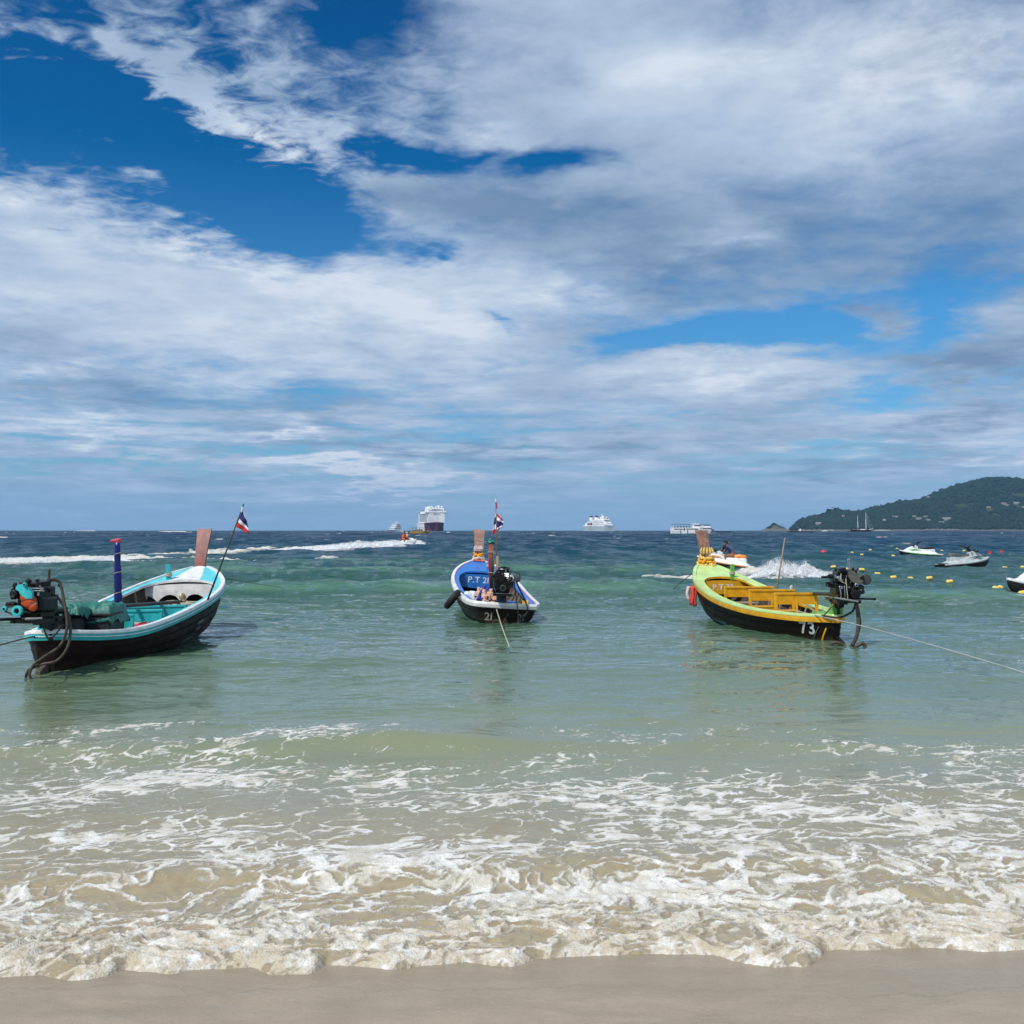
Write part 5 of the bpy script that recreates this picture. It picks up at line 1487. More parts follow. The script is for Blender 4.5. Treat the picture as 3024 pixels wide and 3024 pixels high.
engine('longtail_engine', 'long-tail engine with grey angular cover on the yellow boat', (6.32, 19.93, 0.66), (0, R(2.6), R(90 - 2)), dict(seed=23,
    cover=[(0.0, 0.735), (0.09, 0.75), (0.175, 0.70), (0.28, 0.61), (0.275, 0.53), (0.20, 0.495), (0.11, 0.51), (0.05, 0.55), (0.0, 0.64)], cover_mat=COVG,
    pulleys=[(0.13, 0.31, 0.085, W_BLACK), (0.14, 0.475, 0.035, W_STEEL), (0.13, 0.77, 0.022, W_STEEL)],
    cans=[(0.36, 0.58, 0.10, 0.09, paint('grey_filter', (0, 0, 0))), (0.25, 0.43, 0.055, 0.2, W_BLACK), (-0.16, 0.6, 0.05, 0.2, W_STEEL)],
    pipes=[([(-0.5, 0.2, 0.62), (-0.52, 0.3, 0.63), (-0.52, 0.44, 0.625)], 0.024, W_BLACK), ([(-0.4, -0.10, 0.74), (-0.4, -0.10, 0.85), (-0.4, -0.10, 0.98)], 0.009, W_STEEL), ([(-0.4, -0.13, 0.74), (-0.4, -0.13, 0.85), (-0.4, -0.13, 0.98)], 0.009, W_STEEL)], hoses=hC,
    handles=[((-0.72, 0.26, 0.24), (-0.80, -0.18, 0.17), 0.024, W_STEEL), ((-0.3, -0.1, 0.22), (-0.85, -0.45, 0.22), 0.018, W_BLACK)], bright_ends=False, prop=paint('pale_bronze', (0.6, 0.56, 0.5), 0.5, 0.3), shaft=3.7, prop_ang=85, tubes=1))
cr = [loc_of(boatC, (0.8, 0.5, 0.58)), loc_of(boatC, (0.1, 0.30, 0.52)), at_y(2600, 1863, 17.8), at_y(3024, 1987, 14.4), (7.9, 12.2, -0.15)]
rope_thing('pale mooring line running right from the stern of the yellow boat', cr, 0.011, paint('grey_rope', (0.34, 0.36, 0.36), 0.8, 0.5, dirt=(0.05, 0.05, 0.05), scale=3))
rope_thing('dark bow line slanting left from the yellow boat', [loc_of(boatC, (6.9, 0.1, 1.25)), at_y(2040, 1697, 27.5), at_z(1975, 1748, -0.1)], 0.010, DARKR)
# ================================================================== people (continuous skinned bodies)
def skinned(name, joints, bones, mat, parent, sub=1):
    """joints {name: (x, y, z, radius)}; bones [(a, b)]"""
    names = list(joints)
    me = bpy.data.meshes.new(name)
    me.from_pydata([joints[n_][:3] for n_ in names], [(names.index(a), names.index(b)) for a, b in bones], [])
    o = bpy.data.objects.new(name, me); COL.objects.link(o)
    sk = o.modifiers.new('skin', 'SKIN')
    lay = me.skin_vertices[0].data
    for i, n_ in enumerate(names):
        r_ = joints[n_][3]
        lay[i].radius = (r_, r_) if not isinstance(r_, tuple) else r_
        lay[i].use_root = (i == 0)
    sb_ = o.modifiers.new('sub', 'SUBSURF'); sb_.levels = sub; sb_.render_levels = sub
    dg = bpy.context.evaluated_depsgraph_get()
    nm = bpy.data.meshes.new_from_object(o.evaluated_get(dg))
    bpy.data.objects.remove(o); bpy.data.meshes.remove(me)
    nm.materials.clear()
    nm.materials.append(mat)
    nm.polygons.foreach_set('use_smooth', [True] * len(nm.polygons))
    q = bpy.data.objects.new(name, nm); COL.objects.link(q)
    q.parent = parent
    return q
SKIN = paint('brown_skin', (0.22, 0.11, 0.065), 0.55, 0.1, bump=0.05)
HAIR = paint('black_hair', (0.008, 0.007, 0.006), 0.6, 0.1)
def rider(name, label, loc, rz, shirt, shorts, group=None, vest=None, hips=(0, 0, 0.0), lean=0.35, reach=(0.52, 0.36), scale=1.0):
    """seated rider leaning forward to the bars; origin at the seat, x forward"""
    root = empty(name, loc, rz, label, 'person', group)
    root.scale = (scale,) * 3
    lx = lean
    J = {'pelvis': (0, 0, 0.12, .13), 'waist': (lx * .25, 0, 0.26, .12), 'chest': (lx * .62, 0, 0.43, (.15, .12)), 'neck': (lx * .95, 0, 0.60, .055), 'headb': (lx * 1.1, 0, 0.68, .075), 'head': (lx * 1.2, 0, 0.78, .085), 'headt': (lx * 1.18, 0, 0.85, .06)}
    B = [('pelvis', 'waist'), ('waist', 'chest'), ('chest', 'neck'), ('neck', 'headb'), ('headb', 'head'), ('head', 'headt')]
    for sd_, k in ((1, 'l'), (-1, 'r')):
        J.update({'sh' + k: (lx * .85, sd_ * .19, 0.52, .055), 'el' + k: (lx * .9 + .14, sd_ * .27, 0.34, .042), 'wr' + k: (reach[0] - .03, sd_ * .27, reach[1], .03), 'ha' + k: (reach[0] + .04, sd_ * .27, reach[1] + .01, .032),
                  'hip' + k: (0.04, sd_ * .11, 0.08, .10), 'kn' + k: (0.42, sd_ * .24, 0.06, .065), 'an' + k: (0.30, sd_ * .30, -0.32, .045), 'to' + k: (0.47, sd_ * .31, -0.38, .04)})
        B += [('chest', 'sh' + k), ('sh' + k, 'el' + k), ('el' + k, 'wr' + k), ('wr' + k, 'ha' + k), ('pelvis', 'hip' + k), ('hip' + k, 'kn' + k), ('kn' + k, 'an' + k), ('an' + k, 'to' + k)]
    skinned('body', J, B, SKIN, root, 2)
    # shirt with sleeves, shorts, hair
    g = 1.14
    JS = {'waist': (lx * .2, 0, 0.20, .150), 'chest': (lx * .62, 0, 0.43, (.175, .145)), 'neck': (lx * .90, 0, 0.555, .075)}
    BS = [('waist', 'chest'), ('chest', 'neck')]
    for sd_, k in ((1, 'l'), (-1, 'r')):
        JS.update({'sh' + k: (lx * .85, sd_ * .19, 0.52, .07), 'el' + k: (lx * .88 + .10, sd_ * .25, 0.40, .062)})
        BS += [('chest', 'sh' + k), ('sh' + k, 'el' + k)]
    skinned('shirt', JS, BS, shirt, root, 2)
    JP = {'pelvis': (0, 0, 0.12, .155)}; BP = []
    for sd_, k in ((1, 'l'), (-1, 'r')):
        JP.update({'hip' + k: (0.05, sd_ * .11, 0.08, .12), 'kn' + k: (0.34, sd_ * .21, 0.07, .09)})
        BP += [('pelvis', 'hip' + k), ('hip' + k, 'kn' + k)]
    skinned('shorts', JP, BP, shorts, root, 2)
    if vest:
        mb = MB(); mb.box((lx * .5, 0, 0.40), (0.32, 0.40, 0.36), bev=0.05, rot=Matrix.Rotation(lx * .8, 3, 'Y')); mb.build('life_vest', vest, root)
    mb = MB(); mb.ball((lx * 1.17, 0, 0.825), 0.105, 2, sc=(1.0, .88, .85)); mb.ball((lx * 1.1 - .02, 0, 0.78), 0.095, 2, sc=(.8, .88, 1.0)); mb.build('hair', HAIR, root, smooth=True)
    # face: nose and ears
    MB().ball((lx * 1.2 + .095, 0, 0.775), 0.018, 1, sc=(1, .8, 1.2)).build('nose', SKIN, root)
    for sd_ in (1, -1): MB().ball((lx * 1.18, sd_ * .088, 0.775), 0.02, 1, sc=(.7, .4, 1.2)).build('ear', SKIN, root)
    return root

# ================================================================== jet skis
JW = paint('jetski_white', (0.78, 0.80, 0.80), 0.25, 0.05)
JG = paint('jetski_green', (0.10, 0.50, 0.05), 0.3, 0.05)
JB = paint('jetski_black', (0.010, 0.010, 0.011), 0.4, 0.1)
JGR = paint('jetski_grey', (0.09, 0.095, 0.10), 0.5, 0.2)
JOR = paint('jetski_orange', (0.80, 0.25, 0.02), 0.35, 0.05)
JSIL = paint('jetski_silver', (0.45, 0.50, 0.50), 0.25, 0.05)
def jetski(label, loc, rz, lower, upper, trim, seat, hood, pitch=0.0, roll=0.0, group='jet skis off the beach', mirror_bar=JB):
    e = empty('jet_ski', loc, rz, label, 'jet ski', group, rx=roll, ry=pitch)
    e.scale = (1, 1, 1.14)
    def loft(secs, mat, nm, close=True, auto=40):
        mb = MB(); mb.grid(secs, closed=close)
        n = len(secs[0])
        mb.f += [tuple(range(n)), tuple(len(mb.v) - n + i for i in range(n))]; mb.mi += [0, 0]
        return mb.build(nm, mat, e, auto=auto)
    # lower hull
    secs = []
    for x, hw, zt, zb in ((-1.55, .50, .24, .0), (-1.0, .56, .25, -.12), (0, .58, .28, -.16), (0.7, .52, .32, -.14), (1.2, .36, .38, -.02), (1.52, .16, .46, .18), (1.66, .04, .50, .36)):
        secs.append([Vector((x, 0, zb)), Vector((x, hw * .62, zb + .06)), Vector((x, hw * .96, zb + (zt - zb) * .55)), Vector((x, hw, zt)), Vector((x, -hw, zt)), Vector((x, -hw * .96, zb + (zt - zb) * .55)), Vector((x, -hw * .62, zb + .06))])
    loft(secs, lower, 'hull')
    # upper deck with foot wells and bow
    secs = []
    for x, hw, zt, w2, z2 in ((-1.55, .50, .25, .40, .30), (-1.25, .54, .26, .42, .34), (-0.95, .56, .26, .24, .48), (-.3, .57, .28, .22, .56), (0.15, .56, .30, .28, .62), (0.6, .50, .34, .34, .72), (1.0, .42, .38, .27, .64), (1.35, .28, .43, .14, .54), (1.66, .05, .51, .02, .53)):
        secs.append([Vector((x, hw, zt)), Vector((x, hw * 1.01, zt + .05)), Vector((x, hw * .86, zt + .07)), Vector((x, (hw * .8 + w2) / 2, zt + (.05 if x > -.95 and x < .3 else (z2 - zt) * .6))), Vector((x, w2, z2 - .03)), Vector((x, w2 * .5, z2)),
                     Vector((x, -w2 * .5, z2)), Vector((x, -w2, z2 - .03)), Vector((x, -(hw * .8 + w2) / 2, zt + (.05 if x > -.95 and x < .3 else (z2 - zt) * .6))), Vector((x, -hw * .86, zt + .07)), Vector((x, -hw * 1.01, zt + .05)), Vector((x, -hw, zt))])
    loft(secs, upper, 'deck')
    # trim stripe along the side
    for sd_ in (1, -1):
        mb = MB(); rows = []
        for x, hw, z in ((-1.2, .565, .235), (-.4, .59, .255), (.3, .585, .29), (.8, .52, .33), (1.15, .42, .375)):
            rows.append([Vector((x, sd_ * (hw + .012), z + .01)), Vector((x, sd_ * (hw + .012), z + .045)), Vector((x, sd_ * (hw - .02), z + .045)), Vector((x, sd_ * (hw - .02), z + .01))])
        mb.grid(rows, closed=True); mb.build('side_stripe', trim, e)
        # green flash on the hood
        MB().prism([Vector((0.15, sd_ * .36, .58)), Vector((0.62, sd_ * .40, .66)), Vector((1.1, sd_ * .30, .60)), Vector((0.7, sd_ * .43, .58))], (0, 0, 0), (0, sd_ * .02, 0.01)).build('flash', trim, e)
    # seat
    secs = []
    for x, hw, z in ((-1.0, .12, .72), (-.92, .16, .80), (-.6, .17, .82), (-.25, .15, .74), (.05, .14, .72), (.3, .10, .76)):
        secs.append([Vector((x, hw, z - .16)), Vector((x, hw * 1.05, z - .06)), Vector((x, hw * .8, z)), Vector((x, -hw * .8, z)), Vector((x, -hw * 1.05, z - .06)), Vector((x, -hw, z - .16))])
    loft(secs, seat, 'seat', auto=60)
    secs = []
    for x, hw, zt in ((-1.02, .14, .60), (-.95, .19, .66), (-.3, .20, .62), (.3, .2, .66)):
        secs.append([Vector((x, hw * 1.2, .40)), Vector((x, hw, zt)), Vector((x, -hw, zt)), Vector((x, -hw * 1.2, .40))])
    loft(secs, upper, 'seat_base')
    # hood, display and windscreen
    secs = []
    for x, hw, z in ((.28, .14, .82), (.45, .20, .90), (.7, .22, .84), (1.0, .18, .72), (1.25, .08, .60)):
        secs.append([Vector((x, hw * 1.1, z - .22)), Vector((x, hw, z - .04)), Vector((x, hw * .5, z)), Vector((x, -hw * .5, z)), Vector((x, -hw, z - .04)), Vector((x, -hw * 1.1, z - .22))])
    loft(secs, hood, 'hood')
    MB().box((.72, 0, .87), (.26, .26, .05), bev=.02, rot=Matrix.Rotation(R(22), 3, 'Y')).build('windscreen', JB, e)
    # handlebar
    MB().tube([(.46, 0, .84), (.26, 0, 1.06)], [.10, .06], 8).build('steering_column', JB, e)
    MB().box((.25, 0, 1.09), (.18, .24, .10), bev=.03).build('bar_pad', JB, e)
    hb = MB().tube(crom([(.14, .42, 1.16), (.24, .20, 1.11), (.26, 0, 1.09), (.24, -.20, 1.11), (.14, -.42, 1.16)], 4), .026, 8).build('handlebar', mirror_bar, e)
    for sd_ in (1, -1):
        MB().tube([(.20, sd_ * .28, 1.135), (.10, sd_ * .46, 1.18)], .036, 8).build('grip', JB, hb)
        MB().box((.66, sd_ * .28, .88), (.16, .14, .12), bev=.035).build('mirror', JB, e)
    MB().box((-1.4, 0, .335), (.5, .66, .02), bev=.008).build('rear_mat', JB, e)
    MB().box((-1.50, 0, .26), (.16, .98, .05), bev=.02).build('rear_bumper', JB, e)
    return e
p1 = at_z(2720, 1648, 0)
jetski('white and green jet ski facing left, with a black seat, upper of two parked together', (p1.x, p1.y, -0.02), R(180 - 6), JB, JW, JG, JB, JW, pitch=R(-1))
p2 = at_z(2847, 1680, 0)
jetski('silver grey jet ski facing right with a grey seat, lower of two parked together', (p2.x, p2.y, -0.02), R(14), JB, JSIL, JGR, JGR, JSIL, pitch=R(-2))
p3 = at_z(3064, 1764, 0)
jetski('jet ski at the right edge with only its white nose showing', (p3.x + .55, p3.y, 0.0), R(180 + 8), JB, JW, JB, JB, JW)
p4 = at_z(2146, 1686, 0)
J4 = (p4.x, p4.y, 0.02)
jk = jetski('white and orange jet ski with a rider behind the prow of the yellow boat', J4, R(180 - 22), JB, JW, JOR, JOR, JW, pitch=R(-5), roll=R(4))
mm = Matrix.LocRotScale(jk.location, jk.rotation_euler, None)
rl = mm @ Vector((-0.28, 0, 0.76))
rider('person', 'rider in a blue shirt and brown shorts on the orange jet ski', rl, jk.rotation_euler.z, paint('blue_shirt', (0.01, 0.04, 0.20), 0.8, 0.1), paint('brown_shorts', (0.28, 0.13, 0.07), 0.8, 0.1), lean=0.34, reach=(0.50, 0.28))
p5 = at_z(1208, 1611, 0)
J5 = (p5.x, p5.y - 2, 0.10)
jk5 = jetski('white jet ski carrying two riders at the head of a long white wake', J5, R(-32), JW, JW, JB, JB, JW, pitch=R(-8), group='jet skis off the beach')
mm = Matrix.LocRotScale(jk5.location, jk5.rotation_euler, None)
ORV = paint('orange_vest', (0.80, 0.10, 0.03), 0.7, 0.1)
rider('person', 'driver with dark hair and pale vest on the jet ski towing the long wake', mm @ Vector((0.0, 0, 0.80)), R(-32), paint('white_shirt', (.6, .6, .6), .8, .1), JB, 'riders on the wake-trailing jet ski', vest=paint('pale_vest', (0.6, 0.35, 0.3), .7, .1), lean=.2, reach=(.42, .24), scale=1.25)
rider('person', 'passenger in an orange life vest at the rear of the wake-trailing jet ski', mm @ Vector((-0.62, 0, 0.84)), R(-32), ORV, ORV, 'riders on the wake-trailing jet ski', vest=ORV, lean=.12, reach=(.36, .34), scale=1.25)

# ================================================================== spray (white water thrown up, nobody could count the drops)
SPRAY, ts, pspr = new_mat('white_spray')
pspr.inputs['Base Color'].default_value = (0.92, 0.94, 0.96, 1)
pspr.inputs['Roughness'].default_value = 0.8
pspr.inputs['Subsurface Weight'].default_value = 0.0
def spray(label, plume, n, seed, rmin, rmax):
    """plume(rng) -> point, size factor"""
    rg = np.random.RandomState(seed)
    V, F = [], []
    iv = np.array([(1,0,0),(-1,0,0),(0,1,0),(0,-1,0),(0,0,1),(0,0,-1)], float); iF = np.array([(0,2,4),(2,1,4),(1,3,4),(3,0,4),(2,0,5),(1,2,5),(3,1,5),(0,3,5)])
    for k in range(n):
        pt_, sz = plume(rg)
        r_ = (rmin + (rmax - rmin) * rg.rand() ** 2.5) * sz
        sc_ = np.array([rg.uniform(.7, 1.5), rg.uniform(.7, 1.3), rg.uniform(.7, 1.3)]) * r_
        V.append(iv * sc_ + np.array(pt_)); F.append(iF + len(iv) * k)
    V = np.concatenate(V); F = np.concatenate(F)
    me = bpy.data.meshes.new('spray')
    me.from_pydata(V.tolist(), [], F.tolist())
    o = link_mesh('spray', me, SPRAY, None, smooth=True)
    return tag(o, label, kind='stuff')
def env(tab, x): return float(np.interp(x, [a for a, _ in tab], [b for _, b in tab]))
ENV1 = [(2190, 2), (2215, 6), (2250, 28), (2280, 46), (2300, 52), (2320, 40), (2345, 34), (2362, 30), (2372, 38), (2380, 44), (2388, 30), (2400, 22), (2420, 14), (2445, 7), (2470, 2)]
def plume1(rg):
    px = rg.uniform(2195, 2462)
    h_ = env(ENV1, px)
    f = 0.35 + 0.75 * rg.rand() ** 1.3
    y_w = 1703 + rg.uniform(-7, 7)
    b_ = at_z(px, y_w, 0)
    z = (h_ * f * (1 + .25 * (rg.rand() ** 6))) / FPX * b_.y
    return (b_.x, b_.y, z), (1 - 0.72 * f)
spray('white spray thrown up behind the orange jet ski', plume1, 12000, 5, 0.010, 0.045)
ENV2 = [(690, 1), (800, 5), (900, 9), (1000, 14), (1060, 20), (1100, 14), (1160, 16), (1200, 12), (1240, 6), (1262, 2)]
def plume2(rg):
    px = rg.uniform(700, 1258)
    h_ = env(ENV2, px)
    f = 0.3 + 0.8 * rg.rand() ** 1.3
    y_w = np.interp(px, [700, 820, 1000, 1180, 1260], [1633, 1629, 1622, 1612, 1606]) + rg.uniform(-3, 3)
    b_ = at_z(px, y_w, 0)
    return (b_.x, b_.y, h_ * f / FPX * b_.y), (1 - .6 * f)
spray('white spray along the wake of the jet ski with two riders', plume2, 9000, 6, 0.03, 0.12)
ENV3 = [(-200, 10), (60, 12), (150, 8), (250, 6), (300, 12), (340, 5), (450, 3), (620, 1), (760, 1)]
def plume3(rg):
    px = rg.uniform(-200, 700)
    h_ = env(ENV3, px)
    f = rg.rand() ** 1.5
    y_w = np.interp(px, [-200, 60, 220, 320, 420, 600, 760], [1660, 1661, 1659, 1655, 1657, 1658, 1659]) + rg.uniform(-3, 3)
    b_ = at_z(px, y_w, 0.1)
    return (b_.x, b_.y, .12 + h_ * f / FPX * b_.y), (1 - .6 * f)
spray('breaking crest of the wave running in behind the turquoise boat', plume3, 16000, 7, 0.012, 0.065)

FROTH, tf, pf = new_mat('white_froth')
pf.inputs['Base Color'].default_value = (0.90, 0.92, 0.95, 1); pf.inputs['Roughness'].default_value = 0.9; pf.inputs['Specular IOR Level'].default_value = 0.1
_P = tf.node('ShaderNodeNewGeometry').outputs['Position']
_a = tf.node('ShaderNodeAttribute', attribute_name='thin').outputs['Fac']
_n = tf.noise(_P, 5.0, 7, 0.7, 0.4)
_al = tf.math('MULTIPLY_ADD', tf.math('SUBTRACT', _n, 0.5), 2.2, tf.math('SUBTRACT', 1.25, _a))
tf.l.new(tf.smooth(_al, 0.12, 1.0), pf.inputs['Alpha'])
_b = tf.node('ShaderNodeBump'); _b.inputs['Strength'].default_value = 1.0; _b.inputs['Distance'].default_value = 0.15
tf.l.new(_n, _b.inputs['Height']); tf.l.new(_b.outputs[0], pf.inputs['Normal'])
def froth(label, env_, px0, px1, yw, depth_px, seed, nx=220, ny=26, k=0.9):
    """mound of churned water; it thins out towards its top and rims"""
    pxs = np.linspace(px0, px1, nx); vv = np.linspace(-1, 1, ny)
    PX, VV = np.meshgrid(pxs, vv, indexing='ij')
    YP = np.interp(PX, [a for a, _ in yw], [b for _, b in yw]) - VV * depth_px
    D = CAM_H * FPX / (YP - HORIZON)
    H_ = np.interp(PX, [a for a, _ in env_], [b for _, b in env_])
    V, TH = [], []
    ends = (np.arange(nx) < 3) | (np.arange(nx) > nx - 4)
    for layer in range(2):
        n_ = fbm(PX * .045 + layer * 9.0, VV * 2.2 + seed, 4, seed)
        rel_ = np.maximum(0.0, 1 - VV * VV) ** .6
        hh_ = H_ * D / FPX * rel_ * (k - .28 * layer) * (1 + 1.0 * n_)
        V += np.stack([((PX - 1512) / FPX * D).ravel(), D.ravel(), (np.maximum(hh_, 0) + 0.02).ravel()], -1).tolist()
        TH += (0.25 + 0.85 * rel_ * (1 - .45 * layer) * (0.4 + .6 * np.minimum(1, H_ / 30)) + 0.5 * (np.abs(VV) > .85) + 0.9 * ends[:, None]).ravel().tolist()
    F = []
    for layer in range(2):
        o_ = layer * nx * ny
        F += [(o_ + i * ny + j, o_ + (i + 1) * ny + j, o_ + (i + 1) * ny + j + 1, o_ + i * ny + j + 1) for i in range(nx - 1) for j in range(ny - 1)]
    me = bpy.data.meshes.new('froth'); me.from_pydata(V, [], F)
    at = me.attributes.new('thin', 'FLOAT', 'POINT'); at.data.foreach_set('value', TH)
    return tag(link_mesh('froth', me, FROTH, None, smooth=True), label, kind='stuff')
froth('thick froth under the spray of the orange jet ski', ENV1, 2192, 2470, [(2190, 1700), (2300, 1702), (2470, 1702)], 11, 3)
froth('froth churned up along the wake of the jet ski with two riders', ENV2, 760, 1262, [(700, 1633), (820, 1629), (1000, 1622), (1180, 1612), (1260, 1606)], 5, 8, k=.8)
# ================================================================== buoys and float lines
YF = paint('yellow_float', (0.80, 0.58, 0.14), 0.45, 0.3, dirt=(0.75, 0.68, 0.5), scale=8)
near_line = [(2395, 1670), (2423, 1681), (2461, 1687), (2500, 1690), (2545, 1694), (2591, 1700), (2638, 1706), (2687, 1713), (2744, 1717), (2804, 1724), (2940, 1733), (2954, 1740), (3019, 1773)]
far_line = [(2489, 1639), (2517, 1641.5), (2545, 1643), (2573, 1645), (2604, 1646), (2638, 1648.5), (2919, 1679), (2967, 1684), (3022, 1689)]
back_line = [(2570, 1634), (2649, 1633), (2782, 1633), (2847, 1635)]
def make_float():
    o = empty('float', (0, 0, 0), 0, 'x', 'float')
    b_ = MB().lathe([(0.03, -0.24), (0.10, -0.22), (0.135, -0.14), (0.14, -0.04), (0.115, -0.02), (0.115, 0.02), (0.14, 0.04), (0.135, 0.14), (0.10, 0.22), (0.03, 0.24)], n=14, axis='X').build('body', YF, o, auto=40)
    for x in (-1, 1):
        MB().lathe([(0.035, -0.012), (0.035, 0.012)], (x * 0.243, 0, 0), 'X', 8).build('end_hole', JB, o)
    return o
fproto = make_float()
first = True
WHICH = {'near': 'of the nearer float line', 'far': 'of the farther float line', 'back': 'of the farthest float line'}
NUMS = ['first', 'second', 'third', 'fourth', 'fifth', 'sixth', 'seventh', 'eighth', 'ninth', 'tenth', 'eleventh', 'twelfth', 'thirteenth']
rr = random.Random(12)
def water_z(x, y): return sea_height(x, y)
for nm, line in (('near', near_line), ('far', far_line), ('back', back_line)):
    for i, (px, py) in enumerate(line):
        c = at_z(px, py, 0.0)
        o = fproto if first else copy_tree(fproto)
        first = False
        o.location = (c.x, c.y, water_z(c.x, c.y) + 0.06)
        o.rotation_euler = (0, rr.uniform(-.15, .15), rr.uniform(-.7, .3))
        s_ = 0.58
        o.scale = (s_, s_, s_)
        if px in (2940, 2954): o.rotation_euler.z = R(60 + 20 * (px == 2940)); o.scale = (.85,) * 3
        o['label'] = f'yellow float on its rope, {NUMS[i]} from the left {WHICH[nm]}'
        o['group'] = 'yellow floats on the swimming-area lines'
def wl(px, py, dz=0.0):
    c = at_z(px, py, 0.0); return (c.x, c.y, water_z(c.x, c.y) + dz)
for nm, pts, sg in (('dark rope sagging between the paired floats and the one at the right edge', [wl(2954, 1740, .02), wl(2970, 1755, .03), wl(2990, 1766, .03), wl(3019, 1773, .03)], .03),
                    ('dark rope linking the nearer line of yellow floats', [wl(a, b, 0.0) for a, b in near_line[:10]], .018), ('dark rope linking the farther line of yellow floats', [wl(a, b, 0.01) for a, b in far_line[6:]], .03),
                    ('dark rope through the six small floats of the farther line', [wl(a, b, 0.0) for a, b in far_line[:6]], .018)):
    o = MB().tube(crom(pts, 6), sg, 6).build('float_rope', DARKR, None, smooth=True); tag(o, nm, 'rope')
def buoy(label, px, py, r_, mat, nm='buoy'):
    c = at_z(px, py, 0)
    o = empty(nm, (c.x, c.y, r_ * 0.45), 0, label, 'buoy')
    MB().ball((0, 0, 0), r_, 3).build('ball', mat, o, smooth=True)
    MB().lathe([(r_ * .25, r_ * .9), (r_ * .22, r_ * 1.12), (r_ * .1, r_ * 1.15)], n=12).build('eye', mat, o)
    return o
buoy('round red buoy floating beyond the yellow boat', 2432, 1637, 0.27, paint('red_buoy', (0.75, 0.02, 0.05), 0.35, 0.1))
RB = paint('dull_red_buoy', (0.35, 0.03, 0.03), 0.5, 0.2)
for (px, py, lb) in ((2923, 1637, 'dark red marker float lower of the pair at right'), (2958, 1632.5, 'red marker float with two points upper of the pair at right')):
    c = at_z(px, py, 0)
    o = empty('marker_float', (c.x, c.y, 0.0), 0, lb, 'float')
    o.scale = (.6,) * 3
    MB().lathe([(0.2, -.1), (0.34, 0.0), (0.30, 0.2), (0.2, 0.28)], n=14).build('body', RB, o, auto=40)
    for sd_ in (-1, 1): MB().ball((sd_ * .16, 0, .36), 0.13, 2, sc=(.8, .8, 1.2)).build('knob', RB, o, smooth=True)

# ================================================================== ships and boats far out
def ship_axes(px, d):
    return ((px - 1512) / FPX * d, d)
SW = paint('ship_white', (0.90, 0.90, 0.90), 0.5, 0.05, scale=.05, bump=0)
SG = paint('ship_window', (0.10, 0.14, 0.19), 0.3, 0.0, scale=.05, bump=0)
SN = paint('ship_navy', (0.01, 0.015, 0.04), 0.5, 0.0, bump=0)
def hull_loft(e, L, B, D, mat, flare=0.25, bow=0.22, z0=-2.0, stern=0.9, name='hull', rake=0.08):
    """ship hull: x forward"""
    mb = MB(); rows = []
    for t_ in [0, .02, .1, .3, .55, .70, .80, .88, .94, .98, 1.0]:
        x = -L / 2 + L * t_
        tt = max(0, (t_ - (1 - bow)) / bow)
        wtop = B / 2 * (stern + (1 - stern) * min(1, t_ / .1)) * (1 - tt ** 2.2)
        wbot = B / 2 * .95 * (stern - .1 + (1.1 - stern) * min(1, t_ / .15)) * max(0, (1 - min(1, tt * (1 + flare)) ** 1.5))
        xt = x + rake * L * tt ** 2
        rr_ = []
        for k in range(7):
            f = k / 6
            wv = wbot + (wtop - wbot) * f ** 1.5
            rr_.append(Vector((x + (xt - x) * f, wv, z0 + (D * (1 + .06 * tt ** 2) - z0) * f)))
        rr_ += [Vector((p_.x, -p_.y, p_.z)) for p_ in rr_[::-1]]
        rows.append(rr_)
    mb.grid(rows, closed=True)
    mb.f.append(tuple(range(14))); mb.mi.append(0)
    return mb.build(name, mat, e, auto=50)
def windows_strip(e, x0, x1, y, z, h_, n, mat, side=-1, t_=.15):
    """row of openings along a ship's side, each a part"""
    step = (x1 - x0) / n
    me = MB().box((0, 0, 0), (step * .66, t_, h_)).mesh('window')
    for k in range(n):
        link_mesh('window', me if k else me, None, e)
        o = COL.objects[-1] if False else bpy.context.scene.collection.objects[-1]
        if k == 0: me.materials.append(mat)
        o.location = (x0 + step * (k + .5), side * y, z)
# --- big cruise ship, bow towards us
x_, y_ = ship_axes(1272, 2500)
cs = empty('cruise_ship', (x_, y_, -1.0), R(-90 - 1), 'tall white cruise ship with painted bow, larger of two', 'cruise ship', 'cruise ships at anchor')
cs.rotation_euler = (0, 0, R(-90 + 11.5))
m, t, p = new_mat('painted_bow')
oc = t.node('ShaderNodeTexCoord').outputs['Object']
n_ = t.noise(oc, 0.09, 4, 0.6, 1.2)
n2_ = t.noise(t.mapping(oc, (31, 7, 3)), 0.07, 4, 0.6, 1.0)
c = t.ramp(n_, [(0.30, lin(8, 10, 40)), (0.42, lin(16, 20, 62)), (0.50, lin(130, 8, 40)), (0.58, lin(80, 8, 60)), (0.72, lin(12, 22, 56))])
c = t.mix(t.smooth(n2_, .60, .66, 0, .7), c, lin(110, 130, 165))
t.l.new(c, p.inputs['Base Color']); p.inputs['Roughness'].default_value = .4
hl_ = hull_loft(cs, 250, 44, 20.5, SW, flare=.9, bow=.20, stern=.95, rake=.03)
hl_.data.materials.append(m)
for q_ in hl_.data.polygons:
    if q_.center.x > 56: q_.material_index = 1
mb = MB().box((8, 0, 31), (200, 39, 21)).build('superstructure', SW, cs)
MB().box((96, 0, 31.5), (24, 36, 22), taper=.97).build('bow_house', SW, cs)
MB().box((98, 0, 45), (16, 52, 3.2), bev=1).build('bridge_wing', SW, cs)
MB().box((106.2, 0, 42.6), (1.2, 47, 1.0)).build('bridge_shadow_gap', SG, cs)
MB().box((90, 0, 50.5), (26, 40, 8), taper=.96, bev=1).build('top_deck', SW, cs)
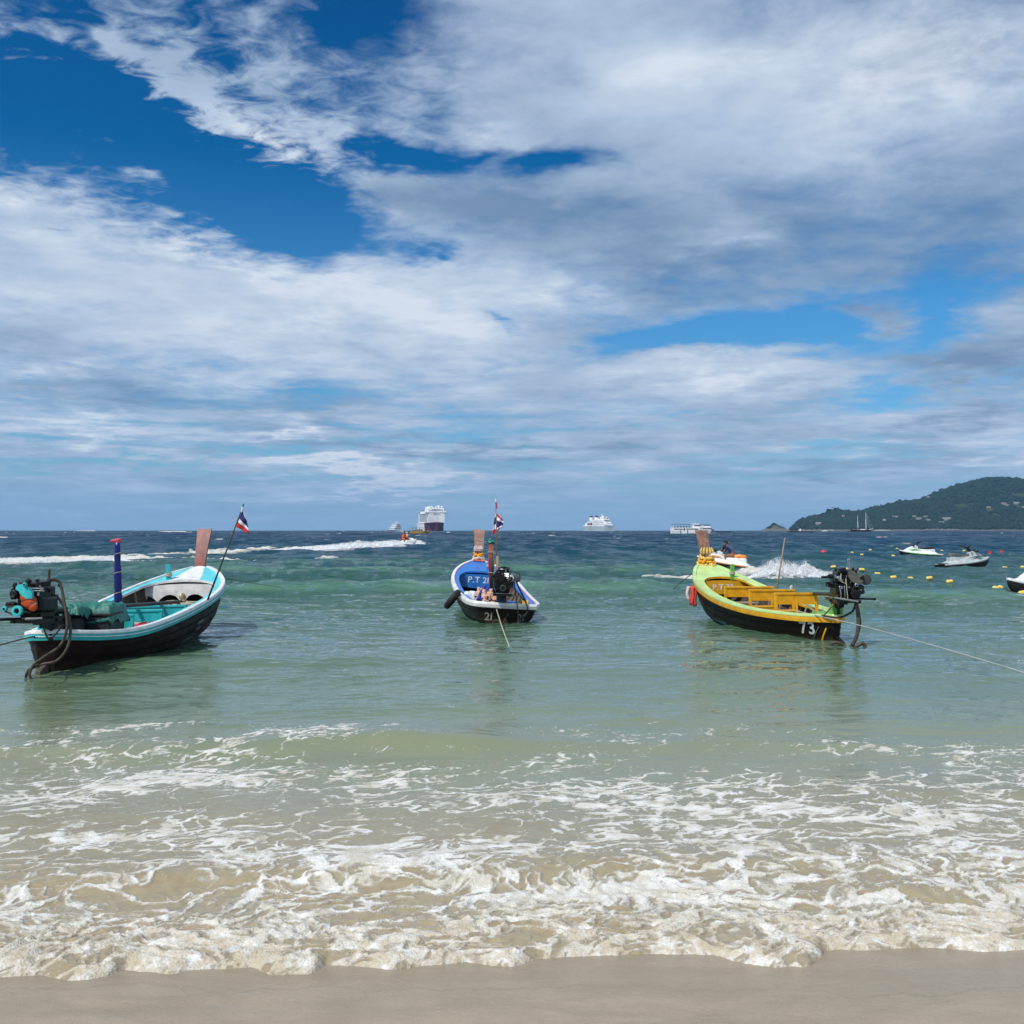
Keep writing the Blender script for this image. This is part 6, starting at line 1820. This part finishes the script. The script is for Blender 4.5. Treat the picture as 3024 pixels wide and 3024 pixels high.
for k in range(7): MB().box((103.4, -14 + k * 4.7, 48.7), (0.8, 3.2, .9)).build('window', SG, cs)
for k in range(5): MB().box((103.3, -8 + k * 4, 51.8), (0.8, 3.2, .8)).build('window', SG, cs)
for k in range(3): MB().box((109, -5 + 5 * k, 41), (.5, 3.5, 1.2)).build('window', SG, cs)
# balconies: rows on the visible side, aft of the bow
balc = MB().box((0, 0, 0), (4.2, .6, 1.4)).mesh('balcony'); balc.materials.append(SG)
for r_ in range(8):
    for k in range(16):
        for sd_ in ((-1,) if True else (-1, 1)):
            o = link_mesh('balcony', balc, None, cs); o.location = (-62 + k * 9.4, 19.6 * sd_, 23 + r_ * 2.5)
MB().box((0, 0, 43), (170, 41, 1.8)).build('deck_edge', SW, cs)
MB().box((-10, 0, 46.5), (130, 34, 5)).build('upper_house', SW, cs)
MB().lathe([(5, 0), (5, 8), (3.5, 9)], (70, -13, 50), n=14).build('dome', SW, cs, smooth=True)
for (x0, y0, z0, r_, h_) in ((85, -8, 54, 2.4, 6), (85, 2, 54, 2.0, 5), (88, 8, 54, 3.0, 6.5), (88, 16, 54, 3.0, 5.0), (70, -4, 52, 3, 5)):
    MB().lathe([(r_ * .5, 0), (r_ * .5, h_ * .5), (r_, h_ * .6), (r_ * .9, h_), (r_ * .3, h_ * 1.1)], (x0, y0, z0), n=12).build('radar_dome', SW, cs, smooth=True)
MB().box((-30, -3, 55), (18, 14, 12), taper=.8, bev=2).build('funnel', SW, cs)
MB().box((55, -14, 58.5), (8, 5, 2.8)).build('funnel_top', SN, cs)
MB().box((55, -14, 53), (10, 8, 10), taper=.9, bev=1).build('funnel', SW, cs)
for k in range(2):
    MB().lathe([(2.4, 0), (2.6, 2), (2.2, 4)], (-40 - 10 * k, -14, 48), n=12).build('water_slide', paint('slide_red', (.45, .06, .04), .5, 0, bump=0), cs)
for k in range(5):
    lb_ = MB().box((-50 + k * 22, -21.5, 21), (9, 3.0, 3.0), bev=1).build('lifeboat', SW, cs)
    MB().box((-50 + k * 22, -23.1, 20.4), (7, .3, .8)).build('stripe', paint('slide_red', (0, 0, 0)), lb_)
# --- second cruise ship
x_, y_ = ship_axes(1771, 2500)
c2 = empty('cruise_ship', (x_, y_, -0.6), R(-90 + 32), 'small white cruise ship with twin dark funnels and grey bow', 'cruise ship', 'cruise ships at anchor')
c2.rotation_euler = (0, 0, R(-90 + 27))
hull_loft(c2, 128, 22, 12.5, paint('ship_grey_white', (0.42, 0.50, 0.54), .5, .1, bump=0, scale=.05), flare=.3, bow=.25, stern=.92, rake=.05)
MB().box((-12, 0, 13.2), (98, 21.4, 2.4)).build('promenade', SW, c2)
MB().box((-6, 0, 17.0), (96, 20, 5.6), taper=.97).build('superstructure', SW, c2)
MB().box((-4, 0, 21.6), (82, 19, 4.2), taper=.96).build('superstructure', SW, c2)
MB().box((0, 0, 25.4), (64, 17, 3.6), taper=.95).build('superstructure', SW, c2)
MB().box((14, 0, 28.8), (40, 14, 3.2), taper=.9).build('bridge_deck', SW, c2)
for z_, n_c, l_, w_ in ((16.0, 22, 84, 9.95), (20.8, 18, 72, 9.45), (24.8, 14, 54, 8.5)):
    me_ = MB().box((0, 0, 0), (l_ / n_c * .62, .3, 1.1)).mesh('window'); me_.materials.append(SG)
    for k in range(n_c):
        o = link_mesh('window', me_, None, c2); o.location = (-4 - l_ / 2 + l_ / n_c * (k + .5), -w_ - .12, z_)
for z_, x__, wd in ((26.6, 31.6, 11), (22.6, 40.4, 14), (18.4, 46.5, 15)):
    MB().box((x__, 0, z_), (.5, wd, .8)).build('bridge_window', SG, c2)
MB().box((-30, -10.3, 17.8), (22, .6, 5.4), bev=.25).build('stern_opening', paint('dark_red_recess', (.10, .02, .02), .6, 0, bump=0), c2)
MB().box((-31, -10.75, 17.8), (16, .4, 2.2)).build('lifeboat', paint('pinkish', (.7, .45, .4), .5, 0, bump=0), c2)
for x0 in (-38, -14):
    MB().box((x0, 0, 30.5), (9, 9, 8), taper=.75, bev=.6).build('funnel', SW, c2)
    fb_ = MB().box((x0, 0, 35.5), (6.5, 6, 2.8), taper=1.15).build('funnel_top', SN, c2)
    for k in range(3): MB().box((x0 - 2 + 2 * k, 0, 37.4), (.7, 2, 1.4)).build('uptake', SN, fb_)
MB().box((-26, 0, 33.6), (17, 4, 1.2)).build('arch', SW, c2)
MB().tube([(12, 0, 30), (10, 0, 42)], [1.6, .7], 8).build('mast', SW, c2)
MB().lathe([(1, 0), (3.2, 2), (3.4, 4), (2, 6.5), (.6, 7)], (17, 0, 30), n=14).build('radar_dome', SW, c2, smooth=True)
MB().lathe([(.8, 0), (2.2, 1.5), (2.2, 3.5), (.6, 4.8)], (6, 0, 30), n=14).build('radar_dome', SW, c2, smooth=True)
MB().lathe([(.8, 0), (1, 3), (1.9, 4), (1.9, 6), (.6, 7)], (32, 0, 28.5), n=14).build('radar_dome', SW, c2, smooth=True)
# --- motor yacht seen from its bow quarter
x_, y_ = ship_axes(1166, 1000)
ya = empty('motor_yacht', (x_, y_, 0), R(-90 - 20), 'white three-deck motor yacht left of the big cruise ship', 'yacht')
hull_loft(ya, 24, 7.6, 2.6, SW, flare=.3, bow=.35, z0=-.6, stern=.95)
for x0, z_, l_, w_ in ((-1, 3.7, 15, 6.4), (-2, 5.6, 11, 5.8), (-3, 7.2, 8, 5.4)):
    MB().box((x0, 0, z_), (l_, w_, 1.7), taper=.93, bev=.1).build('deck_house', SW, ya)
    MB().box((x0 + .1, 0, z_ + .25), (l_ * .985, w_ * .985, .30)).build('window_band', JB, ya)
    MB().box((x0 - .4, 0, z_ + 1.0), (l_ * 1.08, w_ * 1.1, .18)).build('deck_edge', SW, ya)
for y0 in (-2, 2): MB().tube([(-5, y0, 8.2), (-5, y0, 10.2)], .09, 6).build('arch_leg', SW, ya)
MB().bar((-5, -2.1, 10.2), (-5, 2.1, 10.2), .12).build('arch_top', SW, ya)
MB().tube([(-4, 0, 8.2), (-4, 0, 11.6)], .08, 6).build('mast', SW, ya)
# --- yellow hulled fishing boat in front of the cruise ship
x_, y_ = ship_axes(1239, 680)
fbt = empty('fishing_boat', (x_, y_, 0), R(4), 'yellow-hulled excursion boat with dark canopy before the cruise ship', 'boat')
YH = paint('yellow_hull', (0.48, 0.26, 0.01), .5, .4, dirt=(.15, .08, .01), scale=1, bump=0)
hull_loft(fbt, 13.0, 3.6, 1.35, YH, flare=.3, bow=.4, z0=-.3, stern=.9, rake=.02)
MB().box((5.4, 0, 1.65), (1.4, 1.2, .7), taper=.6).build('bow_block', YH, fbt)
MB().box((-1.2, 0, 2.1), (6.5, 2.6, 1.7)).build('cabin', paint('pale_cabin', (.4, .38, .34), .6, .3, bump=0), fbt)
for k in range(5): MB().box((-3.8 + k * 1.3, -1.33, 1.95), (.8, .06, .55)).build('window', SN, fbt)
cp_ = MB().box((-1.2, 0, 3.75), (8.2, 3.2, .16), bev=.05).build('canopy', SN, fbt)
for x0 in (-4.8, -2.4, 0, 2.4):
    for y0 in (-1.4, 1.4): MB().tube([(x0, y0, 1.3), (x0, y0, 3.7)], .11, 5).build('canopy_post', SN, fbt)
MB().bar((-6.0, 0, 1.2), (-6.3, 0, 2.6), .12).build('stern_post', SN, fbt)
# --- two-deck tour boat
x_, y_ = ship_axes(2032, 620)
fe = empty('tour_boat', (x_, y_, 0), R(4), 'white two-deck tour boat with dark awning, nearest behind the yellow boat prow', 'boat', 'tour boats')
hull_loft(fe, 20.5, 5.6, 1.9, SW, flare=.2, bow=.25, z0=-.4, stern=1.0, rake=.06)
MB().box((-1.0, 0, 2.7), (18.5, 5.2, 1.9), bev=.1).build('main_deck_house', SW, fe)
MB().box((1.8, -2.63, 2.8), (7.2, .06, .55)).build('window_band', JB, fe)
for x0, w_ in ((-8.3, 1.6), (-6.9, .7), (-6.0, .7), (-5.0, .9), (-4.0, .7)): MB().box((x0, -2.63, 2.75), (w_, .06, .6), bev=.02).build('window', JB, fe)
for k in range(3): MB().box((7.0 + k * .55, -2.63, 3.0), (.35, .05, .5 - .1 * k)).build('lettering', JB, fe)
MB().box((4.6, 0, 4.6), (4.4, 4.4, 2.0), taper=.88, bev=.1).build('wheelhouse', SW, fe)
MB().box((5.2, 0, 4.9), (3.9, 4.25, .6)).build('wheelhouse_window', JB, fe)
MB().box((4.2, 0, 5.8), (4.0, 4.2, .5), bev=.2).build('wheelhouse_roof', SW, fe)
MB().box((-4.2, 0, 5.65), (11.2, 5.2, .22), bev=.05).build('awning', SN, fe)
for k in range(7):
    for y0 in (-2.4, 2.4): MB().tube([(-9.4 + k * 1.7, y0, 3.6), (-9.4 + k * 1.7, y0, 5.6)], .045, 5).build('awning_post', SW, fe)
rr = random.Random(5)
for k in range(6):
    MB().box((-8 + k * 1.8, rr.uniform(-1.8, 0), 4.1), (.7, 2.6, .8)).build('bench_row', paint('deck_bench', (.25, .25, .26), .6, .2, bump=0), fe)
MB().tube([(1.5, -1.4, 5.9), (1.1, -1.4, 7.6), (4.0, -1.4, 7.6), (4.3, -1.4, 5.9)], .07, 6).build('rail_arch', SW, fe)
for x0 in (-5.2, -1.0): MB().tube([(x0, -2.75, 2.2), (x0 + .1, -2.8, .3)], .22, 8).build('fender', JB, fe)
MB().box((-2.9, -2.66, 2.3), (.7, .1, 2.2)).build('side_door', JB, fe)
# --- second tour boat end-on behind it
x_, y_ = ship_axes(2084, 660)
f2 = empty('tour_boat', (x_, y_, 0), R(-90 + 12), 'white tour boat seen end-on behind the two-deck one', 'boat', 'tour boats')
hull_loft(f2, 14, 5.0, 2.0, SW, flare=.2, bow=.3, z0=-.4, stern=1.0)
MB().box((-.5, 0, 3.0), (9, 4.6, 2.0), taper=.95, bev=.1).build('deck_house', SW, f2)
MB().box((-.2, 0, 3.1), (8.6, 4.62, .7)).build('window_band', JB, f2)
MB().box((-1, 0, 4.8), (7, 4.8, 1.3), taper=.9, bev=.2).build('upper_house', SW, f2)
MB().box((-1, 0, 5.6), (7.4, 5.0, .25), bev=.05).build('awning', SN, f2)
# --- floating pontoons
PON = paint('dark_pontoon', (0.012, 0.018, 0.028), .6, .3, dirt=(.1, .1, .1), bump=0)
def pontoon(label, px0, px1, d, h_, group='floating pontoons'):
    e = empty('pontoon', ((px0 + px1) / 2 / FPX * d - 1512 / FPX * d, d, 0), 0, label, 'pontoon', group)
    Lp = (px1 - px0) / FPX * d
    MB().box((0, 0, h_ * .25), (Lp, 6, h_ * .5), bev=.05).build('deck', PON, e)
    n = max(4, int(Lp / 2.2))
    for k in range(n):
        MB().lathe([(.5, -.9), (.6, -.8), (.6, .8), (.5, .9)], (-Lp / 2 + Lp / n * (k + .5), -2.9, h_ * .4), 'X', 10).build('barrel', PON, e)
    MB().bar((-Lp / 2, -2.8, h_), (Lp / 2, -2.8, h_), .12).build('rail', SW, e)
    for k in range(n): MB().tube([(-Lp / 2 + Lp / n * (k + .5), -2.8, h_ * .5), (-Lp / 2 + Lp / n * (k + .5), -2.8, h_)], .06, 5).build('rail_post', SW, e)
    return e
pa_ = pontoon('dark floating pontoon just right of the tour boats', 2100, 2158, 1150, 1.6)
MB().box((-9.5, 0, 1.6), (3, 3, 3)).build('hut', PON, pa_)
pb_ = pontoon('long dark pontoon with a hut between islet and sailing ship', 2328, 2403, 1100, 1.7)
MB().box((-8, 0, 2.1), (8, 4, 2.0)).build('hut', PON, pb_); MB().box((-1.2, -1, 2.1), (1.8, 2, 3)).build('hut', SW, pb_)
# --- two-masted sailing ship
x_, y_ = ship_axes(2541, 1330)
sv = empty('sailing_ship', (x_, y_, 0), R(5), 'dark two-masted sailing ship with bare white masts before the hill', 'sailing ship')
DH = paint('dark_ship_hull', (0.020, 0.012, 0.012), .5, .3, bump=0)
hull_loft(sv, 24, 5.6, 2.3, DH, flare=.3, bow=.35, z0=-.4, stern=.9, rake=.12)
MB().box((-8.6, 0, 3.0), (7.6, 5.2, 2.0), taper=1.05, bev=.1).build('stern_castle', DH, sv)
MB().bar((-12.4, -2.65, 3.3), (-5, -2.65, 3.3), .12, .25).build('rail', SW, sv)
MB().box((2.4, 0, 3.0), (6, 3, 1.2), bev=.1).build('deck_house', SW, sv)
MB().box((0.6, 0, 4.6), (9, .8, 1.4), bev=.2).build('furled_sail', SN, sv)
for x0, h_ in ((-3.6, 21.5), (7.2, 25.5)):
    mst = MB().tube([(x0, 0, 2), (x0, 0, h_ * .6), (x0, 0, h_)], [.30, .26, .14], 8).build('mast', SW, sv)
    MB().bar((x0, -2.2, h_ * .55), (x0, 2.2, h_ * .55), .18).build('spreader', SW, mst)
    MB().box((x0, 0, h_ * .78), (.9, .9, .2)).build('spreader', SW, mst)
MB().tube([(11.5, 0, 2.6), (17.0, 0, 4.6)], [.3, .15], 8).build('bowsprit', SW, sv)
for a, b in (((7.2, 0, 25), (17, 0, 4.6)), ((7.2, 0, 22), (14, 0, 3.6)), ((7.2, 0, 17), (12.5, 0, 3.2)), ((7.2, -2.4, 2.4), (7.2, 0, 17)), ((-3.6, -2.4, 2.4), (-3.6, 0, 14))):
    MB().tube([a, b], .07, 5).build('stay', SW, sv)
dg_ = empty('dinghy', (x_ - 16, y_ - 4, 0), R(3), 'small dark dinghy trailing the sailing ship', 'boat')
hull_loft(dg_, 5.5, 1.8, .8, DH, bow=.4, z0=-.1); MB().box((-.5, 0, .9), (1.2, 1, .7)).build('engine_box', PON, dg_)
# --- small craft on the horizon
def small_boat(label, px, d, L, rz, mat=SW, cabin=True, group='small craft near the horizon'):
    x_, y_ = ship_axes(px, d)
    e = empty('speedboat', (x_, y_, -.1), rz, label, 'boat', group)
    hull_loft(e, L, L * .3, L * .13, mat, bow=.4, z0=-.3)
    MB().box((-L * .05, 0, L * .19), (L * .35, L * .22, L * .12), taper=.8, bev=.05).build('cabin', mat, e)
    MB().box((-L * .04, 0, L * .2), (L * .34, L * .215, L * .05)).build('window_band', JB, e)
    return e
small_boat('white square-topped boat far left of the motor yacht', 1138, 1700, 5.4, R(-80))
small_boat('small white speedboat right of the big cruise ship', 1325, 900, 4.2, R(5))
small_boat('tiny white boat on the horizon above the wake', 1014, 2200, 7, R(-70))
small_boat('speedboat running with a white wake left of the red prow', 557, 1300, 6, R(180 + 10), SN)
small_boat('faint speedboat at far left on the horizon', 262, 2100, 9, R(180), SW)
small_boat('low white boat at the foot of the wooded point', 2437, 1900, 13, R(4), SW)

# ================================================================== hill, islet, forest and houses
PROF = [(2330, 1566), (2342, 1556), (2357, 1541), (2380, 1534), (2399, 1528), (2428, 1522), (2453, 1512), (2470, 1508), (2490, 1513), (2510, 1516), (2528, 1515), (2565, 1508), (2603, 1498), (2653, 1484), (2711, 1479),
        (2744, 1467), (2794, 1446), (2836, 1432), (2869, 1426), (2907, 1414), (2961, 1414), (2981, 1417), (3024, 1421), (3150, 1424), (3300, 1432), (3500, 1450), (3800, 1490), (4000, 1530), (4150, 1566)]
RY = 4000.0
_hx = np.array([(a - 1512) / FPX * RY for a, _ in PROF]); _hz = np.array([(1566 - b) / FPX * RY for _, b in PROF])
def hill_z(X, Y):
    front = 3330 + 60 * perlin(X * 0.004, X * 0, 201) + 30 * perlin(X * .02, X * 0, 203)
    front = np.minimum(front, 3380)
    Xr = X / Y * RY          # the ridge runs across the view
    Xs_ = np.where(Y > RY, X / Y * RY, X)
    r_ = np.interp(Xs_, _hx, _hz)
    up = sstep(0, 1, (Y - front) / (RY - front)) * 0.62 + 0.38 * np.clip((Y - front) / (RY - front), 0, 1) ** 0.6
    up = np.where(Y < front, -0.02 * (front - Y) / 10, up)
    dn = 1 - sstep(RY, 5600, Y) * 1.05
    nz = 1 + 0.22 * fbm(X * 0.004, Y * 0.004, 4, 205) * (1 - np.exp(-((Y - RY) / 160.0) ** 2))
    return r_ * np.where(Y < RY, up, dn) * nz - 1.0 * (r_ < 2)
xs = np.linspace(_hx[0] - 60, _hx[-1] * 1.42, 340); ys = np.linspace(3260, 5700, 130)
Xh, Yh = np.meshgrid(xs, ys); Zh = hill_z(Xh, Yh)
mb = MB()
me = bpy.data.meshes.new('hill')
co = np.stack([Xh.ravel(), Yh.ravel(), Zh.ravel()], -1)
ii = np.arange(Xh.size).reshape(Xh.shape)
me.from_pydata(co.tolist(), [], np.stack([ii[:-1, :-1], ii[:-1, 1:], ii[1:, 1:], ii[1:, :-1]], -1).reshape(-1, 4).tolist())
m, t, p = new_mat('hill_ground')
P = t.node('ShaderNodeNewGeometry').outputs['Position']
pz_ = t.xyz(P)[2]
n_ = t.noise(P, 0.02, 5, .6)
c = t.mix(t.smooth(n_, .35, .65), (0.020, 0.040, 0.014), (0.045, 0.065, 0.025))
c = t.mix(t.smooth(t.noise(P, .006, 4, .5), .62, .70, 0, .7), c, (0.12, 0.10, 0.07))
c = t.mix(t.smooth(pz_, 3.0, 9.0, 1, 0), c, (0.12, 0.11, 0.09))
t.l.new(c, p.inputs['Base Color']); p.inputs['Roughness'].default_value = 1; p.inputs['Specular IOR Level'].default_value = .1
hill = link_mesh('hill', me, m, None, smooth=True); tag(hill, 'wooded hill running down to the sea at right', kind='structure')
IPROF = [(2249, 1566), (2262, 1560), (2275, 1552), (2284, 1544), (2290, 1546), (2300, 1552), (2310, 1556), (2318, 1562), (2323, 1566)]
ID = 3300.0
_ix = np.array([(a - 1512) / FPX * ID for a, _ in IPROF]); _iz = np.array([(1566.5 - b) / FPX * ID for _, b in IPROF])
def islet_z(X, Y):
    r_ = np.interp(X, _ix, _iz)
    return r_ * np.clip(1 - (np.abs(Y - ID) / 70) ** 1.5, -.1, 1) - .5
xs = np.linspace(_ix[0] - 10, _ix[-1] + 10, 70); ys = np.linspace(ID - 90, ID + 90, 40)
Xi, Yi = np.meshgrid(xs, ys); Zi = islet_z(Xi, Yi) + 1.2 * fbm(Xi * .15, Yi * .15, 3, 222)
me = bpy.data.meshes.new('islet')
ii = np.arange(Xi.size).reshape(Xi.shape)
me.from_pydata(np.stack([Xi.ravel(), Yi.ravel(), Zi.ravel()], -1).tolist(), [], np.stack([ii[:-1, :-1], ii[:-1, 1:], ii[1:, 1:], ii[1:, :-1]], -1).reshape(-1, 4).tolist())
m, t, p = new_mat('islet_rock')
P = t.node('ShaderNodeNewGeometry').outputs['Position']; pz_ = t.xyz(P)[2]
c = t.mix(t.smooth(t.noise(P, .12, 5, .65), .4, .6), (0.12, .10, .075), (0.05, .055, .03))
c = t.mix(t.smooth(pz_, 2, 9, .5, 0), c, (0.2, .17, .13))
t.l.new(c, p.inputs['Base Color']); p.inputs['Roughness'].default_value = 1
islet = link_mesh('islet', me, m, None, smooth=False); tag(islet, 'small rocky islet off the wooded point', kind='structure')
# forest: crowns of many sizes scattered over the hill
LEAF, t, p = new_mat('forest_leaves')
P = t.node('ShaderNodeNewGeometry').outputs['Position']
rnd_ = t.noise(P, .035, 3, .6); rn2 = t.noise(P, .3, 3, .6)
c = t.mix(t.smooth(rnd_, .35, .65), (0.008, 0.021, 0.011), (0.020, 0.040, 0.018))
c = t.mix(t.smooth(rn2, .4, .7, 0, .6), c, (0.018, 0.032, 0.014))
t.l.new(c, p.inputs['Base Color']); p.inputs['Roughness'].default_value = .9; p.inputs['Specular IOR Level'].default_value = .15
rg = np.random.RandomState(44)
HOUSES = [(2417, 1546, 16, 6), (2645, 1527, 20, 6), (2657, 1545, 12, 5), (2713, 1532, 14, 6), (2740, 1536, 14, 5), (2732, 1525, 10, 4), (2795, 1533, 24, 8), (2780, 1543, 16, 5), (2611, 1538, 8, 8), (2964, 1486, 14, 4), (2971, 1492, 16, 4), (3001, 1486, 18, 6), (2919, 1498, 10, 4), (2741, 1467.5, 6, 4), (3022, 1498, 10, 5), (2490, 1524, 6, 5), (2700, 1524, 9, 4)]
def ground_at(px, py):
    """first point of the hill met along the line of sight"""
    r = ray(px, py)
    for d in np.arange(3300, 4050, 6.0):
        t_ = d / r.y
        x, z = r.x * t_, CAM_H + r.z * t_
        if float(hill_z(np.array([x]), np.array([d]))[0]) >= z:
            return Vector((x, d, z))
    return Vector((r.x * 3990 / r.y, 3990, CAM_H + r.z * 3990 / r.y))
HP = [ground_at(a, b + h_ * .4) for a, b, w_, h_ in HOUSES]
hxy = np.array([(p_.x, p_.y) for p_ in HP])
N = 15000
X = rg.uniform(_hx[0], 2100, N * 2); Y = 3290 + (RY + 140 - 3290) * rg.rand(N * 2) ** 0.9
Z = hill_z(X, Y)
ok = (Z > 4.5) & (fbm(X * .012, Y * .012, 3, 231) > -0.42)
for hx_, hy_ in hxy:
    ok &= ~((np.abs(X - hx_) < 17) & (Y < hy_ + 12) & (Y > hy_ - 75) & (np.abs(X - hx_ * Y / hy_) < 13))
X, Y, Z = X[ok][:N], Y[ok][:N], Z[ok][:N]
iv, iF = np.array(ICO[1][0]), np.array(ICO[1][1])
n = len(X)
S_ = rg.uniform(3.2, 7.5, n) * (1 + .5 * (rg.rand(n) > .93))
jit = 1 + rg.uniform(-.28, .28, (n, len(iv), 1))
V = iv[None] * jit * np.stack([S_, S_, S_ * rg.uniform(.7, 1.15, n)], -1)[:, None, :] + np.stack([X, Y, Z + S_ * .35], -1)[:, None, :]
F = (iF[None] + (np.arange(n) * len(iv))[:, None, None]).reshape(-1, 3)
me = bpy.data.meshes.new('forest')
V = V.reshape(-1, 3).astype(np.float32)
me.vertices.add(len(V)); me.vertices.foreach_set('co', V.ravel())
me.loops.add(F.size); me.loops.foreach_set('vertex_index', F.ravel().astype(np.int32))
me.polygons.add(len(F)); me.polygons.foreach_set('loop_start', np.arange(0, F.size, 3, dtype=np.int32)); me.polygons.foreach_set('loop_total', np.full(len(F), 3, np.int32))
me.update()
forest = link_mesh('forest', me, LEAF); tag(forest, 'dense trees covering the hill', kind='stuff')
def crowns(name, label, pts, seed, group, cat='tree'):
    rr = random.Random(seed)
    for (px, py, h_, d) in pts:
        b_ = at_y(px, py, d)
        o = empty(name, (b_.x, b_.y, b_.z - 3), 0, label(px), cat, group)
        H_ = h_ / FPX * d
        MB().tube([(0, 0, 0), (0, 0, 3 + H_ * .7)], [.7, .3], 6).build('trunk', W_DARKIN, o)
        mb = MB()
        for k in range(12):
            mb.ball((rr.uniform(-.5, .5) * H_ * .8, rr.uniform(-2, 2), 3 + H_ * rr.uniform(.35, 1.0)), H_ * rr.uniform(.14, .26), 1, sc=(1, 1, rr.uniform(.6, 1)))
        mb.build('crown', LEAF, o)
crowns('tall_tree', lambda px: {2447: 'broad tree rising left in the clump on the point', 2463: 'tallest tree of the clump on the wooded point', 2480: 'tree rising right in the clump on the point', 2429: 'small tree left of the clump on the point', 2508: 'tree between the clump and the sailing ship masts', 2603: 'lone tree on the ridge right of the sailing ship', 2581: 'small tree on the ridge beside the sailing ship', 2981: 'lone tree on the summit of the hill'}[px],
       [(2447, 1516, 12, 3985), (2463, 1513, 14, 3985), (2480, 1515, 12, 3985), (2429, 1523, 8, 3985), (2508, 1516, 8, 3985), (2603, 1498, 8, 3985), (2581, 1505, 7, 3985), (2981, 1416, 8, 3990)], 3, 'trees standing above the ridge line')
mb = MB(); rr = random.Random(9)
for k in range(170):
    x = rr.uniform(_ix[1], _ix[-2]); y = ID + rr.uniform(-30, 10)
    z = float(islet_z(np.array([x]), np.array([y]))[0])
    if z > 6.0 + rr.uniform(-2, 4): mb.ball((x, y, z + .6), rr.uniform(1.2, 2.4), 1)
o = mb.build('shrubs', LEAF); tag(o, 'scrub on top of the islet', kind='stuff')
b_ = at_y(2309, 1555, ID)
o = empty('palm_tree', (b_.x, b_.y, b_.z - 2), 0, 'small palm on the right shoulder of the islet', 'tree')
MB().tube([(0, 0, 0), (.6, 0, 7)], [.35, .2], 6).build('trunk', W_DARKIN, o)
mb = MB()
for k in range(9):
    a = k * .7; mb.tube([(.6, 0, 7), (.6 + 1.8 * math.cos(a), 1.8 * math.sin(a), 7.7), (.6 + 3.2 * math.cos(a), 3.2 * math.sin(a), 6.6)], [.3, .45, .1], 5)
mb.build('crown', LEAF, o)
# houses among the trees
HW = paint('house_wall', (0.48, 0.45, 0.40), .8, .2, scale=.3, bump=0)
HR = paint('house_roof', (0.32, 0.27, 0.23), .8, .3, scale=.3, bump=0)
PLACE = ['low house on the point left of the sailing ship', 'long pale house above the bay, left of the cluster', 'small house just above the bay beach', 'pale house left in the hillside cluster', 'pale house in the middle of the hillside cluster', 'small house above the hillside cluster', 'largest pale building of the hillside cluster', 'low building below the largest one of the cluster',
         'narrow house right of the sailing ship', 'small house high on the slope, upper of two', 'small house high on the slope, lower of two', 'wide pale house high at the right edge', 'tiny house alone on the upper slope', 'tiny building on the ridge line', 'house cut off by the right edge', 'tiny house beside the clump of trees on the point', 'small roof between the hillside houses']
for (px, py, w_, h_), p_, lb in zip(HOUSES, HP, PLACE):
    k_ = p_.y / FPX
    W_, H_ = w_ * k_, h_ * k_
    o = empty('house', (p_.x, p_.y, p_.z - 1.0), R(rr.uniform(-12, 12)), lb, 'house', 'houses on the wooded hill')
    MB().box((0, 0, H_ * .4), (W_, 9, H_ * .8)).build('wall', HW, o)
    MB().prism([Vector((-W_ / 2 - .6, -5.2, H_ * .8)), Vector((-W_ / 2 - .6, 0, H_ * 1.15)), Vector((-W_ / 2 - .6, 5.2, H_ * .8))], (0, 0, 0), (W_ + 1.2, 0, 0)).build('roof', HR, o)
    nw = max(2, int(W_ / 5))
    for k in range(nw):
        MB().box((-W_ / 2 + W_ / nw * (k + .5), -4.55, H_ * .42), (W_ / nw * .5, .2, H_ * .32)).build('window', SG, o)
# shore rocks and strips of beach
mb = MB(); rr = random.Random(77)
for k in range(520):
    px = rr.choice([rr.uniform(2335, 2450), rr.uniform(2640, 2830), rr.uniform(2735, 2830)])
    d = 3315 + rr.uniform(-12, 30)
    x = (px - 1512) / FPX * d
    r_ = rr.uniform(1.0, 3.6) * (1.3 if px > 2735 else .8)
    mb.ball((x, d, rr.uniform(0, r_ * .8)), r_, 1, sc=(1.5, 1, .8))
o = mb.build('shore_rocks', paint('pale_rock', (0.20, 0.18, 0.155), .9, .3, scale=.2, bump=0)); tag(o, 'pale rocks along the foot of the hill', kind='stuff')
for a, b in ((2590, 2640), (2985, 3200), (2440, 2470)):
    mb = MB()
    x0, x1 = (a - 1512) / FPX * 3310, (b - 1512) / FPX * 3310
    mb.grid([[Vector((x0 + (x1 - x0) * u, 3300 + 40 * v + 6 * math.sin(u * 7), -0.3 + 4.2 * v * math.sin(math.pi * min(max(u, .02), .98)) ** .5)) for u in [i / 16 for i in range(17)]] for v in (0, .4, 1)])
    o = mb.build('sand_strip', paint('pale_sand', (0.32, 0.29, 0.24), .9, .1, scale=.2, bump=0)); tag(o, 'narrow strip of pale beach at the foot of the hill', kind='structure')

# ================================================================== air
HAZE = True
if HAZE:
    mb = MB().box((0, 3400, 130), (9400, 7100, 276))
    hz_ = mb.build('haze', None)
    m = bpy.data.materials.new('haze_air'); m.use_nodes = True
    nt = m.node_tree; nt.nodes.clear()
    out = nt.nodes.new('ShaderNodeOutputMaterial'); pv = nt.nodes.new('ShaderNodeVolumePrincipled')
    pv.inputs['Color'].default_value = (0.28, 0.60, 1.0, 1)
    pv.inputs['Density'].default_value = 5.0e-5
    pv.inputs['Anisotropy'].default_value = 0.0
    nt.links.new(pv.outputs[0], out.inputs['Volume'])
    hz_.data.materials.append(m)
    tag(hz_, 'thin sea haze over the whole bay', kind='stuff')
